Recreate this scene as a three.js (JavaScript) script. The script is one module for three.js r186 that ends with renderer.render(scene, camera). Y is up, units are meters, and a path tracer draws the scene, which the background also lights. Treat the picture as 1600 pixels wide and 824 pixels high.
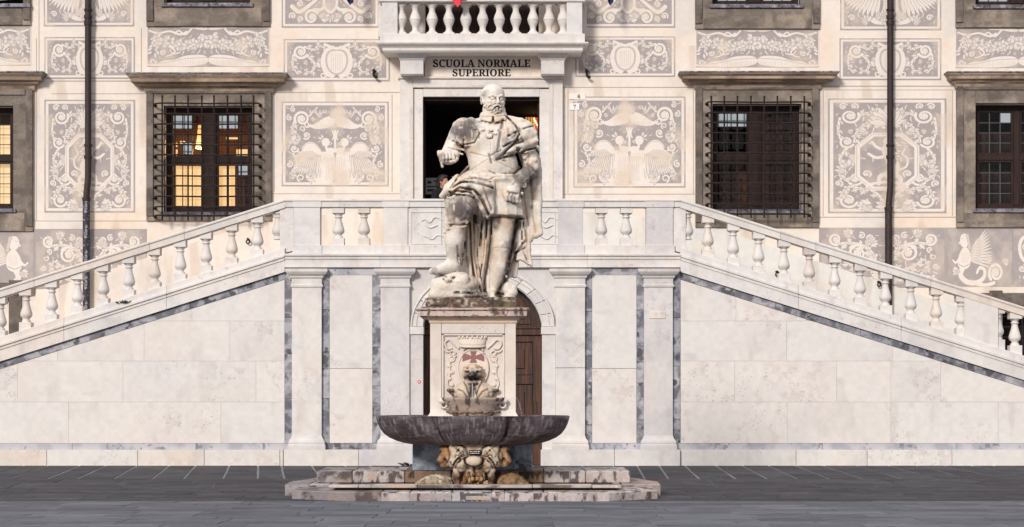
import * as THREE from 'three';
import { mergeGeometries } from 'three/addons/utils/BufferGeometryUtils.js';
import { RoundedBoxGeometry } from 'three/addons/geometries/RoundedBoxGeometry.js';
import { FontLoader } from 'three/addons/loaders/FontLoader.js';
import { TextGeometry } from 'three/addons/geometries/TextGeometry.js';

// ---------------------------------------------------------------- camera, sky, sun, exposure
const F = 3000, HY = 615, DZ = 35.29, CX = 0.54, CY = 1.33;      // focal length and horizon in the photograph's pixels, eye point in metres
const scene = new THREE.Scene();
const camera = new THREE.PerspectiveCamera(2 * Math.atan(412 / F) * 180 / Math.PI, 1600 / 824, 0.5, 900);
camera.position.set(CX, CY, DZ);
camera.lookAt(CX, CY, 0);
camera.setViewOffset(1600, 824, 0, 412 - HY, 1600, 824);          // a shifted lens keeps the verticals upright
camera.updateProjectionMatrix();

const renderer = new THREE.WebGLRenderer({ antialias: true });
renderer.toneMapping = THREE.LinearToneMapping;
renderer.toneMappingExposure = 1.21;
renderer.shadowMap.enabled = true;

{ // an evening sky under thin even cloud: brighter and warmer low over the square, cooler overhead
  const w = 128, h = 64, d = new Float32Array(w * h * 4);
  for (let j = 0; j < h; j++) for (let i = 0; i < w; i++) {
    const el = ((j + 0.5) / h - 0.5) * Math.PI, az = (i + 0.5) / w * 2 * Math.PI;
    const e = Math.max(0, Math.sin(el));
    const side = 0.5 + 0.5 * Math.sin(az * 1 + 2.4);
    const soft = 0.05 * Math.sin(az * 3 + el * 5) + 0.04 * Math.sin(az * 7 - el * 9);
    const L = 0.38 + 0.34 * e + 0.10 * side + soft;
    const k = (j * w + i) * 4, t = Math.pow(1 - e, 2);
    d[k] = L * (0.97 + 0.09 * t); d[k + 1] = L * 0.985; d[k + 2] = L * (1.06 - 0.1 * t); d[k + 3] = 1;
    if (el < 0) { d[k] *= 0.35; d[k + 1] *= 0.35; d[k + 2] *= 0.36; }
  }
  const t = new THREE.DataTexture(d, w, h, THREE.RGBAFormat, THREE.FloatType);
  t.mapping = THREE.EquirectangularReflectionMapping; t.minFilter = t.magFilter = THREE.LinearFilter; t.needsUpdate = true;
  scene.background = t; scene.environment = t;
}
const sun = new THREE.DirectionalLight(new THREE.Color().setRGB(1, 0.945, 0.885), 2.5);
sun.position.set(-14, 17, 33); sun.target.position.set(0, 2, 2);
sun.castShadow = true; sun.shadow.radius = 22; sun.shadow.mapSize.set(2048, 2048);
Object.assign(sun.shadow.camera, { left: -18, right: 18, top: 16, bottom: -16, near: 1, far: 90 });
scene.add(sun, sun.target);

// ---------------------------------------------------------------- helpers
let seed = 7;
const rnd = () => { seed = (seed + 0x6D2B79F5) | 0; let t = Math.imul(seed ^ (seed >>> 15), 1 | seed); t = (t + Math.imul(t ^ (t >>> 7), 61 | t)) ^ t; return ((t ^ (t >>> 14)) >>> 0) / 4294967296; };
const rr = (a, b) => a + (b - a) * rnd();
const clamp = (x, a = 0, b = 1) => Math.min(b, Math.max(a, x));
const sstep = (a, b, x) => { const t = clamp((x - a) / (b - a)); return t * t * (3 - 2 * t); };
const lerp = (a, b, t) => a + (b - a) * t;
const X = (px, z = 0) => CX + (px - 800) / F * (DZ - z);           // where a sight line meets the plane z
const Y = (py, z = 0) => CY - (py - HY) / F * (DZ - z);

const PERM = new Uint16Array(4096); for (let i = 0; i < 4096; i++) PERM[i] = Math.floor(rnd() * 4096);
const hsh = (x, y, z = 0) => PERM[(x + PERM[(y + PERM[z & 4095]) & 4095]) & 4095] / 4096;
function vn(x, y, P, s = 0) {                                     // periodic value noise
  const xi = Math.floor(x), yi = Math.floor(y), fx = x - xi, fy = y - yi;
  const x0 = ((xi % P) + P) % P, x1 = (x0 + 1) % P, y0 = ((yi % P) + P) % P, y1 = (y0 + 1) % P;
  const u = fx * fx * fx * (fx * (fx * 6 - 15) + 10), v = fy * fy * fy * (fy * (fy * 6 - 15) + 10);
  return lerp(lerp(hsh(x0, y0, s), hsh(x1, y0, s), u), lerp(hsh(x0, y1, s), hsh(x1, y1, s), u), v);
}
function fbm(u, v, P, oct, s = 0) { let a = 0, w = 0.5, n = 0; for (let o = 0; o < oct; o++) { a += w * vn(u * P, v * P, P, s + o * 17); n += w; w *= 0.5; P *= 2; } return a / n; }
function n3(x, y, z, s = 0) {
  const xi = Math.floor(x), yi = Math.floor(y), zi = Math.floor(z), f = t => t * t * (3 - 2 * t), u = f(x - xi), v = f(y - yi), w = f(z - zi);
  const H = (a, b, c) => hsh((xi + a) & 4095, (yi + b) & 4095, (zi + c + s) & 4095);
  return lerp(lerp(lerp(H(0, 0, 0), H(1, 0, 0), u), lerp(H(0, 1, 0), H(1, 1, 0), u), v), lerp(lerp(H(0, 0, 1), H(1, 0, 1), u), lerp(H(0, 1, 1), H(1, 1, 1), u), v), w);
}
const lin2s = x => { x = clamp(x); return Math.round(255 * (x <= 0.0031308 ? x * 12.92 : 1.055 * Math.pow(x, 1 / 2.4) - 0.055)); };
// a tiling colour map and height map from fn(u, v) -> [r, g, b, height] in linear albedo
function surface(size, metres, fn, o = {}) {
  const c = new Uint8Array(size * size * 4), b = new Uint8Array(size * size * 4);
  for (let j = 0; j < size; j++) for (let i = 0; i < size; i++) {
    const r = fn(i / size, j / size), k = (j * size + i) * 4;
    c[k] = lin2s(r[0]); c[k + 1] = lin2s(r[1]); c[k + 2] = lin2s(r[2]); c[k + 3] = 255;
    b[k] = b[k + 1] = b[k + 2] = Math.round(255 * clamp(r[3])); b[k + 3] = 255;
  }
  const T = (d, srgb) => { const t = new THREE.DataTexture(d, size, size); t.wrapS = t.wrapT = THREE.RepeatWrapping; t.magFilter = THREE.LinearFilter; t.minFilter = THREE.LinearMipmapLinearFilter; t.generateMipmaps = true; if (srgb) t.colorSpace = THREE.SRGBColorSpace; t.repeat.set(1 / metres[0], 1 / metres[1]); t.needsUpdate = true; return t; };
  return new THREE.MeshStandardMaterial({ map: T(c, true), bumpMap: T(b), bumpScale: o.bump ?? 0.004, roughness: o.rough ?? 0.8, metalness: o.metal ?? 0 });
}
const tint = (m, r, g = r, b = r) => { const c = m.clone(); c.color.setRGB(r, g, b); return c; };
const flat = (r, g, b, rough = 0.7, metal = 0) => { const m = new THREE.MeshStandardMaterial({ roughness: rough, metalness: metal }); m.color.setRGB(r, g, b); return m; };
const mix3 = (a, b, t) => [lerp(a[0], b[0], t), lerp(a[1], b[1], t), lerp(a[2], b[2], t)];

// ---------------------------------------------------------------- materials
const marbleFn = (base, vein, warm, pitAmt, veinAmt) => (u, v) => {
  const w1 = fbm(u, v, 3, 5, 3), w2 = fbm(u, v, 4, 5, 40), fine = fbm(u, v, 48, 3, 90);
  const vv = Math.abs(fbm(u + 0.25 * w1, v + 0.25 * w2, 5, 5, 120) - 0.5) * 2;
  let c = mix3(base, vein, clamp(veinAmt * (Math.pow(1 - vv, 7) * 0.45 + sstep(0.45, 0.75, w1) * 0.5)));
  c = mix3(c, warm, sstep(0.5, 0.78, w2) * 0.5);
  const run = fbm(u * 1, v * 0.25, 16, 3, 150); c = mix3(c, [base[0] * 0.72, base[1] * 0.68, base[2] * 0.66], sstep(0.58, 0.85, run) * 0.35);
  const spot = fbm(u, v, 110, 2, 200), zone = fbm(u, v, 5, 4, 230), sm = fbm(u, v, 26, 4, 260);
  const pit = sstep(0.72, 0.84, spot) * sstep(0.52, 0.68, zone) * pitAmt;
  c = mix3(c, [0.52, 0.44, 0.42], sstep(0.55, 0.75, sm) * sstep(0.48, 0.64, zone) * 0.4);
  c = mix3(c, [0.26, 0.2, 0.19], pit);
  const g = 0.93 + 0.14 * fine; return [c[0] * g, c[1] * g, c[2] * g, 0.6 + 0.3 * fine - 0.6 * pit];
};
const M = {};
M.panel = surface(1024, [4.3, 4.3], marbleFn([0.685, 0.652, 0.622], [0.57, 0.555, 0.565], [0.66, 0.60, 0.555], 0.35, 0.6));
M.panel2 = tint(M.panel, 0.985, 0.985, 0.99); M.panel3 = tint(M.panel, 1.015, 1.0, 0.99); M.panel4 = tint(M.panel, 0.97, 0.96, 0.95);
M.marble = surface(1024, [3.7, 3.7], marbleFn([0.668, 0.638, 0.618], [0.44, 0.44, 0.475], [0.64, 0.575, 0.52], 0.35, 0.8));
M.marble2 = tint(M.marble, 1.04, 1.03, 1.01); M.marble3 = tint(M.marble, 0.93, 0.93, 0.95); M.marbleWarm = tint(M.marble, 1.04, 0.98, 0.92);
M.blue = surface(768, [1.9, 1.9], (u, v) => {
  const w = fbm(u, v, 4, 4, 5), a = fbm(u + 0.2 * w, v + 0.2 * fbm(u, v, 3, 4, 60), 11, 5, 31), b = Math.abs(fbm(u + 0.2 * a, v, 8, 4, 77) - 0.5) * 2;
  let c = mix3([0.105, 0.11, 0.135], [0.30, 0.30, 0.335], sstep(0.34, 0.66, a)); c = mix3(c, [0.56, 0.55, 0.58], Math.pow(1 - b, 10) * 0.35);
  c = mix3(c, [0.06, 0.06, 0.075], sstep(0.64, 0.75, fbm(u, v, 12, 4, 99))); return [...c, 0.5 + 0.3 * a];
}, { rough: 0.6, bump: 0.002 });
M.blue2 = tint(M.blue, 0.8, 0.78, 0.8); M.blue3 = tint(M.blue, 1.2, 1.17, 1.14);
M.bluePale = surface(512, [1.9, 1.9], (u, v) => {
  const a = fbm(u, v, 6, 5, 35), b = fbm(u, v, 40, 3, 65), d = fbm(u, v, 5, 4, 95); let c = mix3([0.34, 0.345, 0.385], [0.47, 0.46, 0.48], sstep(0.35, 0.65, a)); c = mix3(c, [0.17, 0.18, 0.21], sstep(0.5, 0.7, b) * sstep(0.45, 0.62, d) * 0.9); return [...c, a];
}, { rough: 0.6, bump: 0.001 });
M.plaster = surface(1024, [5.3, 5.3], (u, v) => {
  const a = fbm(u, v, 3, 5, 9), b = fbm(u, v, 6, 5, 29), f = fbm(u, v, 64, 3, 49), run = fbm(u, v * 0.2, 20, 3, 69);
  let c = mix3([0.765, 0.68, 0.60], [0.72, 0.555, 0.41], sstep(0.44, 0.72, a) * 0.6); c = mix3(c, [0.66, 0.61, 0.57], sstep(0.48, 0.68, b) * 0.75);
  c = mix3(c, [0.5, 0.37, 0.27], sstep(0.52, 0.8, run) * 0.4); const g = 0.95 + 0.1 * f; return [c[0] * g, c[1] * g, c[2] * g, f];
}, { rough: 0.92, bump: 0.003 });
M.plasterLine = tint(M.plaster, 0.5, 0.5, 0.52);
M.plasterGrey = tint(M.plaster, 0.92, 1.0, 1.08);
M.serena = surface(768, [2.1, 2.1], (u, v) => {
  const a = fbm(u, v, 4, 5, 11), b = fbm(u, v, 9, 5, 41), f = fbm(u, v, 70, 2, 61), l = fbm(u * 0.6, v * 3, 10, 4, 81);
  let c = mix3([0.17, 0.138, 0.112], [0.31, 0.25, 0.20], sstep(0.4, 0.66, a)); c = mix3(c, [0.09, 0.07, 0.062], sstep(0.45, 0.8, b) * 0.7); c = mix3(c, [0.26, 0.23, 0.2], sstep(0.62, 0.72, l) * 0.35);
  const chip = sstep(0.62, 0.68, fbm(u, v, 14, 4, 101)); c = mix3(c, [0.24, 0.2, 0.16], chip * 0.3);
  const g = 0.85 + 0.3 * f; return [c[0] * g, c[1] * g, c[2] * g, 0.5 + 0.3 * b + 0.2 * f - 0.3 * chip];
}, { rough: 0.9, bump: 0.012 });
M.serena2 = tint(M.serena, 0.75, 0.75, 0.78); M.serena3 = tint(M.serena, 1.45, 1.32, 1.2);
M.lead = surface(256, [1, 1], (u, v) => { const a = fbm(u, v, 8, 4, 7), b = fbm(u, v, 20, 3, 57); const c = mix3([0.14, 0.13, 0.15], [0.28, 0.28, 0.32], sstep(0.4, 0.75, a)); return [...mix3(c, [0.06, 0.05, 0.06], sstep(0.55, 0.7, b)), a]; }, { rough: 0.7 });
const woodFn = (A, B) => (u, v) => { const g = fbm(u * 4, v * 0.35, 12, 5, 13), h = fbm(u * 2, v * 0.6, 6, 4, 43), f = fbm(u * 6, v * 0.5, 30, 2, 73); const c = mix3(A, B, sstep(0.35, 0.7, g)); const k = 0.65 + 0.5 * h + 0.15 * f; return [c[0] * k, c[1] * k, c[2] * k, g]; };
M.door = surface(512, [1, 2], woodFn([0.026, 0.008, 0.003], [0.085, 0.026, 0.009]), { rough: 0.6, bump: 0.003 });
M.doorDark = tint(M.door, 0.55, 0.5, 0.5);
M.sash = surface(256, [0.6, 1.2], woodFn([0.010, 0.0032, 0.002], [0.030, 0.008, 0.005]), { rough: 0.8, bump: 0.001 });
M.curtain = surface(256, [1, 1], (u, v) => { const g = vn(u * 9, v * 0.4, 9, 15); const c = mix3([0.018, 0.006, 0.004], [0.075, 0.027, 0.017], sstep(0.35, 0.75, g)); return [...c, g]; }, { rough: 0.95, bump: 0 });
M.iron = surface(256, [0.5, 0.5], (u, v) => { const a = fbm(u, v, 12, 4, 21); return [...mix3([0.009, 0.006, 0.006], [0.03, 0.013, 0.009], sstep(0.45, 0.7, a)), a]; }, { rough: 0.95, bump: 0.002 });
M.pipe = surface(256, [0.7, 0.7], (u, v) => { const a = fbm(u, v, 6, 4, 23), b = fbm(u, v, 14, 3, 63); return [...mix3(mix3([0.014, 0.007, 0.007], [0.032, 0.014, 0.013], a), [0.055, 0.026, 0.02], sstep(0.62, 0.75, b)), a]; }, { rough: 0.65, bump: 0.002 });
M.pipeOld = surface(256, [0.5, 0.5], (u, v) => { const a = fbm(u, v, 9, 4, 25), b = fbm(u, v, 5, 4, 65); return [...mix3([0.02, 0.018, 0.026], [0.30, 0.29, 0.34], sstep(0.5, 0.68, a) * sstep(0.35, 0.6, b)), a]; }, { rough: 0.6, bump: 0.003 });
M.dark = flat(0.012, 0.009, 0.011, 0.9); M.roomDark = flat(0.03, 0.018, 0.014, 0.9); M.roomWarm = flat(0.20, 0.09, 0.032, 0.9);
M.black = flat(0.004, 0.005, 0.005, 0.9);
M.glass = new THREE.MeshPhysicalMaterial({ transmission: 1, thickness: 0, roughness: 0.03, ior: 1.22 });
M.glassSky = new THREE.MeshPhysicalMaterial({ metalness: 0.75, roughness: 0.06 }); M.glassSky.color.setRGB(0.55, 0.62, 0.66);
M.blind = new THREE.MeshStandardMaterial({ roughness: 0.9 }); M.blind.color.setRGB(0.5, 0.36, 0.2); M.blind.emissive.setRGB(1, 0.60, 0.25); M.blind.emissiveIntensity = 0.6;
M.blindPale = M.blind.clone(); M.blindPale.emissive.setRGB(1, 0.66, 0.36); M.blindPale.emissiveIntensity = 0.52;
M.stone = surface(1024, [2.3, 2.3], (u, v) => {
  const a = fbm(u, v, 4, 5, 33), b = fbm(u, v, 10, 5, 53), f = fbm(u, v, 80, 2, 71), r = fbm(u, v, 5, 4, 91);
  let c = mix3([0.42, 0.375, 0.35], [0.29, 0.25, 0.235], sstep(0.4, 0.65, a)); c = mix3(c, [0.46, 0.31, 0.18], sstep(0.55, 0.75, r) * 0.5); c = mix3(c, [0.06, 0.042, 0.04], sstep(0.52, 0.68, b) * 0.8);
  const g = 0.85 + 0.3 * f; return [c[0] * g, c[1] * g, c[2] * g, 0.4 + 0.4 * f + 0.2 * b];
}, { rough: 0.85, bump: 0.008 });
M.stoneRun = surface(768, [2.1, 2.1], (u, v) => {
  const a = fbm(u, v, 4, 5, 34), b = fbm(u * 1.3, v * 0.6, 24, 5, 54), f = fbm(u, v, 80, 2, 72), r = fbm(u * 1.5, v * 0.35, 12, 4, 92);
  let c = mix3([0.47, 0.415, 0.395], [0.33, 0.285, 0.28], sstep(0.4, 0.65, a)); c = mix3(c, [0.34, 0.21, 0.13], sstep(0.55, 0.75, r) * 0.4); c = mix3(c, [0.04, 0.026, 0.022], sstep(0.53, 0.68, b) * 0.85);
  const g = 0.85 + 0.3 * f; return [c[0] * g, c[1] * g, c[2] * g, 0.4 + 0.4 * f + 0.2 * b];
}, { rough: 0.85, bump: 0.01 });
M.stoneGrey = tint(M.stone, 0.72, 0.74, 0.8); M.stonePink = tint(M.stone, 0.95, 0.86, 0.84); M.stoneDark = tint(M.stone, 0.4, 0.3, 0.24); M.stoneWhite = tint(M.stone, 1.25, 1.25, 1.25);
M.pave = surface(1024, [3.1, 3.1], (u, v) => {
  const a = fbm(u, v, 4, 5, 37), b = fbm(u, v, 12, 4, 57), f = fbm(u, v, 90, 2, 77), d = fbm(u, v, 30, 3, 97);
  let c = mix3([0.020, 0.018, 0.024], [0.042, 0.041, 0.051], sstep(0.35, 0.68, a)); c = mix3(c, [0.09, 0.09, 0.106], sstep(0.58, 0.74, b) * 0.4); c = mix3(c, [0.012, 0.010, 0.012], sstep(0.6, 0.72, d) * 0.5);
  const g = 0.8 + 0.4 * f; return [c[0] * g, c[1] * g, c[2] * g, 0.5 * d + 0.4 * f];
}, { rough: 0.85, bump: 0.003 });
M.pave2 = tint(M.pave, 0.78, 0.76, 0.8); M.pave3 = tint(M.pave, 1.22, 1.2, 1.2); M.paveRed = tint(M.pave, 0.95, 0.8, 0.84);
M.square = surface(1024, [5.7, 5.7], (u, v) => {
  const a = fbm(u, v, 3, 5, 137), b = fbm(u * 0.7, v, 14, 5, 157), f = fbm(u, v, 120, 2, 177), s = fbm(u * 0.25, v, 64, 3, 197);
  let c = mix3([0.082, 0.087, 0.106], [0.125, 0.13, 0.152], sstep(0.35, 0.68, a)); c = mix3(c, [0.15, 0.15, 0.165], sstep(0.55, 0.75, b) * 0.5); c = mix3(c, [0.03, 0.027, 0.03], sstep(0.62, 0.78, s) * 0.6);
  const g = 0.85 + 0.3 * f; return [c[0] * g, c[1] * g, c[2] * g, 0.5 * b + 0.3 * f];
}, { rough: 0.88, bump: 0.002 });
M.square2 = tint(M.square, 0.84, 0.82, 0.84); M.square3 = tint(M.square, 1.16, 1.14, 1.13); M.square4 = tint(M.square, 1.02, 0.94, 0.96); M.joint = flat(0.03, 0.029, 0.034, 0.95);
M.mortar = flat(0.2, 0.195, 0.205, 0.9);
M.bowl = surface(768, [1.6, 1.1], (u, v) => {
  const a = fbm(u, v, 5, 5, 39), s = fbm(u * 2, v * 0.2, 24, 4, 59), d = fbm(u, v, 16, 4, 79);
  let c = mix3([0.05, 0.034, 0.037], [0.105, 0.078, 0.088], sstep(0.35, 0.68, a)); c = mix3(c, [0.24, 0.215, 0.23], sstep(0.46, 0.75, s) * 0.6); c = mix3(c, [0.025, 0.015, 0.016], sstep(0.58, 0.72, d) * 0.5);
  return [...c, d];
}, { rough: 0.55, bump: 0.004 });
M.water = new THREE.MeshPhysicalMaterial({ roughness: 0.04, transmission: 1, thickness: 0, ior: 1.33 });
M.carve = new THREE.MeshStandardMaterial({ vertexColors: true, roughness: 0.82 });
{ const g = surface(512, [0.9, 0.9], (u, v) => { const a = fbm(u, v, 8, 5, 19), f = fbm(u, v, 60, 2, 89); const k = 0.86 + 0.2 * a + 0.1 * (f - 0.5); return [k, k, k, 0.6 * a + 0.4 * f]; }); M.carve.map = g.map; M.carve.bumpMap = g.bumpMap; M.carve.bumpScale = 0.006; }

// ---------------------------------------------------------------- geometry helpers
function boxUV(g, off = true) {                                   // uv in metres on the plane that each face lies nearest to
  if (g.index) g = g.toNonIndexed();
  if (!g.attributes.normal) g.computeVertexNormals();
  const p = g.attributes.position, uv = new Float32Array(p.count * 2), a = new THREE.Vector3(), b = new THREE.Vector3(), c = new THREE.Vector3();
  const ou = off ? rr(0, 9) : 0, ov = off ? rr(0, 9) : 0;
  for (let i = 0; i < p.count; i += 3) {
    a.fromBufferAttribute(p, i); b.fromBufferAttribute(p, i + 1); c.fromBufferAttribute(p, i + 2);
    const n = b.clone().sub(a).cross(c.clone().sub(a)), ax = Math.abs(n.x), ay = Math.abs(n.y), az = Math.abs(n.z);
    [a, b, c].forEach((q, k) => { const j = (i + k) * 2; if (az >= ax && az >= ay) { uv[j] = q.x + ou; uv[j + 1] = q.y + ov; } else if (ax >= ay) { uv[j] = q.z + ou; uv[j + 1] = q.y + ov; } else { uv[j] = q.x + ou; uv[j + 1] = q.z + ov; } });
  }
  g.setAttribute('uv', new THREE.BufferAttribute(uv, 2));
  return g;
}
const USED = {};
function numbered(n) { const k = USED[n] = (USED[n] ?? -1) + 1; return k ? n + '_' + String(k).padStart(3, '0') : n; }
function norm(gs) { return [].concat(gs).map(g => { if (g.index) g = g.toNonIndexed(); for (const k of Object.keys(g.attributes)) if (!['position', 'normal', 'uv', 'color'].includes(k)) g.deleteAttribute(k); if (!g.attributes.normal) g.computeVertexNormals(); return g; }); }
function mesh(name, gs, mat, parent = scene, keepUV = false) {
  gs = norm(gs); let g = gs.length > 1 ? mergeGeometries(gs) : gs[0]; if (!keepUV) g = boxUV(g);
  const m = new THREE.Mesh(g, mat); m.name = parent === scene ? numbered(name) : name; m.castShadow = m.receiveShadow = true; parent.add(m); return m;
}
function tag(o, label, category, group) { o.userData.label = label; o.userData.category = category; if (group) o.userData.group = group; return o; }
function thing(name, label, category, pos = [0, 0, 0], group) { const o = new THREE.Group(); o.name = numbered(name); o.position.set(...pos); scene.add(o); return tag(o, label, category, group); }
function sub(name, parent) { const o = new THREE.Group(); o.name = name; parent.add(o); return o; }
const bx = (x0, x1, y0, y1, z0, z1, r = 0) => {
  const w = Math.abs(x1 - x0), h = Math.abs(y1 - y0), d = Math.abs(z1 - z0);
  const g = r > 0 ? new RoundedBoxGeometry(w, h, d, 1, Math.min(r, w * 0.45, h * 0.45, d * 0.45)) : new THREE.BoxGeometry(w, h, d);
  return g.translate((x0 + x1) / 2, (y0 + y1) / 2, (z0 + z1) / 2);
};
const pb = (px0, px1, py0, py1, z0, z1, r = 0) => bx(X(px0, z1), X(px1, z1), Y(py1, z1), Y(py0, z1), z0, z1, r);   // a box whose front face covers these pixels at z1
function quads(rows, close = false) {                             // a skin over rows of points
  const v = [], n = rows.length, m = rows[0].length;
  for (let i = 0; i < (close ? n : n - 1); i++) for (let j = 0; j < m - 1; j++) { const a = rows[i][j], b = rows[i][j + 1], c = rows[(i + 1) % n][j + 1], d = rows[(i + 1) % n][j]; v.push(...a, ...b, ...c, ...a, ...c, ...d); }
  const g = new THREE.BufferGeometry(); g.setAttribute('position', new THREE.Float32BufferAttribute(v, 3)); g.setAttribute('uv', new THREE.Float32BufferAttribute(new Float32Array(v.length / 3 * 2), 2)); g.computeVertexNormals(); return g;
}
function fan(pts, flip) { const v = []; for (let i = 1; i < pts.length - 1; i++) flip ? v.push(...pts[0], ...pts[i + 1], ...pts[i]) : v.push(...pts[0], ...pts[i], ...pts[i + 1]); const g = new THREE.BufferGeometry(); g.setAttribute('position', new THREE.Float32BufferAttribute(v, 3)); g.setAttribute('uv', new THREE.Float32BufferAttribute(new Float32Array(v.length / 3 * 2), 2)); g.computeVertexNormals(); return g; }
// a moulded block: profile [offset outwards, y] from bottom to top, mitred round three sides of a rectangular plan
function ledge(x0, x1, zb, zf, prof) {
  const rows = prof.map(([o, y]) => [[x0 - o, y, zb], [x0 - o, y, zf + o], [x1 + o, y, zf + o], [x1 + o, y, zb]]);
  const f = prof[0], l = prof[prof.length - 1], rect = (o, y) => [[x0 - o, y, zb], [x0 - o, y, zf + o], [x1 + o, y, zf + o], [x1 + o, y, zb]];
  return [quads(rows), fan(rect(f[0], f[1]), true), fan(rect(l[0], l[1]), false)];
}
// a straight bar between (x0, y0) and (x1, y1) with upright end cuts: section [z, y] going round
function ramp(x0, y0, x1, y1, sec) {
  const A = sec.map(([z, y]) => [x0, y0 + y, z]), B = sec.map(([z, y]) => [x1, y1 + y, z]);
  A.push(A[0]); B.push(B[0]);
  return [quads([B, A]), fan(A.slice(0, -1), false), fan(B.slice(0, -1), true)];
}
function prism(poly, z0, z1, bevel = 0, holes = []) {             // polygon [x, y] pushed from z0 to z1
  const s = new THREE.Shape(poly.map(p => new THREE.Vector2(p[0], p[1]))); for (const h of holes) s.holes.push(new THREE.Path(h.map(p => new THREE.Vector2(p[0], p[1]))));
  const g = new THREE.ExtrudeGeometry(s, { depth: z1 - z0 - 2 * bevel, bevelEnabled: bevel > 0, bevelThickness: bevel, bevelSize: bevel, bevelOffset: -bevel, bevelSegments: 1, curveSegments: 1 });
  return g.translate(0, 0, z0 + bevel);
}
function clip(poly, nx, ny, d) {                                  // keep nx*x + ny*y <= d
  const out = []; for (let i = 0; i < poly.length; i++) { const a = poly[i], b = poly[(i + 1) % poly.length], da = nx * a[0] + ny * a[1] - d, db = nx * b[0] + ny * b[1] - d; if (da <= 0) out.push(a); if ((da < 0 && db > 0) || (da > 0 && db < 0)) { const t = da / (da - db); out.push([lerp(a[0], b[0], t), lerp(a[1], b[1], t)]); } } return out;
}
const rectP = (x0, x1, y0, y1) => [[x0, y0], [x1, y0], [x1, y1], [x0, y1]];
const tube = (pts, r, seg = 24, rad = 7, closed = false) => new THREE.TubeGeometry(new THREE.CatmullRomCurve3(pts.map(p => new THREE.Vector3(...p)), closed), seg, r, rad, closed);
const lathe = (prof, seg = 20) => new THREE.LatheGeometry(prof.map(p => new THREE.Vector2(p[0], p[1])), seg);
const font = await new FontLoader().loadAsync('fonts/droid/droid_serif_bold.typeface.json');
const fontSans = await new FontLoader().loadAsync('fonts/droid/droid_sans_bold.typeface.json');
function textFit(s, x0, x1, y0, y1, z, depth = 0.006, f = font) { const g = new TextGeometry(s, { font: f, size: 1, depth: 1, curveSegments: 4, bevelEnabled: true, bevelSize: 0.016, bevelThickness: 0.01, bevelSegments: 1 }); g.computeBoundingBox(); const b = g.boundingBox; g.translate(-b.min.x, -b.min.y, 0); g.scale((x1 - x0) / (b.max.x - b.min.x), (y1 - y0) / (b.max.y - b.min.y), depth); return g.translate(x0, y0, z); }

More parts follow.
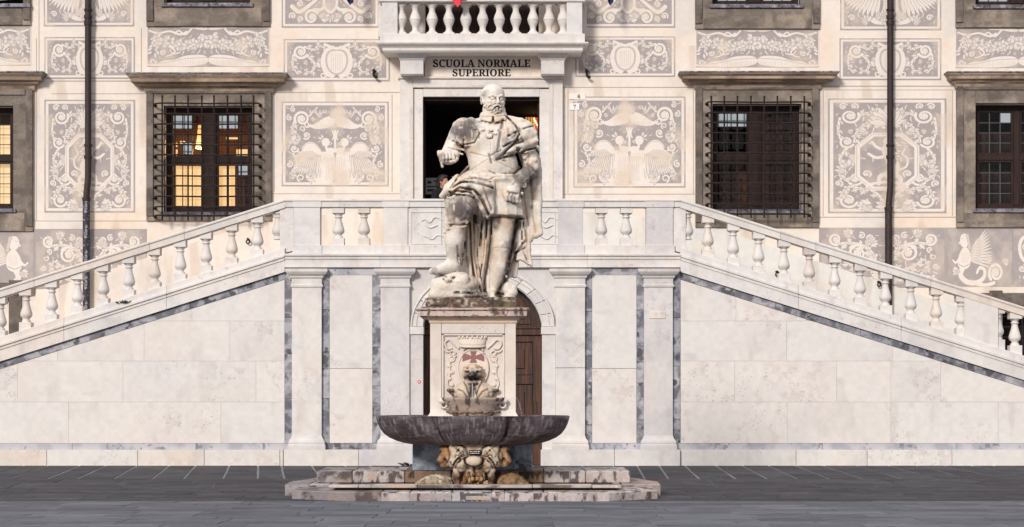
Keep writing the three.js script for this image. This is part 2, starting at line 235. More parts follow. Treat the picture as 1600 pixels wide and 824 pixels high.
// ---------------------------------------------------------------- solids joined by smooth distance
class Field {
  constructor() { this.p = []; this.k = 0.03; }
  push(o) { this.p.push(o); return this; }
  cap(a, b, ra, rb = ra, k = this.k, sub = false) { const c = [(a[0] + b[0]) / 2, (a[1] + b[1]) / 2, (a[2] + b[2]) / 2]; return this.push({ t: 0, a, d: [b[0] - a[0], b[1] - a[1], b[2] - a[2]], ra, rb, k, sub, c, R: Math.hypot(b[0] - a[0], b[1] - a[1], b[2] - a[2]) / 2 + Math.max(ra, rb) }); }
  line(pts, r0, r1 = r0, k = this.k) { for (let i = 0; i < pts.length - 1; i++) this.cap(pts[i], pts[i + 1], lerp(r0, r1, i / (pts.length - 1)), lerp(r0, r1, (i + 1) / (pts.length - 1)), k); return this; }
  ell(c, r, k = this.k, rot = null, sub = false) { return this.push({ t: 1, c, r, k, sub, q: rot ? new THREE.Matrix3().setFromMatrix4(new THREE.Matrix4().makeRotationFromEuler(new THREE.Euler(...rot)).transpose()).elements : null, R: Math.max(...r) }); }
  box(c, h, rd, k = this.k, rot = null, sub = false) { return this.push({ t: 2, c, h, rd, k, sub, q: rot ? new THREE.Matrix3().setFromMatrix4(new THREE.Matrix4().makeRotationFromEuler(new THREE.Euler(...rot)).transpose()).elements : null, R: Math.hypot(...h) + rd }); }
  frust(x0, y0, z0, rx0, rz0, x1, y1, z1, rx1, rz1, k = this.k) { const c = [(x0 + x1) / 2, (y0 + y1) / 2, (z0 + z1) / 2]; return this.push({ t: 3, x0, y0, z0, rx0, rz0, x1, y1, z1, rx1, rz1, k, c, R: Math.hypot(Math.max(rx0, rx1), Math.abs(y1 - y0) / 2, Math.max(rz0, rz1)) + Math.abs(x1 - x0) / 2 }); }
  at(x, y, z) {
    let d = 1e3;
    for (const p of this.p) {
      let qx = x - p.c[0], qy = y - p.c[1], qz = z - p.c[2]; const far = Math.sqrt(qx * qx + qy * qy + qz * qz) - p.R;
      if (p.sub ? -far < -d - p.k && far > p.k + Math.abs(d) : far > d + p.k) continue;
      let e;
      if (p.t === 0) { const ax = x - p.a[0], ay = y - p.a[1], az = z - p.a[2], D = p.d, l = D[0] * D[0] + D[1] * D[1] + D[2] * D[2] || 1e-9, h = clamp((ax * D[0] + ay * D[1] + az * D[2]) / l); e = Math.hypot(ax - D[0] * h, ay - D[1] * h, az - D[2] * h) - lerp(p.ra, p.rb, h); }
      else if (p.t === 3) { const t = clamp((y - p.y0) / (p.y1 - p.y0)), rx = lerp(p.rx0, p.rx1, t), rz = lerp(p.rz0, p.rz1, t), ux = (x - lerp(p.x0, p.x1, t)) / rx, uz = (z - lerp(p.z0, p.z1, t)) / rz, L = Math.hypot(ux, uz), s = (L - 1) * Math.min(rx, rz) * 0.95, v = Math.abs(y - (p.y0 + p.y1) / 2) - Math.abs(p.y1 - p.y0) / 2; e = Math.min(Math.max(s, v), 0) + Math.hypot(Math.max(s, 0), Math.max(v, 0)); }
      else {
        if (p.q) { const m = p.q, a = qx, b = qy, c = qz; qx = m[0] * a + m[3] * b + m[6] * c; qy = m[1] * a + m[4] * b + m[7] * c; qz = m[2] * a + m[5] * b + m[8] * c; }
        if (p.t === 1) { const r = p.r, k0 = Math.hypot(qx / r[0], qy / r[1], qz / r[2]), k1 = Math.hypot(qx / r[0] / r[0], qy / r[1] / r[1], qz / r[2] / r[2]); e = k1 < 1e-9 ? -Math.min(...r) : k0 * (k0 - 1) / k1; }
        else { const a = Math.abs(qx) - p.h[0], b = Math.abs(qy) - p.h[1], c = Math.abs(qz) - p.h[2]; e = Math.hypot(Math.max(a, 0), Math.max(b, 0), Math.max(c, 0)) + Math.min(Math.max(a, b, c), 0) - p.rd; }
      }
      if (p.sub) { const h = Math.max(p.k - Math.abs(d + e), 0) / p.k; d = Math.max(d, -e) + h * h * p.k / 4; }
      else { const h = Math.max(p.k - Math.abs(d - e), 0) / p.k; d = Math.min(d, e) - h * h * p.k / 4; }
    }
    return this.warp ? d + this.warp(x, y, z, d) : d;
  }
  mesh(lo, hi, c, paint) {                                        // surface nets on a grid that is only filled near the surface
    const N = [0, 1, 2].map(i => Math.ceil((hi[i] - lo[i]) / c / 8) * 8 + 1), [nx, ny, nz] = N, v = new Float32Array(nx * ny * nz).fill(1), B = 8, id = (i, j, k) => (k * ny + j) * nx + i;
    for (let k = 0; k < nz - 1; k += B) for (let j = 0; j < ny - 1; j += B) for (let i = 0; i < nx - 1; i += B) {
      const d = this.at(lo[0] + (i + 4) * c, lo[1] + (j + 4) * c, lo[2] + (k + 4) * c);
      if (Math.abs(d) > c * 13) { if (d < 0) for (let kk = k; kk <= k + B; kk++) for (let jj = j; jj <= j + B; jj++) for (let ii = i; ii <= i + B; ii++) v[id(ii, jj, kk)] = -1; continue; }
      for (let kk = k; kk <= k + B; kk++) for (let jj = j; jj <= j + B; jj++) for (let ii = i; ii <= i + B; ii++) { const q = id(ii, jj, kk); if (v[q] === 1 || v[q] === -1) v[q] = this.at(lo[0] + ii * c, lo[1] + jj * c, lo[2] + kk * c); }
    }
    const vid = new Int32Array(nx * ny * nz).fill(-1), pos = [], idx = [], E = [[0, 1], [2, 3], [4, 5], [6, 7], [0, 2], [1, 3], [4, 6], [5, 7], [0, 4], [1, 5], [2, 6], [3, 7]], C = [0, 1, nx, nx + 1, nx * ny, nx * ny + 1, nx * ny + nx, nx * ny + nx + 1];
    for (let k = 0; k < nz - 1; k++) for (let j = 0; j < ny - 1; j++) for (let i = 0; i < nx - 1; i++) {
      const q = id(i, j, k); let m = 0; for (let s = 0; s < 8; s++) if (v[q + C[s]] < 0) m |= 1 << s; if (m === 0 || m === 255) continue;
      let sx = 0, sy = 0, sz = 0, n = 0; for (const [a, b] of E) { const va = v[q + C[a]], vb = v[q + C[b]]; if ((va < 0) === (vb < 0)) continue; const t = va / (va - vb); sx += lerp(a & 1, b & 1, t); sy += lerp(a >> 1 & 1, b >> 1 & 1, t); sz += lerp(a >> 2, b >> 2, t); n++; }
      vid[q] = pos.length / 3; pos.push(lo[0] + (i + sx / n) * c, lo[1] + (j + sy / n) * c, lo[2] + (k + sz / n) * c);
    }
    const face = (a, b, d, e, f) => { if (a < 0 || b < 0 || d < 0 || e < 0) return; f ? idx.push(a, b, d, a, d, e) : idx.push(a, d, b, a, e, d); };
    for (let k = 1; k < nz - 1; k++) for (let j = 1; j < ny - 1; j++) for (let i = 1; i < nx - 1; i++) {
      const q = id(i, j, k), s = v[q] < 0;
      if (s !== v[q + 1] < 0) face(vid[q - nx - nx * ny], vid[q - nx * ny], vid[q], vid[q - nx], s);
      if (s !== v[q + nx] < 0) face(vid[q - 1 - nx * ny], vid[q - 1], vid[q], vid[q - nx * ny], s);
      if (s !== v[q + nx * ny] < 0) face(vid[q - 1 - nx], vid[q - nx], vid[q], vid[q - 1], s);
    }
    const g = new THREE.BufferGeometry(); g.setAttribute('position', new THREE.Float32BufferAttribute(pos, 3)); g.setIndex(idx); g.computeVertexNormals();
    if (paint) { const col = new Float32Array(pos.length), nn = g.attributes.normal; for (let i = 0; i < pos.length; i += 3) { const r = paint(pos[i], pos[i + 1], pos[i + 2], nn.getX(i / 3), nn.getY(i / 3), nn.getZ(i / 3)); col[i] = r[0]; col[i + 1] = r[1]; col[i + 2] = r[2]; } g.setAttribute('color', new THREE.BufferAttribute(col, 3)); }
    return g;
  }
}

// ---------------------------------------------------------------- painted plaster (two-tone scratched decoration)
const BG = '#a19896', FIG = '#dfd5cc', MID = '#bcb1ab';
function painting(w, h, draw, fade, fill = true) {
  const S = 5, cv = document.createElement('canvas'); cv.width = Math.round(w * S); cv.height = Math.round(h * S);
  const c = cv.getContext('2d'); c.scale(S, S); c.fillStyle = BG; c.fillRect(0, 0, w, h); c.lineCap = 'round'; c.lineJoin = 'round';
  const P = {
    c, w, h,
    taper(pts, w0, w1, col = FIG) { w0 *= 1.3; w1 *= 1.35; const q = []; for (let i = 0; i < pts.length - 1; i++) { const p0 = pts[Math.max(0, i - 1)], p1 = pts[i], p2 = pts[i + 1], p3 = pts[Math.min(pts.length - 1, i + 2)]; for (let t = 0; t < 1; t += 0.12) { const f = k => 0.5 * (2 * p1[k] + (p2[k] - p0[k]) * t + (2 * p0[k] - 5 * p1[k] + 4 * p2[k] - p3[k]) * t * t + (3 * p1[k] - p0[k] - 3 * p2[k] + p3[k]) * t * t * t); q.push([f(0), f(1)]); } } q.push(pts[pts.length - 1]); c.strokeStyle = col; for (let i = 0; i < q.length - 1; i++) { c.lineWidth = lerp(w0, w1, i / q.length); c.beginPath(); c.moveTo(...q[i]); c.lineTo(...q[i + 1]); c.stroke(); } return q; },
    leaf(x, y, a, L, W, col = FIG, plain = false) { L *= 1.15; W *= 1.25; c.save(); c.translate(x, y); c.rotate(a); const one = (x0, y0, r, l, w) => { c.save(); c.translate(x0, y0); c.rotate(r); c.fillStyle = col; c.strokeStyle = BG; c.lineWidth = 0.55; c.beginPath(); c.moveTo(0, 0); c.bezierCurveTo(l * 0.25, -w, l * 0.75, -w * 0.8, l, w * 0.25); c.bezierCurveTo(l * 0.7, w * 0.7, l * 0.3, w * 0.8, 0, 0); c.fill(); c.stroke(); c.strokeStyle = MID; c.lineWidth = 0.4; c.beginPath(); c.moveTo(l * 0.1, 0); c.quadraticCurveTo(l * 0.5, -w * 0.15, l * 0.85, w * 0.1); c.stroke(); c.restore(); }; if (!plain && L > 9 && L < 24) { one(L * 0.3, 0, 0.75, L * 0.5, W * 0.75); one(L * 0.3, 0, -0.8, L * 0.5, W * 0.75); } one(0, 0, 0, L, W); c.restore(); },
    tuft(x, y, a, L, n = 5, sp = 1.6) { for (let i = 0; i < n; i++) { const t = n > 1 ? i / (n - 1) - 0.5 : 0; P.leaf(x, y, a + t * sp, L * (1 - Math.abs(t) * 0.6), L * 0.22); } },
    spiral(x, y, r, a0, turns, wd, flower = true) { const p = []; const n = Math.ceil(Math.abs(turns) * 14); for (let i = 0; i <= n; i++) { const t = i / n, R = r * (1 - 0.62 * t), a = a0 + turns * 6.283 * t; p.push([x + R * Math.cos(a), y + R * Math.sin(a)]); } P.taper(p, wd, wd * 0.55); if (flower) { for (let i = 0; i < 6; i++) P.leaf(x, y, i * 1.047, r * 0.42, r * 0.14); c.fillStyle = FIG; c.beginPath(); c.arc(x, y, r * 0.4, 0, 7); c.fill(); c.beginPath(); c.arc(x, y, r * 0.2, 0, 7); c.strokeStyle = MID; c.lineWidth = 0.5; c.stroke(); } },
    vine(pts, w0, w1, L) { const q = P.taper(pts, w0, w1); for (let i = 2; i < q.length - 2; i += 3) { const a = Math.atan2(q[i + 1][1] - q[i][1], q[i + 1][0] - q[i][0]); P.leaf(...q[i], a + ((i / 3 | 0) % 2 ? 0.8 : -0.8), L * (0.8 + 0.3 * Math.sin(i)), L * 0.26); } },
    both(f) { f(); c.save(); c.translate(w, 0); c.scale(-1, 1); f(); c.restore(); },
    blob(pts, col = FIG) { c.fillStyle = col; c.beginPath(); const n = pts.length; c.moveTo((pts[0][0] + pts[n - 1][0]) / 2, (pts[0][1] + pts[n - 1][1]) / 2); for (let i = 0; i < n; i++) { const b = pts[(i + 1) % n]; c.quadraticCurveTo(pts[i][0], pts[i][1], (pts[i][0] + b[0]) / 2, (pts[i][1] + b[1]) / 2); } c.fill(); },
    edge(a, b, wd, col = FIG) { c.strokeStyle = col; c.lineWidth = wd; c.strokeRect(a, b, w - 2 * a, h - 2 * b); },
    hatch(x0, y0, x1, y1, n, bend = 0) { c.strokeStyle = MID; c.lineWidth = 0.5; for (let i = 0; i < n; i++) { const x = lerp(x0, x1, (i + 0.5) / n); c.beginPath(); c.moveTo(x, y0); c.quadraticCurveTo(x + bend, (y0 + y1) / 2, x, y1); c.stroke(); } },
  };
  draw(P);
  if (fill) { const data = c.getImageData(0, 0, cv.width, cv.height).data, put = [], isBG = (x, y) => { const k = (Math.round(y * S) * cv.width + Math.round(x * S)) * 4; return x > 6 && y > 6 && x < w - 6 && y < h - 6 && data[k] < 172; };
    for (let t = 0; t < 2600; t++) { const r = t < 900 ? rr(5, 7) : rr(2.6, 4.4), x = rr(6, w / 2), y = rr(6, h - 6); let ok = put.every(q => Math.hypot(q[0] - x, q[1] - y) > q[2] + r + 0.3); for (let i = 0; i < 12 && ok; i++) ok = isBG(x + r * Math.cos(i * 0.5236), y + r * Math.sin(i * 0.5236)) && isBG(x + r * 0.5 * Math.cos(i), y + r * 0.5 * Math.sin(i)); if (!ok || x + r > w / 2) continue; put.push([x, y, r]); const a = rr(0, 6.28), kind = rnd(), s0 = rnd() < 0.5 ? 1 : -1; P.both(() => { if (r > 4.6 && kind < 0.75) P.spiral(x, y, r * 0.86, a, 1.15 * s0, r * 0.26, r > 5.2); else if (kind < 0.5) { P.taper([[x - r * 0.8 * Math.cos(a), y - r * 0.8 * Math.sin(a)], [x + r * 0.2 * s0, y], [x + r * 0.8 * Math.cos(a), y + r * 0.8 * Math.sin(a)]], r * 0.3, r * 0.16); } else P.tuft(x - r * 0.7 * Math.cos(a), y - r * 0.7 * Math.sin(a), a, r * 1.25, 4, 1.5); }); } }
  const im = c.getImageData(0, 0, cv.width, cv.height), d = im.data, so = (rnd() * 900) | 0;
  for (let j = 0; j < cv.height; j++) for (let i = 0; i < cv.width; i++) {                // worn: the two coats of plaster show through one another
    const u = i / 900, v = j / 900, k = (j * cv.width + i) * 4, a = fbm(u, v, 6, 4, so), f = fbm(u, v, 140, 2, so + 50), b = fbm(u, v, 22, 3, so + 90);
    const wear = clamp(sstep(0.42, 0.75, a) * fade + (b - 0.5) * 0.25), g = 0.97 + 0.06 * f;
    d[k] = clamp(lerp(d[k], 212, wear) * g, 0, 255); d[k + 1] = clamp(lerp(d[k + 1], 196, wear) * g, 0, 255); d[k + 2] = clamp(lerp(d[k + 2], 180, wear) * g, 0, 255);
  }
  c.putImageData(im, 0, 0);
  const t = new THREE.CanvasTexture(cv); t.colorSpace = THREE.SRGBColorSpace; t.wrapS = t.wrapT = THREE.ClampToEdgeWrapping; t.generateMipmaps = true; t.minFilter = THREE.LinearMipmapLinearFilter;
  return new THREE.MeshStandardMaterial({ map: t, bumpMap: M.plaster.bumpMap, bumpScale: 0.002, roughness: 0.92 });
}
const D = {};
D.octagon = () => painting(140, 174, P => {
  const { c } = P; P.edge(4.2, 4.2, 4.2);
  P.both(() => {
    P.spiral(26, 27, 11, -0.4, 1.3, 2.6); P.spiral(22, 66, 9, 0.5, 1.2, 2.4); P.spiral(33, 122, 10, 2.4, -1.2, 2.6); P.spiral(24, 155, 11, 0.3, 1.2, 2.6);
    P.vine([[66, 44], [54, 34], [44, 40], [34, 52], [31, 66]], 3.4, 2, 9); P.vine([[37, 26], [48, 22], [52, 30], [58, 22]], 2.6, 1.4, 8);
    P.vine([[14, 30], [12, 48], [15, 62]], 2.4, 2, 7); P.vine([[62, 150], [50, 138], [40, 138], [26, 134], [18, 142], [14, 154]], 3.2, 2, 9);
    P.vine([[22, 76], [14, 92], [20, 104], [14, 116], [24, 126]], 2.8, 2, 9); P.tuft(24, 92, 0.3, 14, 6, 2.2); P.tuft(20, 106, 2.8, 12, 5, 2.2);
    P.tuft(52, 160, 2.8, 18, 6, 1.4); P.tuft(60, 26, -2.2, 14, 5, 1.6); P.tuft(46, 48, 2.5, 11, 5, 1.8);
  });
  P.tuft(70, 40, -1.57, 27, 9, 2.6); P.tuft(70, 166, -1.57, 18, 7, 2.8);
  const oct = (a, b, k) => [[70 - k, 96 - b], [70 + k, 96 - b], [70 + a, 96 - b + (a - k)], [70 + a, 96 + b - (a - k)], [70 + k, 96 + b], [70 - k, 96 + b], [70 - a, 96 + b - (a - k)], [70 - a, 96 - b + (a - k)]];
  const draw = (pts, col) => { c.fillStyle = col; c.beginPath(); pts.forEach((p, i) => i ? c.lineTo(...p) : c.moveTo(...p)); c.closePath(); c.fill(); };
  draw(oct(38, 44, 18), FIG); draw(oct(36.5, 42.5, 17.2), MID); draw(oct(35.6, 41.6, 17), FIG); draw(oct(32, 38, 15), BG);
  // a rampant beast in the medallion
  P.taper([[66, 68], [70, 78], [66, 92], [62, 104], [66, 116]], 9, 11); P.blob([[58, 66], [62, 58], [72, 58], [76, 66], [70, 74], [62, 73]]); P.taper([[70, 80], [82, 74], [88, 66]], 4, 2.4); P.taper([[68, 86], [82, 90], [92, 84]], 4, 2.4); P.taper([[66, 114], [78, 118], [80, 130]], 5, 3); P.taper([[62, 114], [54, 122], [56, 132]], 5, 3); P.taper([[60, 110], [48, 104], [46, 92], [52, 84], [48, 76]], 2.2, 1.4);
  for (let i = 0; i < 7; i++) P.leaf(62 - (i % 2) * 3, 66 + i * 4, 2.6 + 0.2 * Math.sin(i * 2), 6, 2); P.tuft(48, 76, -1.8, 6, 4, 1.6); P.hatch(62, 84, 72, 112, 4, 2); P.taper([[46, 131], [70, 127], [94, 131]], 3, 3);
}, 0.55);
D.eagle = () => painting(168, 133, P => {
  P.edge(3.8, 3.8, 4.2); P.edge(7.4, 7.4, 0.7, BG);
  P.both(() => {
    P.spiral(32, 27, 12, 2.6, 1.35, 3.2); P.vine([[20, 32], [17, 44], [20, 56], [14, 66]], 3, 2, 9); P.tuft(22, 52, 1.5, 16, 6, 1.2); P.vine([[44, 22], [52, 14], [58, 22], [66, 14]], 2.4, 1.2, 7);
    P.blob([[38, 36], [50, 37], [62, 28], [72, 23], [84, 22], [84, 38], [70, 42], [52, 44]]); P.spiral(40, 36, 5, 0, 1.2, 1.8, false);
    P.blob([[84, 131], [44, 130], [36, 116], [40, 96], [48, 82], [62, 78], [84, 80]]);
    for (let i = 0; i < 12; i++) P.leaf(58 - i * 2.2, 76 + i * 1.1, 1.5 + i * 0.062, 38 - i * 1.1, 3.0);
    for (let i = 0; i < 9; i++) P.leaf(57 - i * 2.6, 73 + i * 0.4, 1.75 + i * 0.1, 17, 2.6);
    P.blob([[64, 84], [60, 72], [50, 63], [38, 64], [30, 74], [34, 80], [48, 76], [56, 84]]); P.taper([[60, 74], [50, 66], [38, 67], [32, 76]], 0.8, 0.6, MID); for (let i = 0; i < 9; i++) P.taper([[56 - i * 2.6, 84 + i], [52 - i * 2.8, 112 - i * 1.2]], 0.55, 0.4, BG);
    P.blob([[84, 130], [62, 130], [64, 112], [60, 98], [66, 82], [74, 78], [84, 80]]); P.blob([[84, 82], [72, 80], [70, 74], [76, 72], [84, 74]]);
    P.blob([[64, 70], [62, 62], [67, 57], [74, 58], [76, 65], [73, 71]]); P.leaf(64, 59, 3.5, 7, 2.4); P.leaf(66, 58, 4.1, 7, 2.2); P.taper([[76, 64], [79, 66], [76, 68]], 0.9, 0.7); P.taper([[70, 72], [72, 80]], 3, 3);
    P.taper([[80, 46], [82, 54], [80, 60]], 2, 1.4);
    P.spiral(20, 74, 6, 0, 1.1, 2); P.vine([[18, 82], [24, 96], [16, 112], [20, 120]], 2.6, 1.8, 8); P.tuft(46, 118, -1.2, 11, 6, 2.6); P.leaf(38, 122, 0.2, 14, 3);
    P.spiral(30, 120, 6, 2, 1.1, 1.8, false);
  });
  P.hatch(68, 88, 100, 124, 11, 3); P.tuft(84, 24, -1.57, 12, 7, 2.4); P.hatch(60, 36, 108, 42, 12); P.taper([[84, 46], [84, 78]], 2.6, 2.6);
}, 0.95);
D.shield = () => painting(150, 63, P => {
  P.edge(3.4, 3.4, 3.2); P.both(() => {
    P.spiral(24, 19, 10, 0.8, 1.25, 3); P.vine([[14, 24], [13, 40], [20, 52]], 2.6, 1.6, 8); P.vine([[33, 24], [44, 38], [38, 50], [30, 46]], 3, 1.5, 8); P.vine([[30, 12], [44, 16], [52, 10], [60, 16]], 2.6, 1.6, 8); P.tuft(46, 34, 0.3, 14, 5, 1.4);
    P.blob([[75, 8], [62, 12], [54, 22], [52, 34], [54, 46], [60, 56], [75, 60]]); P.spiral(56, 54, 4.5, 0, 1, 1.8, false);
  });
  P.blob([[75, 14], [60, 18], [58, 36], [64, 50], [75, 55], [86, 50], [92, 36], [90, 18]], MID); P.blob([[75, 17], [63, 20], [61, 36], [66, 48], [75, 52], [84, 48], [89, 36], [87, 20]]); P.hatch(66, 22, 84, 48, 6); P.taper([[58, 8], [75, 14], [92, 8]], 3, 3);
}, 0.6);
D.garland = () => painting(192, 62, P => {
  P.both(() => {
    P.taper([[4, 6], [18, 10], [36, 7], [52, 12], [62, 8]], 2, 2.6); P.taper([[70, 3], [60, 12], [50, 6], [44, 11]], 2.4, 1.4);
    for (let i = 0; i < 34; i++) { const t = i / 33, x = lerp(14, 96, t), y = 15 + 15 * Math.sin(t * Math.PI * 0.86) * (1 - 0.25 * t); P.leaf(x, y, 0.3 + Math.sin(i * 2.4) * 1.7, 9.5, 2.8); P.leaf(x, y + 2, 2.8 + Math.sin(i * 1.7) * 1.2, 8.5, 2.6); }
    for (let i = 0; i < 16; i++) P.leaf(12 + Math.sin(i * 2.1) * 4, 12 + i * 1.9, 1.57 + Math.sin(i * 1.9) * 1.1, 7.5, 2.5);
    P.taper([[36, 30], [44, 38], [38, 44], [30, 46]], 2.2, 1.2); P.taper([[52, 40], [42, 42], [36, 36]], 1.6, 1);
    P.blob([[0, 62], [0, 57], [16, 58], [26, 52], [44, 52], [60, 44], [96, 43], [96, 62]]); P.spiral(10, 54, 5, 0, 1, 2, false);
    P.taper([[4, 58], [30, 56], [60, 50], [96, 48]], 0.9, 0.9, MID);
    P.blob([[96, 0], [96, 5], [82, 5], [70, 2], [50, 2], [50, 0]]);
  });
  for (let i = 0; i < 14; i++) P.leaf(96 + Math.sin(i * 3) * 8, 22 + Math.cos(i * 2.2) * 7, i * 0.9, 9, 3.2); P.hatch(40, 52, 152, 60, 30);
  P.c.strokeStyle = FIG; P.c.lineWidth = 1.6; P.c.beginPath(); P.c.moveTo(0.5, 0); P.c.lineTo(0.5, 62); P.c.moveTo(191.5, 0); P.c.lineTo(191.5, 62); P.c.stroke();
}, 0.55);
D.topScroll = () => painting(150, 120, P => {
  P.edge(3.6, 3.6, 3.4); P.both(() => {
    P.spiral(46, 104, 11, -0.6, -1.2, 3.4); P.taper([[50, 93], [62, 92], [70, 78], [72, 60]], 4, 3); P.taper([[16, 88], [26, 96], [38, 90], [56, 74], [62, 60]], 5, 3); P.spiral(30, 40, 14, 1, 1.3, 3.6); P.vine([[18, 50], [14, 64], [22, 78]], 3, 1.6, 10); P.tuft(60, 108, -0.6, 14, 5, 1.6); P.vine([[40, 30], [54, 22], [64, 30]], 3, 2, 10);
  });
  P.blob([[75, 66], [64, 72], [62, 84], [68, 96], [75, 100], [82, 96], [88, 84], [86, 72]]); P.blob([[75, 70], [68, 75], [66, 84], [70, 92], [75, 95], [80, 92], [84, 84], [82, 75]], MID); P.tuft(75, 100, 1.57, 12, 7, 2.4); P.tuft(75, 62, -1.57, 24, 9, 2.4);
}, 0.5);
D.topWing = () => painting(142, 120, P => {
  P.edge(3.6, 3.6, 3.4); P.both(() => { for (let i = 0; i < 10; i++) P.leaf(54 - i * 1.6, 40 + i, 1.6 + i * 0.09, 58 - i * 2, 5); P.blob([[71, 112], [48, 112], [40, 104], [54, 98], [62, 84], [58, 60], [71, 52]]); P.tuft(40, 108, -2.4, 13, 6, 2.2); P.spiral(24, 26, 11, 1, 1.2, 3); P.tuft(56, 106, -1.2, 16, 6, 1.8); });
  P.hatch(60, 64, 82, 106, 8); P.tuft(71, 112, -1.57, 16, 7, 2.6);
}, 0.6);
D.vines = () => painting(176, 88, P => {
  P.both(() => { P.vine([[84, 84], [74, 66], [76, 46], [62, 30], [42, 24], [20, 26]], 4.2, 2.6, 13); P.spiral(20, 18, 9, 1.4, 1.2, 3); P.spiral(52, 40, 13, -1.2, -1.3, 3.2); P.vine([[78, 60], [60, 66], [44, 60], [28, 50], [22, 66]], 3.4, 1.6, 10); P.spiral(70, 16, 6, 1, 1.1, 2.4); P.tuft(44, 12, -2.6, 14, 5, 1.4); P.tuft(70, 30, -1.4, 16, 6, 1.8); P.vine([[80, 80], [60, 82], [34, 74], [12, 80]], 3, 1.4, 11); P.tuft(30, 62, 2.4, 12, 5, 1.6); });
  P.tuft(88, 84, -1.57, 26, 9, 1.8);
}, 0.45);
D.creature = () => painting(134, 92, P => {
  P.taper([[30, 62], [26, 74], [38, 84], [58, 86], [74, 78], [76, 66], [66, 62], [60, 70]], 8, 3); P.spiral(100, 70, 15, 2.4, 1.5, 4.5); P.taper([[58, 87], [78, 90], [96, 86]], 5, 4); P.tuft(80, 54, -1.3, 15, 6, 1.8); P.tuft(116, 56, -0.8, 12, 5, 1.6);
  for (let i = 0; i < 12; i++) P.leaf(44 + i * 0.8, 50 - i * 1.6, 0.25 - i * 0.105, 44 - i * 0.6, 2.5, FIG, true); for (let i = 0; i < 9; i++) P.leaf(42 + i * 0.8, 48 - i * 2, 0.35 - i * 0.15, 22, 2.3, FIG, true);
  P.blob([[30, 30], [38, 28], [46, 36], [48, 50], [44, 62], [30, 66], [20, 60], [20, 48], [24, 38]]); P.blob([[24, 16], [28, 8], [38, 7], [44, 14], [42, 24], [38, 30], [30, 30], [25, 24]]); for (let i = 0; i < 7; i++) P.leaf(36 + i, 10 + i * 2.6, 0.1 + i * 0.15, 8, 1.7); P.taper([[25, 20], [22, 23], [26, 24]], 1.2, 1); P.taper([[28, 16], [31, 15]], 0.6, 0.5, BG); P.taper([[22, 56], [32, 60], [44, 56]], 0.8, 0.8, BG); P.hatch(26, 38, 42, 54, 5, 3); P.tuft(20, 62, 2.2, 14, 5, 1.4); P.taper([[24, 46], [16, 54], [10, 50]], 3.4, 2);
}, 0.4, false);
D.trophy = () => painting(90, 92, P => { P.both(() => { P.taper([[45, 26], [32, 12], [16, 14], [10, 28], [14, 46], [26, 56], [45, 58]], 4, 4); for (let i = 0; i < 12; i++) P.leaf(18 + i * 2.4, 52 + Math.sin(i * 0.28) * 6, 1.5, 9, 2); for (let i = 0; i < 4; i++) P.tuft(44, 24 + i * 8, 3.1 + 0.2 * i, 20, 4, 0.8); for (let i = 0; i < 14; i++) P.leaf(40 - (i % 5) * 3, 66 + (i / 5 | 0) * 8, 1.57 + Math.sin(i * 2) * 0.9, 9, 2.6); }); P.spiral(45, 12, 6, 0, 1.2, 3); }, 0.4);
const MAT = {}; for (const k in D) MAT[k] = D[k]();
const MIR = {}; const mir = k => MIR[k] ??= (() => { const m = MAT[k].clone(); m.map = m.map.clone(); m.map.wrapS = THREE.RepeatWrapping; m.map.repeat.set(-1, 1); m.map.offset.set(1, 0); m.map.needsUpdate = true; return m; })();

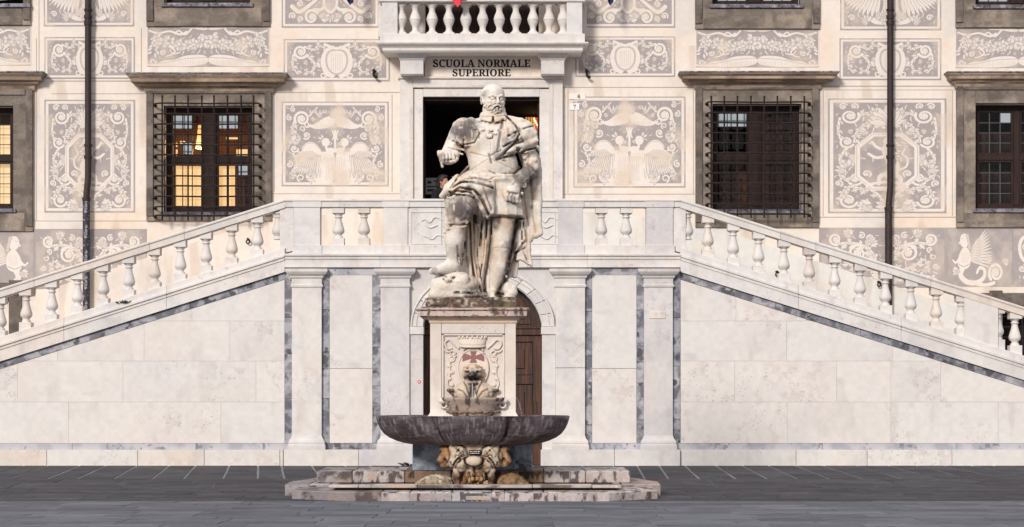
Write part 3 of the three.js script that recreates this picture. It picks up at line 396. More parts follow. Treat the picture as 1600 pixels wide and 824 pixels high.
// ---------------------------------------------------------------- ground
{
  const g = mesh('ground', new THREE.PlaneGeometry(400, 400).rotateX(-Math.PI / 2).translate(0, -0.008, 60), M.square); g.userData.kind = 'structure';
  const band = mesh('pavement', bx(-26, 26, -0.2, -0.004, -2.5, 8.4), M.mortar); band.userData.kind = 'structure';
  const skew = x => x < -1 ? 0.13 : x < 3 ? lerp(0.13, -0.05, (x + 1) / 4) : -0.05;
  const zs = [0.03, 1.9, 3.7, 5.5], mats = [M.pave, M.pave2, M.pave3, M.paveRed, M.pave];
  const tops = []; { let x = -13.5; while (x < 13.5) { tops.push(x); x += 0.5 + rr(-0.1, 0.12); } }
  const slab = (x0, x1, z0, z1, gap) => { const f = (x, z) => x + (z - 0.03) * skew(x); const P = [[f(x0, z0) + gap, z0 + 0.006], [f(x1, z0) - gap, z0 + 0.006], [f(x1, z1) - gap, z1 - 0.006], [f(x0, z1) + gap, z1 - 0.006]]; const s = prism(P.map(p => [p[0], -p[1]]), 0, 0.05, 0.004); return s.rotateX(-Math.PI / 2).translate(0, -0.047 + rr(-0.002, 0.002), 0); };
  for (let r = 0; r < 3; r++) for (let i = 0; i < tops.length - 1; i++) mesh('paving_stone', slab(tops[i], tops[i + 1], zs[r], zs[r + 1], rr(0.012, 0.024)), mats[(rnd() * 5) | 0], band);
  const zb = [5.5, 6.9, 8.4]; for (let r = 0; r < 2; r++) { let x = -13 + r * 0.4; while (x < 13) { const w = rr(0.9, 1.6); mesh('paving_stone', slab(x, x + w, zb[r], zb[r + 1], 0.005), mats[(rnd() * 5) | 0], band); x += w; } }
  const lay = (par, zA, zB, depth, len, mats2, lim) => { let z = zA, r = 0; while (z < zB) { const d = depth * rr(0.85, 1.15), e = Math.min(z + d, zB); const hw = lim(z); let x = -hw - rr(0, len); while (x < hw) { const w = len * rr(0.7, 1.35); mesh('paving_stone', bx(x + 0.004, x + w - 0.004, -0.06, rr(-0.0015, 0.0015), z + 0.004, e - 0.004, 0.004), mats2[(rnd() * mats2.length) | 0], par); x += w; } z = e; r++; } };
  const road = mesh('road', bx(-26, 26, -0.3, -0.012, 8.4, 11.6), M.joint); road.userData.kind = 'structure';
  lay(road, 8.41, 11.6, 0.36, 0.95, [M.pave, M.pave2, M.pave3, M.paveRed, M.pave2], () => 9.4);
  const sq = mesh('square_paving', bx(-26, 26, -0.3, -0.012, 11.61, 17.5), M.joint); sq.userData.kind = 'structure';
  lay(sq, 11.615, 17.3, 0.42, 0.9, [M.square, M.square2, M.square3, M.square4, M.square], z => 8.6 - (z - 11.6) * 0.25);
}
// ---------------------------------------------------------------- the palace behind
const ZF = -2.6, fx = p => X(p, ZF), fy = p => Y(p, ZF);
const palace = thing('palace', 'pale palace front with grey scratched plaster decoration, grilled windows and a marble balcony', 'building', [0, 0, 0]);
const holes = [];                                                 // openings in the wall: [px0, px1, py0, py1]
const WIN = [
  { o: [256.5, 394.5, 166, 332], s: [229, 425, 137, 346], c: [203, 447, 119, 138], lit: 'lit' },
  { o: [1113, 1252, 163, 328], s: [1086.5, 1279.5, 131, 356], c: [1060, 1309, 117, 132], lit: 'dark' },
  { o: [1524, 1662, 162, 327], s: [1494, 1692, 131, 356], c: [1476, 1712, 116, 131], lit: 'brown' },
  { o: [-117, 21, 166, 327], s: [-148, 52, 139, 362], c: [-168, 80, 116, 134], lit: 'pale' },
];
const UP = [{ o: [257, 391, -160, 6], s: [229, 422, -190, 42], lit: 'grey' }, { o: [1113, 1250, -160, 8], s: [1086, 1281, -190, 46], lit: 'grey' }, { o: [-90, 44, -160, 7], s: [-118, 48, -190, 40], lit: 'grey' }, { o: [1524, 1662, -160, 9], s: [1493, 1692, -190, 44], lit: 'grey' }];
const LOW = [{ o: [-66, 14, 462, 560], lit: 'cellarLit' }, { o: [1566, 1650, 478, 560], lit: 'cellar' }];
const portal = [661, 843, 152, 395], balDoor = [664, 842, -170, 52];
for (const w of [...WIN, ...UP, ...LOW]) holes.push(w.o); holes.push(portal, balDoor);
{
  const hp = holes.map(([a, b, c, d]) => rectP(fx(a), fx(b), fy(d), fy(c)));
  mesh('facade_wall', prism(rectP(-15, 16, -0.2, 11), ZF - 0.45, ZF, 0, hp), M.plaster, palace);
  mesh('side_wall', [bx(-15, -14.6, -0.2, 11, ZF - 7, ZF - 0.46), bx(15.6, 16, -0.2, 11, ZF - 7, ZF - 0.46), bx(-15, 16, -0.2, 11, ZF - 7.4, ZF - 7.01)], M.plaster, palace);
  mesh('roof', bx(-15.5, 16.5, 11.002, 11.3, ZF - 8, ZF + 0.6, 0.03), M.serena, palace);
}
// thin scratched lines and grey fields in the plaster
const line = (a, b, c, d, m = M.plasterLine, t = 0.003) => bx(fx(a), fx(b), fy(d), fy(c), ZF - 0.01, ZF + t);
[[80, 203, 126, 127.4], [80, 230, 146, 147], [425, 625, 144, 145.2], [878, 1087, 136, 137.2], [1280, 1494, 134, 135.4], [1280, 1494, 140.2, 141], [52, 229, 345, 346], [425, 625, 302.5, 303.3], [880, 1086, 303, 304], [1280, 1494, 339, 340.2], [56, 57, 60, 345], [60, 61, 0, 116], [220, 221, 44, 118], [428, 429, 148, 300], [612, 613, 148, 300], [887, 888, 140, 302], [1083, 1084, 140, 304], [1286, 1287, 142, 338], [1488, 1489, 142, 338]].forEach(a => mesh('plaster_line', line(...a), M.plasterLine, palace));
mesh('frieze_field', [line(48, 229, 358, 452, null, 0.004), line(1280, 1494, 356, 450, null, 0.004), line(-150, 48, 363, 452, null, 0.004), line(1494, 1720, 357, 446, null, 0.004)], tint(M.plaster, 0.50, 0.50, 0.535), palace);
mesh('dado', [prism([[fx(-150), fy(700)], [fx(600), fy(700)], [fx(600), fy(330)], [fx(425), fy(340)], [fx(-150), fy(525)]], ZF - 0.01, ZF + 0.012), prism([[fx(908), fy(700)], [fx(1750), fy(700)], [fx(1750), fy(545)], [fx(1120), fy(348)], [fx(908), fy(330)]], ZF - 0.01, ZF + 0.012)].slice(0, 1), M.plaster, palace);
mesh('dado', prism([[fx(908), fy(700)], [fx(1560), fy(700)], [fx(1560), fy(500)], [fx(1090), fy(348)], [fx(908), fy(330)]], ZF - 0.01, ZF + 0.012), tint(M.plaster, 0.9, 0.98, 1.04), palace);
function painted(kind, a, b, c, d, mirrored) {
  const g = new THREE.BoxGeometry(fx(b) - fx(a), fy(c) - fy(d), 0.02); g.translate((fx(a) + fx(b)) / 2, (fy(c) + fy(d)) / 2, ZF - 0.002);
  return mesh('sgraffito_panel', g, mirrored ? mir(kind) : MAT[kind], palace, true);
}
painted('octagon', 69, 210.5, 156, 332); painted('octagon', 1294, 1479, 154, 333, true);
painted('eagle', 440, 607, 159, 291); painted('eagle', 896, 1071, 151, 293, true);
painted('shield', 69, 210, 58, 123); painted('shield', 443, 609, 61, 127); painted('shield', 899, 1055, 57, 120, true); painted('shield', 1312, 1471, 60, 125, true);
painted('garland', 229, 421, 42, 104); painted('garland', 1087, 1280, 45, 105, true); painted('garland', -140, 48, 40, 102, true); painted('garland', 1493, 1690, 45, 106);
painted('topWing', 68, 209, -80, 41); painted('topWing', 1313, 1471, -76, 47, true); painted('topScroll', 440, 592, -80, 43); painted('topScroll', 908, 1055, -78, 43, true);
painted('vines', 56, 228, 360, 446); painted('vines', 1284, 1476, 356, 444, true);
painted('creature', -70, 52, 362, 452, true); painted('creature', 1482, 1582, 358, 448); painted('trophy', 1584, 1670, 358, 448);

function windowUnit(w, big) {
  const W = sub('window', palace), [a, b, c, d] = w.o, x0 = fx(a), x1 = fx(b), y0 = fy(d), y1 = fy(c), z = ZF;
  if (w.s) {
    const [sa, sb, sc, sd] = w.s, X0 = fx(sa), X1 = fx(sb), Y0 = fy(sd), Y1 = fy(sc);
    mesh('stone_surround', [bx(X0, x0, Y0, Y1, z - 0.1, z + 0.05, 0.008), bx(x1, X1, Y0, Y1, z - 0.1, z + 0.05, 0.008), bx(x0, x1, y1, Y1, z - 0.1, z + 0.05, 0.008), bx(x0, x1, Y0, y0, z - 0.1, z + 0.05, 0.008)], rnd() < 0.5 ? M.serena : tint(M.serena, 1.08, 1.04, 1), W);
    mesh('raised_fillet', [bx(X0 + 0.002, X0 + 0.14, Y0 + 0.1, Y1, z, z + 0.085, 0.012), bx(X1 - 0.14, X1 - 0.002, Y0 + 0.1, Y1, z, z + 0.085, 0.012), bx(X0 + 0.15, X1 - 0.15, Y1 - 0.13, Y1 - 0.003, z, z + 0.082, 0.012)], M.serena2, W);
    mesh('apron', bx(X0 + 0.16, X1 - 0.16, Y0 + 0.004, y0 - 0.08, z, z + 0.062, 0.01), M.serena, W);
  }
  if (w.c) {
    const [ca, cb, cc, cd] = w.c, X0 = fx(w.s[0]), X1 = fx(w.s[1]), o = X0 - fx(ca), yb = fy(cd), yt = fy(cc), h = yt - yb;
    mesh('cornice', ledge(X0, X1, z - 0.05, z + 0.05, [[0, yb - 0.1], [0.02, yb - 0.1], [0.05, yb - 0.02], [o * 0.45, yb + h * 0.1], [o * 0.5, yb + h * 0.28], [o * 0.8, yb + h * 0.34], [o * 0.82, yb + h * 0.6], [o, yb + h * 0.82], [o, yb + h * 0.9]]), M.serena3, W);
    mesh('lead_flashing', bx(X0 - o - 0.015, X1 + o + 0.015, yt - h * 0.1 + 0.002, yt + 0.012, z - 0.04, z + 0.05 + o + 0.02, 0.01), M.lead, W);
  }
  // sill
  mesh('sill', bx(x0 - 0.06, x1 + 0.06, y0 - 0.075, y0 + 0.002, z - 0.3, z + 0.11, 0.012), M.lead, W);
  // timber frame
  const fz = z - 0.2, t = 0.085, mx = (x0 + x1) / 2, h = y1 - y0, ty = y0 + h * 0.5, mw = big ? 0.06 : 0.125;
  mesh('window_frame', [bx(x0, x0 + t, y0, y1, fz - 0.08, fz, 0.01), bx(x1 - t, x1, y0, y1, fz - 0.08, fz, 0.01), bx(x0 + t, x1 - t, y1 - t * 1.2, y1, fz - 0.08, fz, 0.01), bx(x0 + t, x1 - t, y0 + 0.003, y0 + t, fz - 0.08, fz, 0.01)], M.sash, W);
  mesh('mullion', bx(mx - mw, mx + mw, y0 + t, y1 - t * 1.2, fz - 0.09, fz + 0.012, 0.012), M.sash, W);
  const lights = []; for (const s of [-1, 1]) { const la = s < 0 ? x0 + t : mx + mw, lb = s < 0 ? mx - mw : x1 - t; lights.push([la, lb, ty + 0.05, y1 - t * 1.2, big ? 4 : 3, s, 1], [la, lb, y0 + t, ty - 0.05, big ? 4 : 4, s, 0]); mesh('transom', bx(la, lb, ty - 0.05, ty + 0.05, fz - 0.08, fz + 0.006, 0.01), M.sash, W); }
  for (const [la, lb, ya, yb, nr, s, up] of lights) {
    const e = 0.045, A = la + e, B = lb - e, C = ya + e, E = yb - e;
    mesh('sash', [bx(la, A, ya, yb, fz - 0.07, fz - 0.012, 0.006), bx(B, lb, ya, yb, fz - 0.07, fz - 0.012, 0.006), bx(A, B, ya, C, fz - 0.07, fz - 0.012, 0.006), bx(A, B, E, yb, fz - 0.07, fz - 0.012, 0.006)], M.sash, W);
    const bars = []; for (let i = 1; i < 3; i++) { const x = lerp(A, B, i / 3); bars.push(bx(x - 0.008, x + 0.008, C, E, fz - 0.055, fz - 0.03)); } for (let j = 1; j < nr; j++) { const y = lerp(C, E, j / nr); bars.push(bx(A, B, y - 0.0075, y + 0.0075, fz - 0.0545, fz - 0.0305)); }
    mesh('glazing_bars', bars, big ? flat(0.07, 0.065, 0.07, 0.7) : M.sash, W);
    for (let i = 0; i < 3; i++) for (let j = 0; j < nr; j++) {
      const sky = w.lit === 'lit' ? (up && ((j === 2 && i < 2) || (j === 0 && i === 1 && s < 0) || (s > 0 && j === 2 && i < 1))) || (!up && s > 0 && i === 2 && j === 3) : w.lit === 'dark' ? up && s < 0 && ((j === 2) || (i > 0 && j === 0 && rnd() < 0.5)) : w.lit === 'brown' ? up && s < 0 && i === 2 && j === 2 + (nr > 3 ? 1 : 0) : w.lit === 'grey' ? true : false;
      const p = bx(lerp(A, B, i / 3) + 0.006, lerp(A, B, (i + 1) / 3) - 0.006, lerp(C, E, j / nr) + 0.006, lerp(C, E, (j + 1) / nr) - 0.006, -0.002, 0.002);
      mesh('pane', p, sky ? M.glassSky : M.glass, W).position.z = fz - 0.044;
    }
  }
  // the room behind
  const rz = z - 0.46, rd = 2.4, warm = w.lit === 'lit' || w.lit === 'pale', rm = warm ? M.roomWarm : M.roomDark, R = [x0 - 0.5, x1 + 0.5, y0 - 0.9, y1 + 0.6];
  mesh('room', [bx(R[0], R[1], R[2], R[3], rz - rd - 0.05, rz - rd), bx(R[0] - 0.05, R[0], R[2], R[3], rz - rd, rz), bx(R[1], R[1] + 0.05, R[2], R[3], rz - rd, rz), bx(R[0], R[1], R[2] - 0.05, R[2], rz - rd, rz), bx(R[0], R[1], R[3], R[3] + 0.05, rz - rd, rz)], rm, W);
  const drape = (xa, xb, ya, yb, m, zz = fz - 0.16) => { const rows = [], n = Math.max(6, Math.round((xb - xa) / 0.03)); for (let i = 0; i <= n; i++) { const x = lerp(xa, xb, i / n), q = zz + 0.015 * Math.sin(i * 1.3); rows.push([[x, ya, q], [x, yb, q]]); } mesh('curtain', quads(rows), m, W); };
  if (w.lit === 'lit') {
    mesh('lit_blind_or_glint', bx(x0 + 0.15, mx - 0.13, y0 + 0.1, ty - 0.06, fz - 0.16, fz - 0.15), M.blind, W); mesh('lit_blind_or_glint', bx(mx + 0.13, mx + 0.47, y0 + 0.1, ty - 0.06, fz - 0.16, fz - 0.15), M.blind, W); mesh('lit_blind_or_glint', bx(mx + 0.5, x1 - 0.14, ty + 0.06, ty + 0.24, fz - 0.16, fz - 0.15), M.blind, W);  // the last piece is an added amber glow behind the upper right panes
    for (const [a2, b2, c2, d2] of [[268, 272, 218, 226], [276, 284, 217, 223], [268, 272, 230, 240], [349, 368, 211, 214]]) mesh('lit_blind_or_glint', bx(fx(a2), fx(b2), fy(d2), fy(c2), fz - 0.16, fz - 0.15), M.blind, W);  // amber glints in the upper panes, put in as small glowing pieces
    drape(mx + 0.48, x1 - 0.1, y0 + 0.1, ty - 0.1, M.curtain);
  } else if (w.lit === 'pale') { mesh('lit_blind_or_glint', bx(x0 + 0.1, x1 - 0.1, y0 + 0.1, ty - 0.05, fz - 0.16, fz - 0.15), M.blindPale, W); mesh('lit_blind_or_glint', bx(x0 + 0.1, x1 - 0.1, ty + 0.05, y1 - 0.32, fz - 0.16, fz - 0.15), M.blindPale, W); }
  else if (w.lit === 'dark') { drape(mx + 0.14, x1 - 0.1, y0 + 0.1, y1 - 0.15, M.curtain); drape(x0 + 0.15, mx - 0.14, y0 + 0.1, ty - 0.1, M.curtain, fz - 0.3); }
  else if (w.lit === 'brown') { drape(x0 + 0.1, x1 - 0.1, y0 + 0.1, y1 - 0.5, tint(M.curtain, 0.55, 0.5, 0.5), fz - 0.3); }
  return W;
}
const wins = WIN.map((w, i) => windowUnit(w, i > 1)); UP.forEach(w => windowUnit(w, false));
for (const w of LOW) { // barred cellar windows
  const W = sub('cellar_window', palace), [a, b, c, d] = w.o, x0 = fx(a), x1 = fx(b), y0 = fy(d), y1 = fy(c);
  mesh('stone_surround', [bx(x0 - 0.25, x0, y0, y1 + 0.3, ZF, ZF + 0.05, 0.008), bx(x1, x1 + 0.25, y0, y1 + 0.3, ZF, ZF + 0.05, 0.008), bx(x0 - 0.5, x1 + 0.5, y1 + 0.002, y1 + 0.25, ZF, ZF + 0.07, 0.01)], M.serena2, W);
  const bars = []; for (let i = 1; i < 5; i++) { const x = lerp(x0, x1, i / 5); mesh('bar', bx(x - 0.012, x + 0.012, y0, y1, ZF - 0.1, ZF - 0.076), M.iron, W); } for (let j = 1; j < 5; j++) { const y = lerp(y0, y1, j / 5); mesh('bar', bx(x0, x1, y - 0.012, y + 0.012, ZF - 0.074, ZF - 0.05), M.iron, W); }
  mesh('room', bx(x0 - 0.2, x1 + 0.2, y0 - 0.2, y1 + 0.2, ZF - 0.9, ZF - 0.8), M.dark, W);
  if (w.lit === 'cellarLit') { mesh('lit_pane', bx(x0 + 0.3, x1 - 0.12, y0 + 0.5, y0 + 0.62, ZF - 0.3, ZF - 0.29), M.blind, W); mesh('lit_pane', bx(x1 - 0.3, x1 - 0.12, y0 + 0.75, y0 + 1.0, ZF - 0.3, ZF - 0.29), tint(M.curtain, 3, 2.2, 1), W); }
}
{ // wall lamp in the lit room
  const x = fx(306), z = ZF - 0.62, W = wins[0];
  const em = flat(1, 0.8, 0.5); em.emissive.setRGB(1, 0.5, 0.13); em.emissiveIntensity = 0.9;
  mesh('lamp_shade', lathe([[0.06, 0.46], [0.085, 0.2], [0.115, 0]], 14).translate(x, Y(232, z), z), em, W);
  const L = new THREE.PointLight(new THREE.Color().setRGB(1, 0.6, 0.25), 5, 6); L.position.set(x, Y(236, z), z + 0.06); L.castShadow = true; scene.add(L);
}
function grille(W, xs, ys, a, b, top, bot) {
  const G = sub('window_grille', palace), zf = ZF + 0.3, r = 0.017;
  for (const p of xs) mesh('upright_bar', [new THREE.CylinderGeometry(r, r, fy(top) - fy(bot), 7).translate(X(p, zf), (fy(top) + fy(bot)) / 2, zf), new THREE.SphereGeometry(0.022, 7, 5).translate(X(p, zf), fy(top), zf)], M.iron, G);
  for (const p of ys) { const y = Y(p, zf) ; mesh('cross_bar', [tube([[X(a, ZF) , y, ZF - 0.02], [X(a, ZF), y, ZF + 0.2], [X(a + 3, zf), y + 0.006, zf], [X((a + b) / 2, zf), y, zf + 0.006], [X(b - 3, zf), y + 0.004, zf], [X(b, ZF), y, ZF + 0.2], [X(b, ZF), y, ZF - 0.02]], r * 0.95, 60, 6), new THREE.TorusGeometry(0.026, 0.01, 5, 10).translate(X(a, ZF), y, ZF + 0.07), new THREE.TorusGeometry(0.026, 0.01, 5, 10).translate(X(b, ZF), y, ZF + 0.07)], M.iron, G); }
}
grille(0, [253, 273, 293.5, 315, 334, 355, 376.5, 396], [162, 178.5, 194.5, 210.5, 226.6, 242.6, 258.6, 275.5, 291, 307.5, 323.6, 337], 243, 407, 154, 347);
grille(0, [1111.5, 1132, 1152.5, 1173.7, 1194.5, 1215, 1236, 1257], [160, 177, 192.5, 208.5, 224, 239.6, 256, 271.5, 287, 303, 319, 335], 1104, 1264, 155, 343);

{ // the marble portal with its frieze, consoles and lettering
  const P = sub('portal', palace), z = ZF, b = (a, c, d, e, z1, r = 0.006) => bx(fx(a), fx(c), fy(e), fy(d), z - 0.2, z + z1, r);
  const col = M.marble3;
  mesh('jamb', [b(625, 645, 125, 396, 0.12), b(645, 661, 140, 396, 0.08)], M.marble2, P); mesh('jamb', [b(860, 879, 125, 396, 0.12), b(843, 860, 140, 396, 0.08)], M.marble2, P);
  mesh('lintel', [b(645.2, 859.8, 125, 138, 0.118), b(661.2, 842.8, 138.2, 152, 0.078)], M.marble2, P);
  mesh('moulding', [b(622, 882, 121.5, 124.8, 0.16), b(640, 646, 134, 396, 0.135), b(858, 864, 134, 396, 0.135), b(646.2, 857.8, 134, 138.4, 0.133)], M.marbleWarm, P);
  mesh('frieze', b(664, 846, 88, 121.3, 0.07), tint(M.marble, 1.2, 1.12, 1.02), P);
  mesh('inscription', [textFit('SCUOLA NORMALE', fx(676.5), fx(828.5), fy(106), fy(94), z + 0.068), textFit('SUPERIORE', fx(707), fx(798), fy(120.3), fy(109), z + 0.068)], M.black, P);
  for (const [a, c] of [[620, 670], [838, 888]]) { const s = (c - a) / 50; mesh('console', [b(a + 7, c - 7, 98, 121.4, 0.42, 0.01), ...ledge(fx(a + 7), fx(c - 7), z - 0.1, z + 0.42, [[0, fy(100)], [0.02, fy(99)], [0.02, fy(95)], [0.06, fy(92)], [0.07, fy(89)], [0.1, fy(86)], [0.1, fy(82.6)]])], M.marble, P); }
}
{ // balcony
  const B = sub('balcony', palace), zf = -1.93, q = (a, c, d, e, z0, z1, r = 0.008) => bx(X(a, zf), X(c, zf), Y(e, zf), Y(d, zf), z0, z1, r), Yz = p => Y(p, zf);
  mesh('slab', ledge(X(600, zf), X(908, zf), ZF - 0.1, zf - 0.03, [[0, Yz(81)], [0.01, Yz(80)], [0.03, Yz(79)], [0.03, Yz(75)], [0.07, Yz(72)], [0.12, Yz(70.5)], [0.14, Yz(68.5)], [0.14, Yz(67)]]), M.marble2, B);
  mesh('soffit_moulding', bx(fx(670.5), fx(837.5), fy(92), Yz(81.2), ZF, ZF + 0.14, 0.01), M.marbleWarm, B);
  mesh('plinth', q(593.5, 914, 53, 66.8, ZF - 0.05, zf + 0.04), M.marble2, B);
  for (const [a, c] of [[596.5, 621], [885.5, 910]]) mesh('pier', q(a, c, -8, 53, zf - 0.28, zf), M.marble, B);
  mesh('handrail', q(592, 915, -24, 3, zf - 0.34, zf + 0.04, 0.02), M.marble2, B);
  for (const x of [X(598.5, zf), X(908, zf)]) mesh('side_balustrade', bx(x - 0.12, x + 0.12, Yz(53), Yz(3), ZF, zf - 0.3, 0.01), M.marble, B);
  const H = Yz(3) - Yz(52), pr = [[0.09, 0], [0.09, 0.08], [0.078, 0.1], [0.06, 0.14], [0.054, 0.21], [0.062, 0.28], [0.086, 0.37], [0.097, 0.43], [0.098, 0.47], [0.106, 0.475], [0.106, 0.525], [0.098, 0.53], [0.097, 0.57], [0.086, 0.63], [0.062, 0.72], [0.054, 0.79], [0.06, 0.86], [0.078, 0.9], [0.09, 0.92], [0.09, 1]].map(([r, y]) => [r * 1.06, y * H]);
  const g0 = [lathe(pr, 18), bx(-0.105, 0.105, 0, 0.06 * H, -0.1, 0.1, 0.006), bx(-0.105, 0.105, 0.94 * H, H, -0.1, 0.1, 0.006)];
  for (const p of [626, 648, 674.6, 701, 727.7, 754, 780, 806, 833, 858, 880]) mesh('baluster', g0.map(g => g.clone().translate(X(p, zf), Yz(52.4), zf - 0.16)), M.marble2, B);
  const D2 = sub('balcony_door', palace), W = fx(842) - fx(664);
  for (let i = 0; i < 2; i++) { const a = fx(664) + i * W / 2; mesh('door_leaf', [bx(a + 0.004, a + W / 2 - 0.004, fy(52), fy(-168), ZF - 0.3, ZF - 0.24), ...[0, 1].map(k => bx(a + 0.14 + k * 0.5, a + 0.52 + k * 0.5, fy(48), fy(-60), ZF - 0.25, ZF - 0.22, 0.01))], M.sash, D2); }
}
{ // hall behind the portal: dark panelled room with a lit strip of decoration
  const H = sub('entrance_hall', palace), x0 = fx(600), x1 = fx(905), yb = 3.86, yt = fy(140), z0 = ZF - 0.46, z1 = ZF - 4.4;
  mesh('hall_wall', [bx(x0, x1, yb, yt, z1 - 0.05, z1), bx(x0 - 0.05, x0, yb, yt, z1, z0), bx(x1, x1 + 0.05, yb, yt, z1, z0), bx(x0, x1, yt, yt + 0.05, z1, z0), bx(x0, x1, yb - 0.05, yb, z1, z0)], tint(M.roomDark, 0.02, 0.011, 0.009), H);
  mesh('added_shade_liner', [bx(fx(661) + 0.002, fx(843) - 0.002, fy(157), fy(152) - 0.002, ZF - 0.46, ZF - 0.04), bx(fx(661) + 0.002, fx(663.5), yb, fy(157), ZF - 0.46, ZF - 0.12), bx(fx(840.5), fx(843) - 0.002, yb, fy(157), ZF - 0.46, ZF - 0.12)], M.sash, H);  // dark liner added to stand in for shade on the pale reveal
  const zz = ZF - 3.4, hx = p => X(p, zz), hy = p => Y(p, zz);
  const gold = flat(0.7, 0.4, 0.1); gold.emissive.setRGB(1, 0.5, 0.1); gold.emissiveIntensity = 0.42; const red = flat(0.5, 0.1, 0.03); red.emissive.setRGB(1, 0.16, 0.03); red.emissiveIntensity = 0.3; const bead = flat(1, 0.9, 0.7); bead.emissive.setRGB(1, 0.85, 0.55); bead.emissiveIntensity = 1.3; const wh = flat(0.5, 0.45, 0.38); wh.emissive.setRGB(1, 0.85, 0.7); wh.emissiveIntensity = 0.25;
  for (let i = 0; i < 4; i++) mesh('lit_curtain', bx(hx(821 + i * 4), hx(824 + i * 4), hy(196 + i * 2), hy(183), zz - 0.02, zz, 0.005), gold, H);
  mesh('lit_curtain', prism([[hx(833), hy(183)], [hx(833), hy(196)], [hx(838), hy(206)], [hx(850), hy(208)], [hx(850), hy(183)]], zz - 0.1, zz - 0.05), red, H);
  for (let i = 0; i < 7; i++) mesh('light_bulb', new THREE.SphereGeometry(0.022, 8, 6).translate(hx(834.5 + i * 1.6), hy(186 + i * 3.1), zz + 0.03), bead, H);
  mesh('pale_cloth', bx(hx(838), hx(850), hy(240), hy(210), zz - 0.1, zz - 0.05), wh, H);
  const L = new THREE.PointLight(new THREE.Color().setRGB(1, 0.55, 0.25), 0.05, 5); L.position.set(hx(836), hy(196), zz + 0.3); L.castShadow = true; scene.add(L);
  const board = flat(0.30, 0.31, 0.34); mesh('notice_board', [bx(X(664, ZF - 1.2), X(693, ZF - 1.2), Y(304, ZF - 1.2), Y(278, ZF - 1.2), ZF - 1.24, ZF - 1.2, 0.01)], board, H);
  mesh('notice', [[668, 674, 283, 287], [678, 690, 282, 284], [667, 688, 291, 292.5], [668, 684, 296, 299]].map(([a, b, c, d]) => bx(X(a, ZF - 1.2), X(b, ZF - 1.2), Y(d, ZF - 1.2), Y(c, ZF - 1.2), ZF - 1.2, ZF - 1.19)), M.dark, H);
}
// ---------------------------------------------------------------- pipes, hooks, plates, flags on the front
function pipe(px, label, kink, foot) {
  const t = thing('drainpipe', label, 'drainpipe', [0, 0, 0]), z = ZF + 0.13, x = fx(px), r = 0.064;
  const end = fy(foot);
  mesh('upper_pipe', tube([[x, fy(-170), z], [x, fy(0), z], [x, fy(150), z], [x, fy(kink - 34), z], [x, fy(kink - 28), z], [x - 0.03, fy(kink), z], [x - 0.035, fy(kink + 10), z]], r, 80, 12), M.pipe, t);
  mesh('lower_pipe', tube([[x - 0.035, fy(kink + 8), z], [x - 0.035, fy(kink + 90), z], [x - 0.035, end, z]], r * 1.12, 20, 12), px < 500 ? M.pipeOld : M.pipe, t);
  for (const [p, h] of [[18, 3], [29, 5], [38, 7], [229, 3.5], [247, 5], [kink + 8, 6]]) mesh('collar', new THREE.CylinderGeometry(r * 1.32, r * 1.2, h / 79, 14).translate(p > kink - 5 ? x - 0.035 : x, fy(p), z), M.pipe, t);
  mesh('bracket', [20, 240].map(p => bx(x - 0.02, x + 0.02, fy(p) - 0.02, fy(p) + 0.02, ZF - 0.03, z)), M.iron, t);
}
pipe(139.5, 'brown drainpipe left of the lit grilled window, its lowest length patchy lead grey', 305, 500); pipe(1389.5, 'dark brown drainpipe right of the unlit grilled window', 320, 500);
for (const [px, py, s, l] of [[587, 117, 1, 'black iron hook below the painted panel left of the inscription'], [919, 117, -1, 'black iron hook below the painted panel right of the inscription']]) { const t = tag(mesh('wall_hook', [tube([[fx(px - 2.5), fy(py - 6), ZF], [fx(px - 2.5), fy(py - 6), ZF + 0.1], [fx(px - 2), fy(py + 3), ZF + 0.12], [fx(px + 1), fy(py + 5.5), ZF + 0.13], [fx(px + 3), fy(py + 4.5), ZF + 0.13]], 0.026, 20, 7), bx(fx(px - 5), fx(px + 1), fy(py - 4), fy(py - 6), ZF - 0.02, ZF + 0.1, 0.01)], M.iron), l, 'hook', 'iron hooks beside the portal'); }
function plate(px, w, py, h, txt, tp, label, m) { const t = thing('number_plate', label, 'number plate', [0, 0, 0], 'number plates right of the portal'); mesh('plate', bx(fx(px - w / 2), fx(px + w / 2), fy(py + h / 2), fy(py - h / 2), ZF - 0.01, ZF + 0.018, 0.004), m, t); if (txt) mesh('numeral', textFit(txt, fx(tp - 2), fx(tp + 2), fy(py + 3), fy(py - 3), ZF + 0.017, 0.004), M.black, t); }
plate(902, 26, 151, 9, '6', 904.5, 'white wall plate with the small black numeral 6', flat(0.78, 0.74, 0.68)); plate(898, 14.5, 167, 10, '7', 898, 'white square plate with the numeral 7', flat(0.8, 0.8, 0.8)); plate(898, 6, 158.5, 4, '', 0, 'tiny worn blank tile between the two numeral plates', flat(0.6, 0.5, 0.43));
function flag(px, col, label, tip, wid, z = -1.75) {
  const t = thing('flag', label, 'flag', [0, 0, 0], 'flags hung from the balcony'), zz = z, x = X(px, zz), y = Y(tip, zz);
  const rows = []; for (let i = 0; i <= 16; i++) { const u = i / 16, r = []; for (let j = 0; j <= 10; j++) { const v = j / 10; r.push([x + (u - 0.5) * wid + 0.03 * Math.sin(v * 4), y + Math.abs(u - 0.62) * Math.min(0.5, wid * 1.5) + v * 1.1, zz + 0.05 * Math.sin(u * 11 + v * 3)]); } rows.push(r); }
  const back = rows.map(r => r.map(p => [p[0], p[1], p[2] - 0.006]));
  mesh('cloth', [quads(rows), quads(back)], col, t); mesh('pole', new THREE.CylinderGeometry(0.02, 0.02, 2.6, 8).rotateX(0.9).translate(x, y + 1.3, zz - 0.7), M.sash, t);
}
const red = flat(0.75, 0.05, 0.075, 0.85); flag(712, red, 'red flag whose tip hangs over the balcony balusters', 12, 0.34);
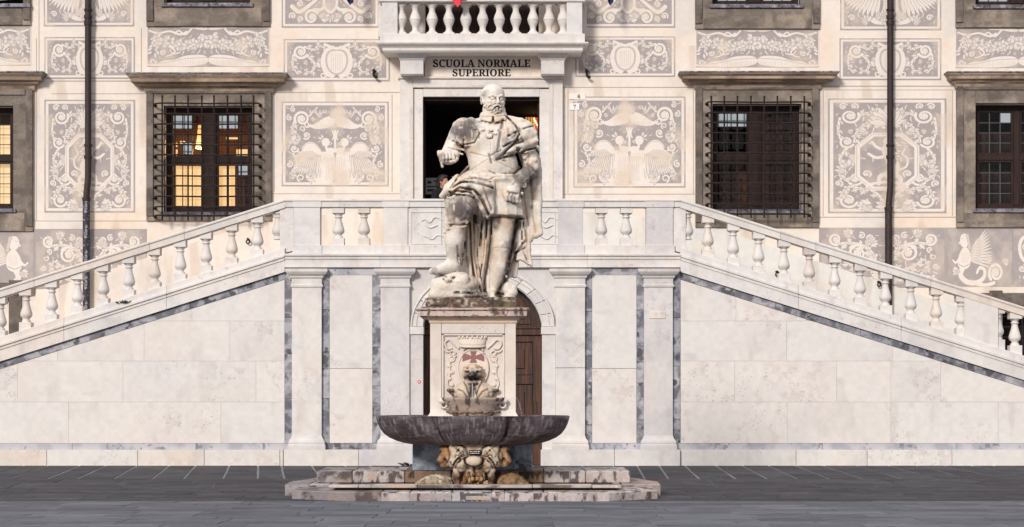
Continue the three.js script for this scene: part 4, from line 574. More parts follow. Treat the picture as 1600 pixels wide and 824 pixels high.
flag(546, flat(0.02, 0.03, 0.12, 0.85), 'dark blue flag tip at the top edge, left of the balcony', 9, 0.14, -1.95); flag(953, flat(0.02, 0.03, 0.12, 0.85), 'dark blue flag tip at the top edge, right of the balcony', 9, 0.14, -1.95);

// ---------------------------------------------------------------- the marble staircase
const stair = thing('staircase', 'white marble double staircase with balusters, pilasters and an arched door below the palace portal', 'staircase', [0, 0, 0]);
const MP = [M.panel, M.panel2, M.panel3, M.panel4], MB = [M.blue, M.blue3, M.blue3], MM = [M.marble, M.marble2, M.marble3];
const pick = a => a[(rnd() * a.length) | 0];
const SL = 0.3147;                                               // rise of the flights
const AX = 754, LX = 445, RX = 1063;                             // axis and ends of the landing in the photograph
const sx = p => X(p, 0), sy = p => Y(p, 0);
{
  // rear core of the stair block with the arched opening
  const ell = (a, b, n = 20) => { const o = []; for (let i = 0; i <= n; i++) { const t = Math.PI * i / n; o.push([sx(AX) + a / 85 * Math.cos(t), sy(517) + b / 85 * Math.sin(t)]); } return o; };
  const opening = [[sx(AX + 93), -0.05], ...ell(93, 82), [sx(AX - 93), -0.05]];
  const wingL = [[sx(LX) - 9.5, -0.1], [sx(LX) - 9.5, sy(425) - 9.5 * SL], [sx(LX), sy(425)], [sx(LX), -0.1]], wingR = [[sx(RX), -0.1], [sx(RX), sy(425)], [sx(RX) + 9.5, sy(425) - 9.5 * SL], [sx(RX) + 9.5, -0.1]];
  mesh('core', [prism(rectP(sx(LX), sx(RX), -0.1, sy(404)), -0.5, -0.02, 0, [opening]), prism(wingL.map(p => [p[0], Math.max(p[1], -0.1)]), -0.5, -0.02), prism(wingR.map(p => [p[0], Math.max(p[1], -0.1)]), -0.5, -0.02)], M.marble3, stair);
  mesh('landing', bx(sx(LX), sx(RX), sy(400) - 0.3, sy(400), ZF, -0.35, 0.01), M.marble, stair);
  for (const s of [-1, 1]) for (let i = 0; i < 27; i++) { const x = s < 0 ? sx(LX) - i * 0.45 : sx(RX) + i * 0.45, y = sy(400) - (i + 1) * 0.45 * SL; if (y > 0.02) mesh('stair_step', bx(x, x + s * 0.48, y - 0.16, y, ZF, -0.3, 0.01), pick(MM), stair); }
  // door
  const D = sub('arched_door', stair), dz = -0.3, x0 = sx(AX - 93), x1 = sx(AX + 93), yt = sy(522);
  mesh('door_back', prism(opening.map(p => [p[0], p[1]]), dz - 0.06, dz - 0.03), M.doorDark, D);
  const xm = (x0 + x1) / 2;
  mesh('transom', [bx(x0, x1, yt - 0.02, yt + 0.10, dz - 0.05, dz + 0.05, 0.015), bx(x0, x1, yt + 0.102, yt + 0.13, dz - 0.05, dz + 0.075, 0.01)], M.door, D);
  for (const s of [-1, 1]) { const a = s < 0 ? x0 + 0.01 : xm + 0.01, b = s < 0 ? xm - 0.01 : x1 - 0.01;
    mesh('door_leaf', [bx(a, a + 0.15, 0, yt - 0.02, dz - 0.05, dz + 0.01, 0.008), bx(b - 0.15, b, 0, yt - 0.02, dz - 0.05, dz + 0.01, 0.008), ...[0, 0.62, 1.5].map((y, i) => bx(a + 0.15, b - 0.15, y, y + [0.2, 0.16, 0.16][i], dz - 0.05, dz + 0.009, 0.008)), bx(a + 0.15, b - 0.15, yt - 0.14, yt - 0.02, dz - 0.05, dz + 0.009, 0.008)], M.door, D);
    for (const [ya, yb] of [[0.2, 0.62], [0.78, 1.5], [1.66, yt - 0.14]]) mesh('door_panel', [0, 1, 2].map(k => bx(a + 0.16 + k * 0.075, b - 0.16 - k * 0.075, ya + 0.01 + k * 0.06, yb - 0.01 - k * 0.06, dz - 0.05, dz - 0.03 + (k === 1 ? 0.0 : k * 0.014 + 0.012), 0.01)), M.door, D); }
  mesh('tympanum', [0, 1].map(k => prism([...ell(76 - k * 22, 66 - k * 20, 20).map(p => [p[0], p[1] + 0.13 + k * 0.03])], dz - 0.05, dz - 0.01 + k * 0.02, 0.006)), M.door, D);
  // jambs, imposts, archivolt
  for (const s of [-1, 1]) { const a = s < 0 ? 640 : 847, b = a + 21; mesh('jamb', [pb(a, b, 523, 703, -0.3, 0.03, 0.006), pb(a + 0.5, b - 0.5, 703.2, 728, -0.3, 0.05, 0.006)], s < 0 ? M.marble3 : M.marble, stair); mesh('impost', pb(a - 1.5, b + 1, 511, 523, -0.3, 0.06, 0.012), M.marble2, stair); }
  const n = 13; for (let i = 0; i < n; i++) { const P = []; for (let k = 0; k <= 4; k++) { const t = Math.PI * (i + 0.02 + 0.96 * k / 4) / n; P.push([sx(AX) + 93 / 85 * Math.cos(t), sy(511) + 76 / 85 * Math.sin(t)]); } for (let k = 4; k >= 0; k--) { const t = Math.PI * (i + 0.02 + 0.96 * k / 4) / n; P.push([sx(AX) + 112.5 / 85 * Math.cos(t), sy(511) + 91.5 / 85 * Math.sin(t)]); } mesh('arch_stone', prism(P, -0.3, 0.025, 0.004), pick(MM), stair); }
  const arc = (a, b) => { const o = []; for (let i = 0; i <= 24; i++) { const t = Math.PI * i / 24; o.push([sx(AX) + a / 85 * Math.cos(t), sy(511) + b / 85 * Math.sin(t), 0.03]); } return o; };
  mesh('arch_moulding', [tube(arc(111.5, 90.5), 0.022, 48, 6), tube(arc(104, 84), 0.012, 48, 6)], M.marble2, stair);

  // pilasters
  for (const [a, b, w] of [[456.6, 503, 0], [595, 640, 0], [868, 914, 1], [1006, 1051, 1]]) {
    const P = sub('pilaster', stair), m = pick(MM), X0 = sx(a), X1 = sx(b), zf = 0.08, y = sy;
    mesh('shaft', w && a < 900 ? [bx(X0, X1, y(575), y(440), -0.02, zf, 0.005), bx(X0, X1, y(690), y(575.6), -0.02, zf, 0.005)] : bx(X0, X1, y(690), y(440), -0.02, zf, 0.005), m, P);
    mesh('capital', ledge(X0, X1, -0.02, zf, [[0.001, y(450)], [0.02, y(449)], [0.022, y(446)], [0.004, y(444.5)], [0.004, y(436)], [0.03, y(434.5)], [0.035, y(432)], [0.08, y(429)], [0.11, y(425.5)], [0.115, y(421)]]), m, P);
    mesh('base', ledge(X0, X1, -0.02, zf, [[0.07, y(703)], [0.07, y(696)], [0.055, y(694.5)], [0.06, y(692)], [0.05, y(689)], [0.015, y(685)], [0.001, y(681)]]), m, P);
  }
  // plinth courses
  for (const [a, b] of [[443, 560], [560.5, 645], [845, 960], [960.5, 1063]]) mesh('plinth_stone', pb(a, b, 703.2, 729, -0.02, 0.15, 0.008), pick(MM), stair);
  { let x = -400; while (x < 443) { const b = Math.min(x + rr(90, 170), 442.5); if (b > x) mesh('plinth_stone', pb(x, b - 0.6, 703.2, 729, -0.02, 0.075, 0.006), pick([M.panel4, M.panel, M.marbleWarm]), stair); x = b + 0.01; if (b >= 442.5) break; } x = 1063.5; while (x < 2000) { const b = x + rr(110, 190); mesh('plinth_stone', pb(x, b - 0.6, 703.2, 729, -0.02, 0.075, 0.006), pick([M.panel, M.panel2, M.marble2]), stair); x = b; } }
  // grey-blue frames: vertical strips in lengths, horizontal strips
  const vstrip = (a, b, top, bot) => { let y = top; while (y < bot - 2) { const e = Math.min(bot, y + rr(38, 85)); const e2 = bot - e < 20 ? bot : e; mesh('blue_strip', pb(a, b, y, e2 - 0.5, -0.02, 0.012, 0.003), pick(MB), stair); y = e2; } };
  const hstrip = (a, b, top, bot, step = 150, ms = [M.blue3, M.bluePale]) => { let x = a; while (x < b - 2) { let e = Math.min(b, x + rr(step * 0.6, step * 1.2)); if (b - e < 30) e = b; mesh('blue_strip', pb(x, e - 0.4, top, bot, -0.02, 0.0125, 0.003), pick(ms), stair); x = e; } };
  vstrip(444.5, 456.6, 431, 693); vstrip(503, 514.5, 430, 693); vstrip(582, 595, 430, 693); vstrip(914, 925, 430, 693); vstrip(995, 1006, 430, 693); vstrip(1051, 1063, 432, 693);
  hstrip(503, 595, 420, 430); hstrip(914, 1006, 420, 430); hstrip(503, 595, 693, 703); hstrip(914, 1006, 693, 703); hstrip(-400, 456, 693, 703, 260, [M.bluePale]); hstrip(1051, 2000, 693, 703, 260, [M.bluePale]);
  // white panels between the pilasters
  for (const [a, b] of [[514.5, 582], [925, 995]]) { mesh('marble_panel', pb(a + 0.3, b - 0.3, 430.3, 576, -0.02, 0.02, 0.004), M.panel2, stair); mesh('marble_panel', pb(a + 0.3, b - 0.3, 576.5, 692.7, -0.02, 0.02, 0.004), M.panel3, stair); }
  // plain ashlar around the arch
  for (const s of [-1, 1]) { const a = s < 0 ? 640 : 868, b = s < 0 ? 640 : 868; }
  // ashlar of the two wings, cut under the sloping band
  const band = (s) => s < 0 ? [sx(LX), sy(437)] : [sx(RX), sy(437)];
  const courses = [[693, 628.6, [-260, 107, 345, 560], [1230, 1392, 1560, 1760]], [628.6, 564.6, [-180, 27, 192, 400], [1148, 1307, 1392, 1470, 1680]], [564.6, 502, [-60, 90, 225, 359], [1229, 1395, 1520]], [502, 437, [150, 300], [1150, 1260]]];
  for (const [yb, yt2, jl, jr] of courses) for (const s of [-1, 1]) {
    const [bx0, by0] = band(s), js = s < 0 ? [-420, ...jl.filter(v => v < LX - 6), LX - 0.4] : [RX + 0.4, ...jr, 2050];
    for (let i = 0; i < js.length - 1; i++) { let P = rectP(sx(js[i] + 0.11), sx(js[i + 1] - 0.11), sy(yb - 0.1), sy(yt2 + 0.1)); P = clip(P, s * SL, 1, by0 + s * SL * bx0 - 0.004); if (P.length < 3) continue; const ar = Math.abs(P.reduce((q, p, k) => { const r = P[(k + 1) % P.length]; return q + p[0] * r[1] - r[0] * p[1]; }, 0)); if (ar < 0.02) continue; mesh('marble_panel', prism(P, -0.02, 0.02 + rr(-0.0008, 0.0008), 0.0012), pick(MP), stair); }
  }
  // sloping blue band, string and its mouldings, handrail
  for (const s of [-1, 1]) {
    const x0 = s < 0 ? sx(LX) : sx(RX), dx = s * 9.2, dy = -9.2 * SL, cut = [0, 0.19, 0.36, 0.55, 0.77, 1], yy = sy(426.5);
    const seg = (name, y0, sec, mats, cuts, z) => { for (let i = 0; i < cuts.length - 1; i++) { const g = 0.0006, a = cuts[i] + (i ? g : 0), b = cuts[i + 1]; mesh(name, ramp(x0 + dx * a, y0 + dy * a, x0 + dx * b, y0 + dy * b, sec), pick(mats), stair); } };
    seg('blue_strip', sy(426.5), [[-0.02, -0.118], [0.014, -0.118], [0.014, 0.06], [-0.02, 0.06]], [M.blue, M.blue, M.blue3], cut);
    const ys = sy(397); // string: plain face, fillets, sloping top
    seg('stair_string', ys, [[-0.25, -0.335], [0.07, -0.335], [0.07, -0.125], [0.09, -0.118], [0.09, -0.096], [0.075, -0.09], [0.075, -0.077], [0.11, -0.06], [0.11, -0.03], [0.08, -0.018], [0.06, -0.012], [0.06, 0.1], [0.055, 0.112], [-0.25, 0.112]], [M.marble2, M.marble, M.marbleWarm], [0, 0.235, 0.44, 0.69, 1]);
    seg('handrail', sy(311), [[-0.27, -0.165], [0.03, -0.165], [0.035, -0.06], [0.055, -0.045], [0.06, -0.02], [0.05, -0.004], [0.03, 0], [-0.26, 0], [-0.29, -0.02], [-0.285, -0.045], [-0.27, -0.06]], [M.marble2, M.marbleWarm, M.marble2], [0, 0.2, 0.27, 0.5, 0.75, 1]);
  }
  // string and rail of the landing
  const run = (name, y, sec, cuts) => { for (let i = 0; i < cuts.length - 1; i++) mesh(name, ramp(sx(cuts[i]) + 0.002, y, sx(cuts[i + 1]) - 0.001, y, sec), pick([M.marble, M.marble2]), stair); };
  run('landing_string', sy(397), [[-0.25, -0.25], [0.07, -0.25], [0.07, -0.105], [0.095, -0.098], [0.095, -0.08], [0.08, -0.072], [0.08, -0.06], [0.12, -0.04], [0.12, -0.012], [0.09, 0], [0.03, 0.004], [-0.25, 0.004]], [LX, 594, 700, 845, 918, RX]);
  run('handrail', sy(311), [[-0.27, -0.15], [0.03, -0.15], [0.035, -0.06], [0.06, -0.045], [0.065, -0.02], [0.05, -0.004], [0.03, 0], [-0.26, 0], [-0.29, -0.02], [-0.285, -0.045], [-0.27, -0.06]], [LX, 530, 690, 838, 985, RX]);
  mesh('parapet_plinth', [pb(459, 637, 383.5, 397, -0.24, 0.03, 0.006), pb(637.5, 870, 383.5, 397, -0.24, 0.032, 0.006), pb(870.5, 1050, 383.5, 397, -0.24, 0.03, 0.006)], M.marble2, stair);
  for (const [a, b] of [[459, 500], [599, 637], [872, 911], [1010, 1052]]) { mesh('pier', [pb(a, b, 323.5, 384, -0.24, 0.03, 0.008), pb(a - 2.5, b + 2.5, 383, 396.6, -0.25, 0.05, 0.006), pb(a - 2, b + 2, 311.5, 324, -0.25, 0.05, 0.008)], pick(MM), stair); }
  // carved panels between the inner piers
  for (const [a, b] of [[637, 690], [818, 872]]) { mesh('parapet_panel', [pb(a, b, 323.5, 384, -0.2, 0.0, 0.004)], M.marble, stair); mesh('panel_frame', [pb(a + 4, b, 330, 332, -0.01, 0.012, 0.003), pb(a + 4, b, 380, 382, -0.01, 0.012, 0.003), pb(a < 700 ? a + 4 : b - 6, a < 700 ? a + 6 : b - 4, 332.1, 379.9, -0.01, 0.012, 0.003)], M.marble2, stair); const X0 = sx(a < 700 ? 658 : 838), w = 34 / 85; for (const rel of [tube([[X0, sy(346), 0], [X0 + 0.08, sy(343), 0.01], [X0 + 0.16, sy(348), 0.012], [X0 + 0.25, sy(340), 0.012], [X0 + w, sy(344), 0]], 0.011, 20, 5), tube([[X0 + 0.02, sy(368), 0], [X0 + 0.12, sy(371), 0.01], [X0 + 0.2, sy(374), 0.012], [X0 + 0.3, sy(368), 0.01], [X0 + w, sy(370), 0]], 0.011, 20, 5), tube([[X0 + 0.08, sy(352), 0], [X0 + 0.17, sy(356), 0.012], [X0 + 0.3, sy(352), 0.01]], 0.012, 16, 5)]) mesh('carved_relief', rel, M.marble2, stair); }
  mesh('parapet_panel', pb(690.5, 817.5, 323.5, 384, -0.2, -0.004, 0.004), M.marble3, stair);
  // blind backs between the landing balusters
  // balusters
  const pr = [[0.082, 0], [0.082, 0.03], [0.06, 0.045], [0.062, 0.07], [0.1, 0.105], [0.11, 0.14], [0.108, 0.175], [0.09, 0.235], [0.066, 0.32], [0.055, 0.375], [0.054, 0.4], [0.074, 0.408], [0.074, 0.425], [0.056, 0.432], [0.06, 0.455], [0.09, 0.475], [0.092, 0.49]];
  const body = lathe(pr, 20), zb = -0.115, mats = [M.marble2, M.marbleWarm, M.panel];
  const balu = (p, yTop, yBot, slope = 0) => { // yTop / yBot: rail underside and string top at the axis, in metres
    const x = sx(p), h = yTop - yBot, sc = slope ? 0.49 : 0.455, y0 = yBot + (h - sc) * 0.55, hw = 0.11, d = slope * hw;
    const bl = (ya, yb2, e, f) => prism([[x - hw, ya - e], [x + hw, ya + e], [x + hw, yb2 + f], [x - hw, yb2 - f]], zb - 0.11, zb + 0.11, 0.004);
    mesh('baluster', [body.clone().scale(1, sc / 0.49, 1).translate(x, y0, zb), bl(yBot - 0.02, y0, d, 0), bl(y0 + sc, yTop + 0.015, 0, d)], pick(mats), stair);
  };
  for (const p of [528, 568, 940, 979]) balu(p, sy(323.5), sy(383.5));
  for (let k = 0; k < 14; k++) { const pl = 401 - k * 40.3, pr2 = 1107 + k * 39.8; const off = p => (Math.abs(p - AX) - 309) * SL; balu(pl, sy(325 + off(pl)), sy(387 + off(pl)), SL); if (k < 10) balu(pr2, sy(325 + off(pr2)), sy(387 + off(pr2)), -SL); else if (k > 11) balu(pr2 + 4, sy(325 + off(pr2)), sy(387 + off(pr2)), -SL); }
  // half balusters against the corner piers and the pier in the right flight
  for (const [p, s] of [[433, 1], [1075, -1]]) { const o = 10 * SL; mesh('half_baluster', [lathe(pr, 20).translate(sx(p), sy(374), zb)], M.marble, stair); mesh('corner_pier', prism(s > 0 ? [[sx(437), sy(397)], [sx(459), sy(392)], [sx(459), sy(318)], [sx(437), sy(322)]] : [[sx(1052), sy(392)], [sx(1072), sy(397)], [sx(1072), sy(322)], [sx(1052), sy(318)]], -0.24, 0.0, 0.006), M.marble2, stair); }
  { const o = p => (p - RX) * SL; mesh('flight_pier', prism([[sx(1507), sy(396 + o(1507))], [sx(1560), sy(396 + o(1560))], [sx(1560), sy(320 + o(1560))], [sx(1507), sy(320 + o(1507))]], -0.24, 0.02, 0.006), M.panel2, stair); for (const p of [1504, 1562]) mesh('half_baluster', [lathe(pr, 20).translate(sx(p), sy(374 + o(p)), zb), pb(p - 9, p + 9, 318 + o(p), 333 + o(p), zb - 0.1, zb + 0.1, 0.004), pb(p - 9, p + 9, 374 + o(p), 395 + o(p), zb - 0.1, zb + 0.1, 0.004)], M.marble2, stair); }
  // small repairs
  mesh('name_stone', [pb(1015, 1040, 487, 498, 0.075, 0.094, 0.004)], M.marbleWarm, stair);
}
// iron rings on the wall behind the flights
for (const [px, py, l] of [[388, 377, 'black iron ring hook on the wall under the left flight rail'], [1214, 428, 'small black iron hook under the right flight, nearest the landing'], [1373, 444, 'black iron hook under the right flight beside the drainpipe']]) tag(mesh('iron_hook', [new THREE.TorusGeometry(0.034, 0.013, 6, 12).translate(fx(px), fy(py) - 0.02, ZF + 0.08), tube([[fx(px) - 0.02, fy(py) + 0.04, ZF], [fx(px), fy(py) + 0.04, ZF + 0.09], [fx(px) + 0.03, fy(py) + 0.01, ZF + 0.1]], 0.018, 10, 6)], M.iron), l, 'hook', 'iron hooks behind the flights');
{ const t = thing('sticker', 'small round red sticker with a white heart left of the fountain pedestal', 'sticker'); const z = 0.052; mesh('disc', new THREE.CylinderGeometry(0.032, 0.032, 0.004, 18).rotateX(Math.PI / 2).translate(sx(655), sy(597), z - 0.02), flat(0.6, 0.03, 0.04), t); const h = []; for (let i = 0; i < 20; i++) { const a = i / 20 * 6.283; h.push([16 * Math.sin(a) ** 3 * 0.0011, (13 * Math.cos(a) - 5 * Math.cos(2 * a) - 2 * Math.cos(3 * a) - Math.cos(4 * a)) * 0.0011]); } mesh('heart', prism(h, 0, 0.003).translate(sx(655), sy(597), z - 0.018), flat(0.8, 0.8, 0.8), t); }
// weeds in the joints
function weed(x, y, z, s, label, n = 26) { const t = thing('weed', label, 'plant'); const v = []; for (let i = 0; i < n; i++) { const a = rr(0, 6.283), L = s * rr(0.4, 1), e = rr(0.15, 1.2), w = 0.12 * L, p = [x + rr(-1, 1) * s * 0.8, y, z + rr(-0.3, 0.3) * s], q = [p[0] + Math.cos(a) * Math.cos(e) * L, y + Math.sin(e) * L * 0.7, p[2] + Math.sin(a) * Math.cos(e) * L], m = p.map((c, k) => (c + q[k]) / 2); m[1] += 0.15 * L; v.push(...p, m[0] + w, m[1], m[2], ...q, ...p, ...q, m[0] - w, m[1], m[2] + w * 0.5); } const g = new THREE.BufferGeometry(); g.setAttribute('position', new THREE.Float32BufferAttribute(v, 3)); g.computeVertexNormals(); mesh('leaves', g, flat(0.035, 0.06, 0.022, 0.9), t).userData.kind = 'stuff'; }
weed(sx(193), sy(475), 0.06, 0.13, 'tuft of green weed growing from the left stair string below the balusters', 60); weed(sx(637), 0.0, 0.25, 0.16, 'small leafy weed at the foot of the left plinth beside the fountain', 22);

// ---------------------------------------------------------------- the fountain: stepped platform, pedestal, bowl, figure
const smooth01 = (a, b, x) => sstep(a, b, x);
{
  const t = thing('stepped_platform', 'low stained stone platform of stepped slabs under the fountain bowl', 'steps', [0, 0, 0]);
  const cx = X(738.5, 10);
  const wetS = tint(M.stone, 0.55, 0.44, 0.4);
  const pr = (P, y0, y1, m, n = 'step_stone') => mesh(n, prism(P.map(p => [p[0], -p[1]]), 0, y1 - y0, 0.012).rotateX(-Math.PI / 2).translate(0, y0, 0), m, t);
  const q = (p, z) => X(p, z);
  // lowest, chamfered platform in stones
  { const zf = 11.6, zb = 11.1; const L = [q(456, zb), q(540, zf)], Rr = [q(1028, zb), q(952, zf)];
    pr([[L[0], zb], [L[1], zf], [q(595, zf), zf], [q(595, zf), 10.3], [L[0], 10.3]], -0.05, 0.11, M.stoneGrey);
    const cuts = [595, 640, 705, 768, 788, 850]; for (let i = 0; i < cuts.length - 1; i++) { const a = cuts[i] + 0.4, b = cuts[i + 1]; const P = [[q(a, zf), 10.3], [q(a, zf), zf], [q(b, zf), zf], [q(b, zf), 10.3]]; pr(P, -0.05, 0.108 + rr(0, 0.004), pick([M.stoneRun, M.stoneRun, tint(M.stoneRun, 0.9, 0.95, 1.02)])); }
    pr([[q(850.5, zf), 10.3], [q(850.5, zf), zf], [Rr[1], zf], [Rr[0], zb], [Rr[0], 10.3]], -0.05, 0.109, M.stoneRun);
    mesh('inlaid_stone', bx(q(728, zf), q(767, zf), 0.012, 0.062, zf - 0.1, zf + 0.012, 0.005), M.stoneWhite, t); }
  // wider middle step
  { const zf = 10.3; pr([[q(443, zf), 9.6], [q(445, zf), zf], [q(482, zf), zf], [q(482, zf), 8.4], [q(470, zf), 8.4]], -0.05, 0.147, M.stoneGrey); pr([[q(482.5, zf), 8.4], [q(482.5, zf), zf], [q(515, zf), zf], [q(515, zf), 8.4]], -0.05, 0.146, M.stone);
    pr([[q(515.5, zf), 8.4], [q(515.5, zf), zf - 0.05], [q(972, zf), zf - 0.05], [q(972, zf), 8.4]], 0.05, 0.14, M.stoneDark); pr([[q(972.5, zf), 8.4], [q(972.5, zf), zf], [q(1032, zf), zf], [q(1036, zf), 9.6], [q(1005, zf), 8.4]], -0.05, 0.147, M.stonePink); }
  // pale lip of the trough
  { const z0 = 10.95, z1 = 11.2, cuts = [513, 560, 652, 832, 925, 972]; for (let i = 0; i < cuts.length - 1; i++) mesh('lip_stone', bx(q(cuts[i] + 0.3, z1), q(cuts[i + 1], z1), 0.138 + rr(0, 0.003), 0.182 + rr(-0.003, 0.003), z0, z1, 0.012), pick([M.stoneWhite, M.stoneWhite, M.stone]), t); mesh('trough_floor', bx(q(520, z1), q(966, z1), 0.1, 0.13, 10.2, z0, 0.004), M.stoneDark, t); for (const a of [513, 962]) mesh('lip_stone', bx(q(a, z1), q(a + 10, z1), 0.138, 0.18, 10.32, z0 - 0.003, 0.012), M.stone, t); }
  // upper slab
  { const zf = 10.0, cuts = [494, 550, 632, 705, 770, 850, 915, 985], ms = [M.stoneGrey, M.stoneRun, M.stoneDark, tint(M.stoneDark, 0.6), tint(M.stoneDark, 0.7), M.stoneRun, M.stoneRun];
    const wet = tint(M.stoneRun, 0.5, 0.36, 0.26); for (let i = 0; i < cuts.length - 1; i++) { const a = q(cuts[i] + 0.5, zf), b = q(cuts[i + 1], zf); mesh('slab_stone', bx(a, b, 0.147, 0.306 + rr(-0.004, 0.004), 8.7, zf + rr(-0.01, 0.01), 0.02), i > 1 && i < 5 ? wet : ms[i], t); } }
}
const segD = (px, py, P) => { let d = 1e9; for (let i = 0; i < P.length - 1; i++) { const [ax, ay] = P[i], [bx2, by] = P[i + 1], ux = bx2 - ax, uy = by - ay, t = clamp(((px - ax) * ux + (py - ay) * uy) / (ux * ux + uy * uy || 1)); d = Math.min(d, Math.hypot(px - ax - ux * t, py - ay - uy * t)); } return d; };
function chisel(list, ox, oy, U, zmin, amt, base) { // lines cut into the front of a carved block, and how near a point is to one
  const bb = list.map(([P, w]) => { const xs = P.map(p => p[0]), ys = P.map(p => p[1]); return [Math.min(...xs) - 3 * w, Math.max(...xs) + 3 * w, Math.min(...ys) - 3 * w, Math.max(...ys) + 3 * w]; });
  const near = (x, y) => { const px = ox + x * U, py = oy - y * U; let g = 0; for (let i = 0; i < list.length; i++) { const b = bb[i]; if (px < b[0] || px > b[1] || py < b[2] || py > b[3]) continue; const [P, w] = list[i], q = segD(px, py, P) / (w * 1.1); if (q < 2.6) g = Math.max(g, Math.min(w, 2.4) * Math.exp(-q * q)); } return g; };
  return { near, warp: (x, y, z, d) => base(x, y, z) + (Math.abs(d) < 0.05 && z > zmin ? near(x, y) * amt / U : 0) };
}
const both = (L, ax) => L.flatMap(([P, w]) => [[P, w], [P.map(([x, y]) => [2 * ax - x, y]), w]]);
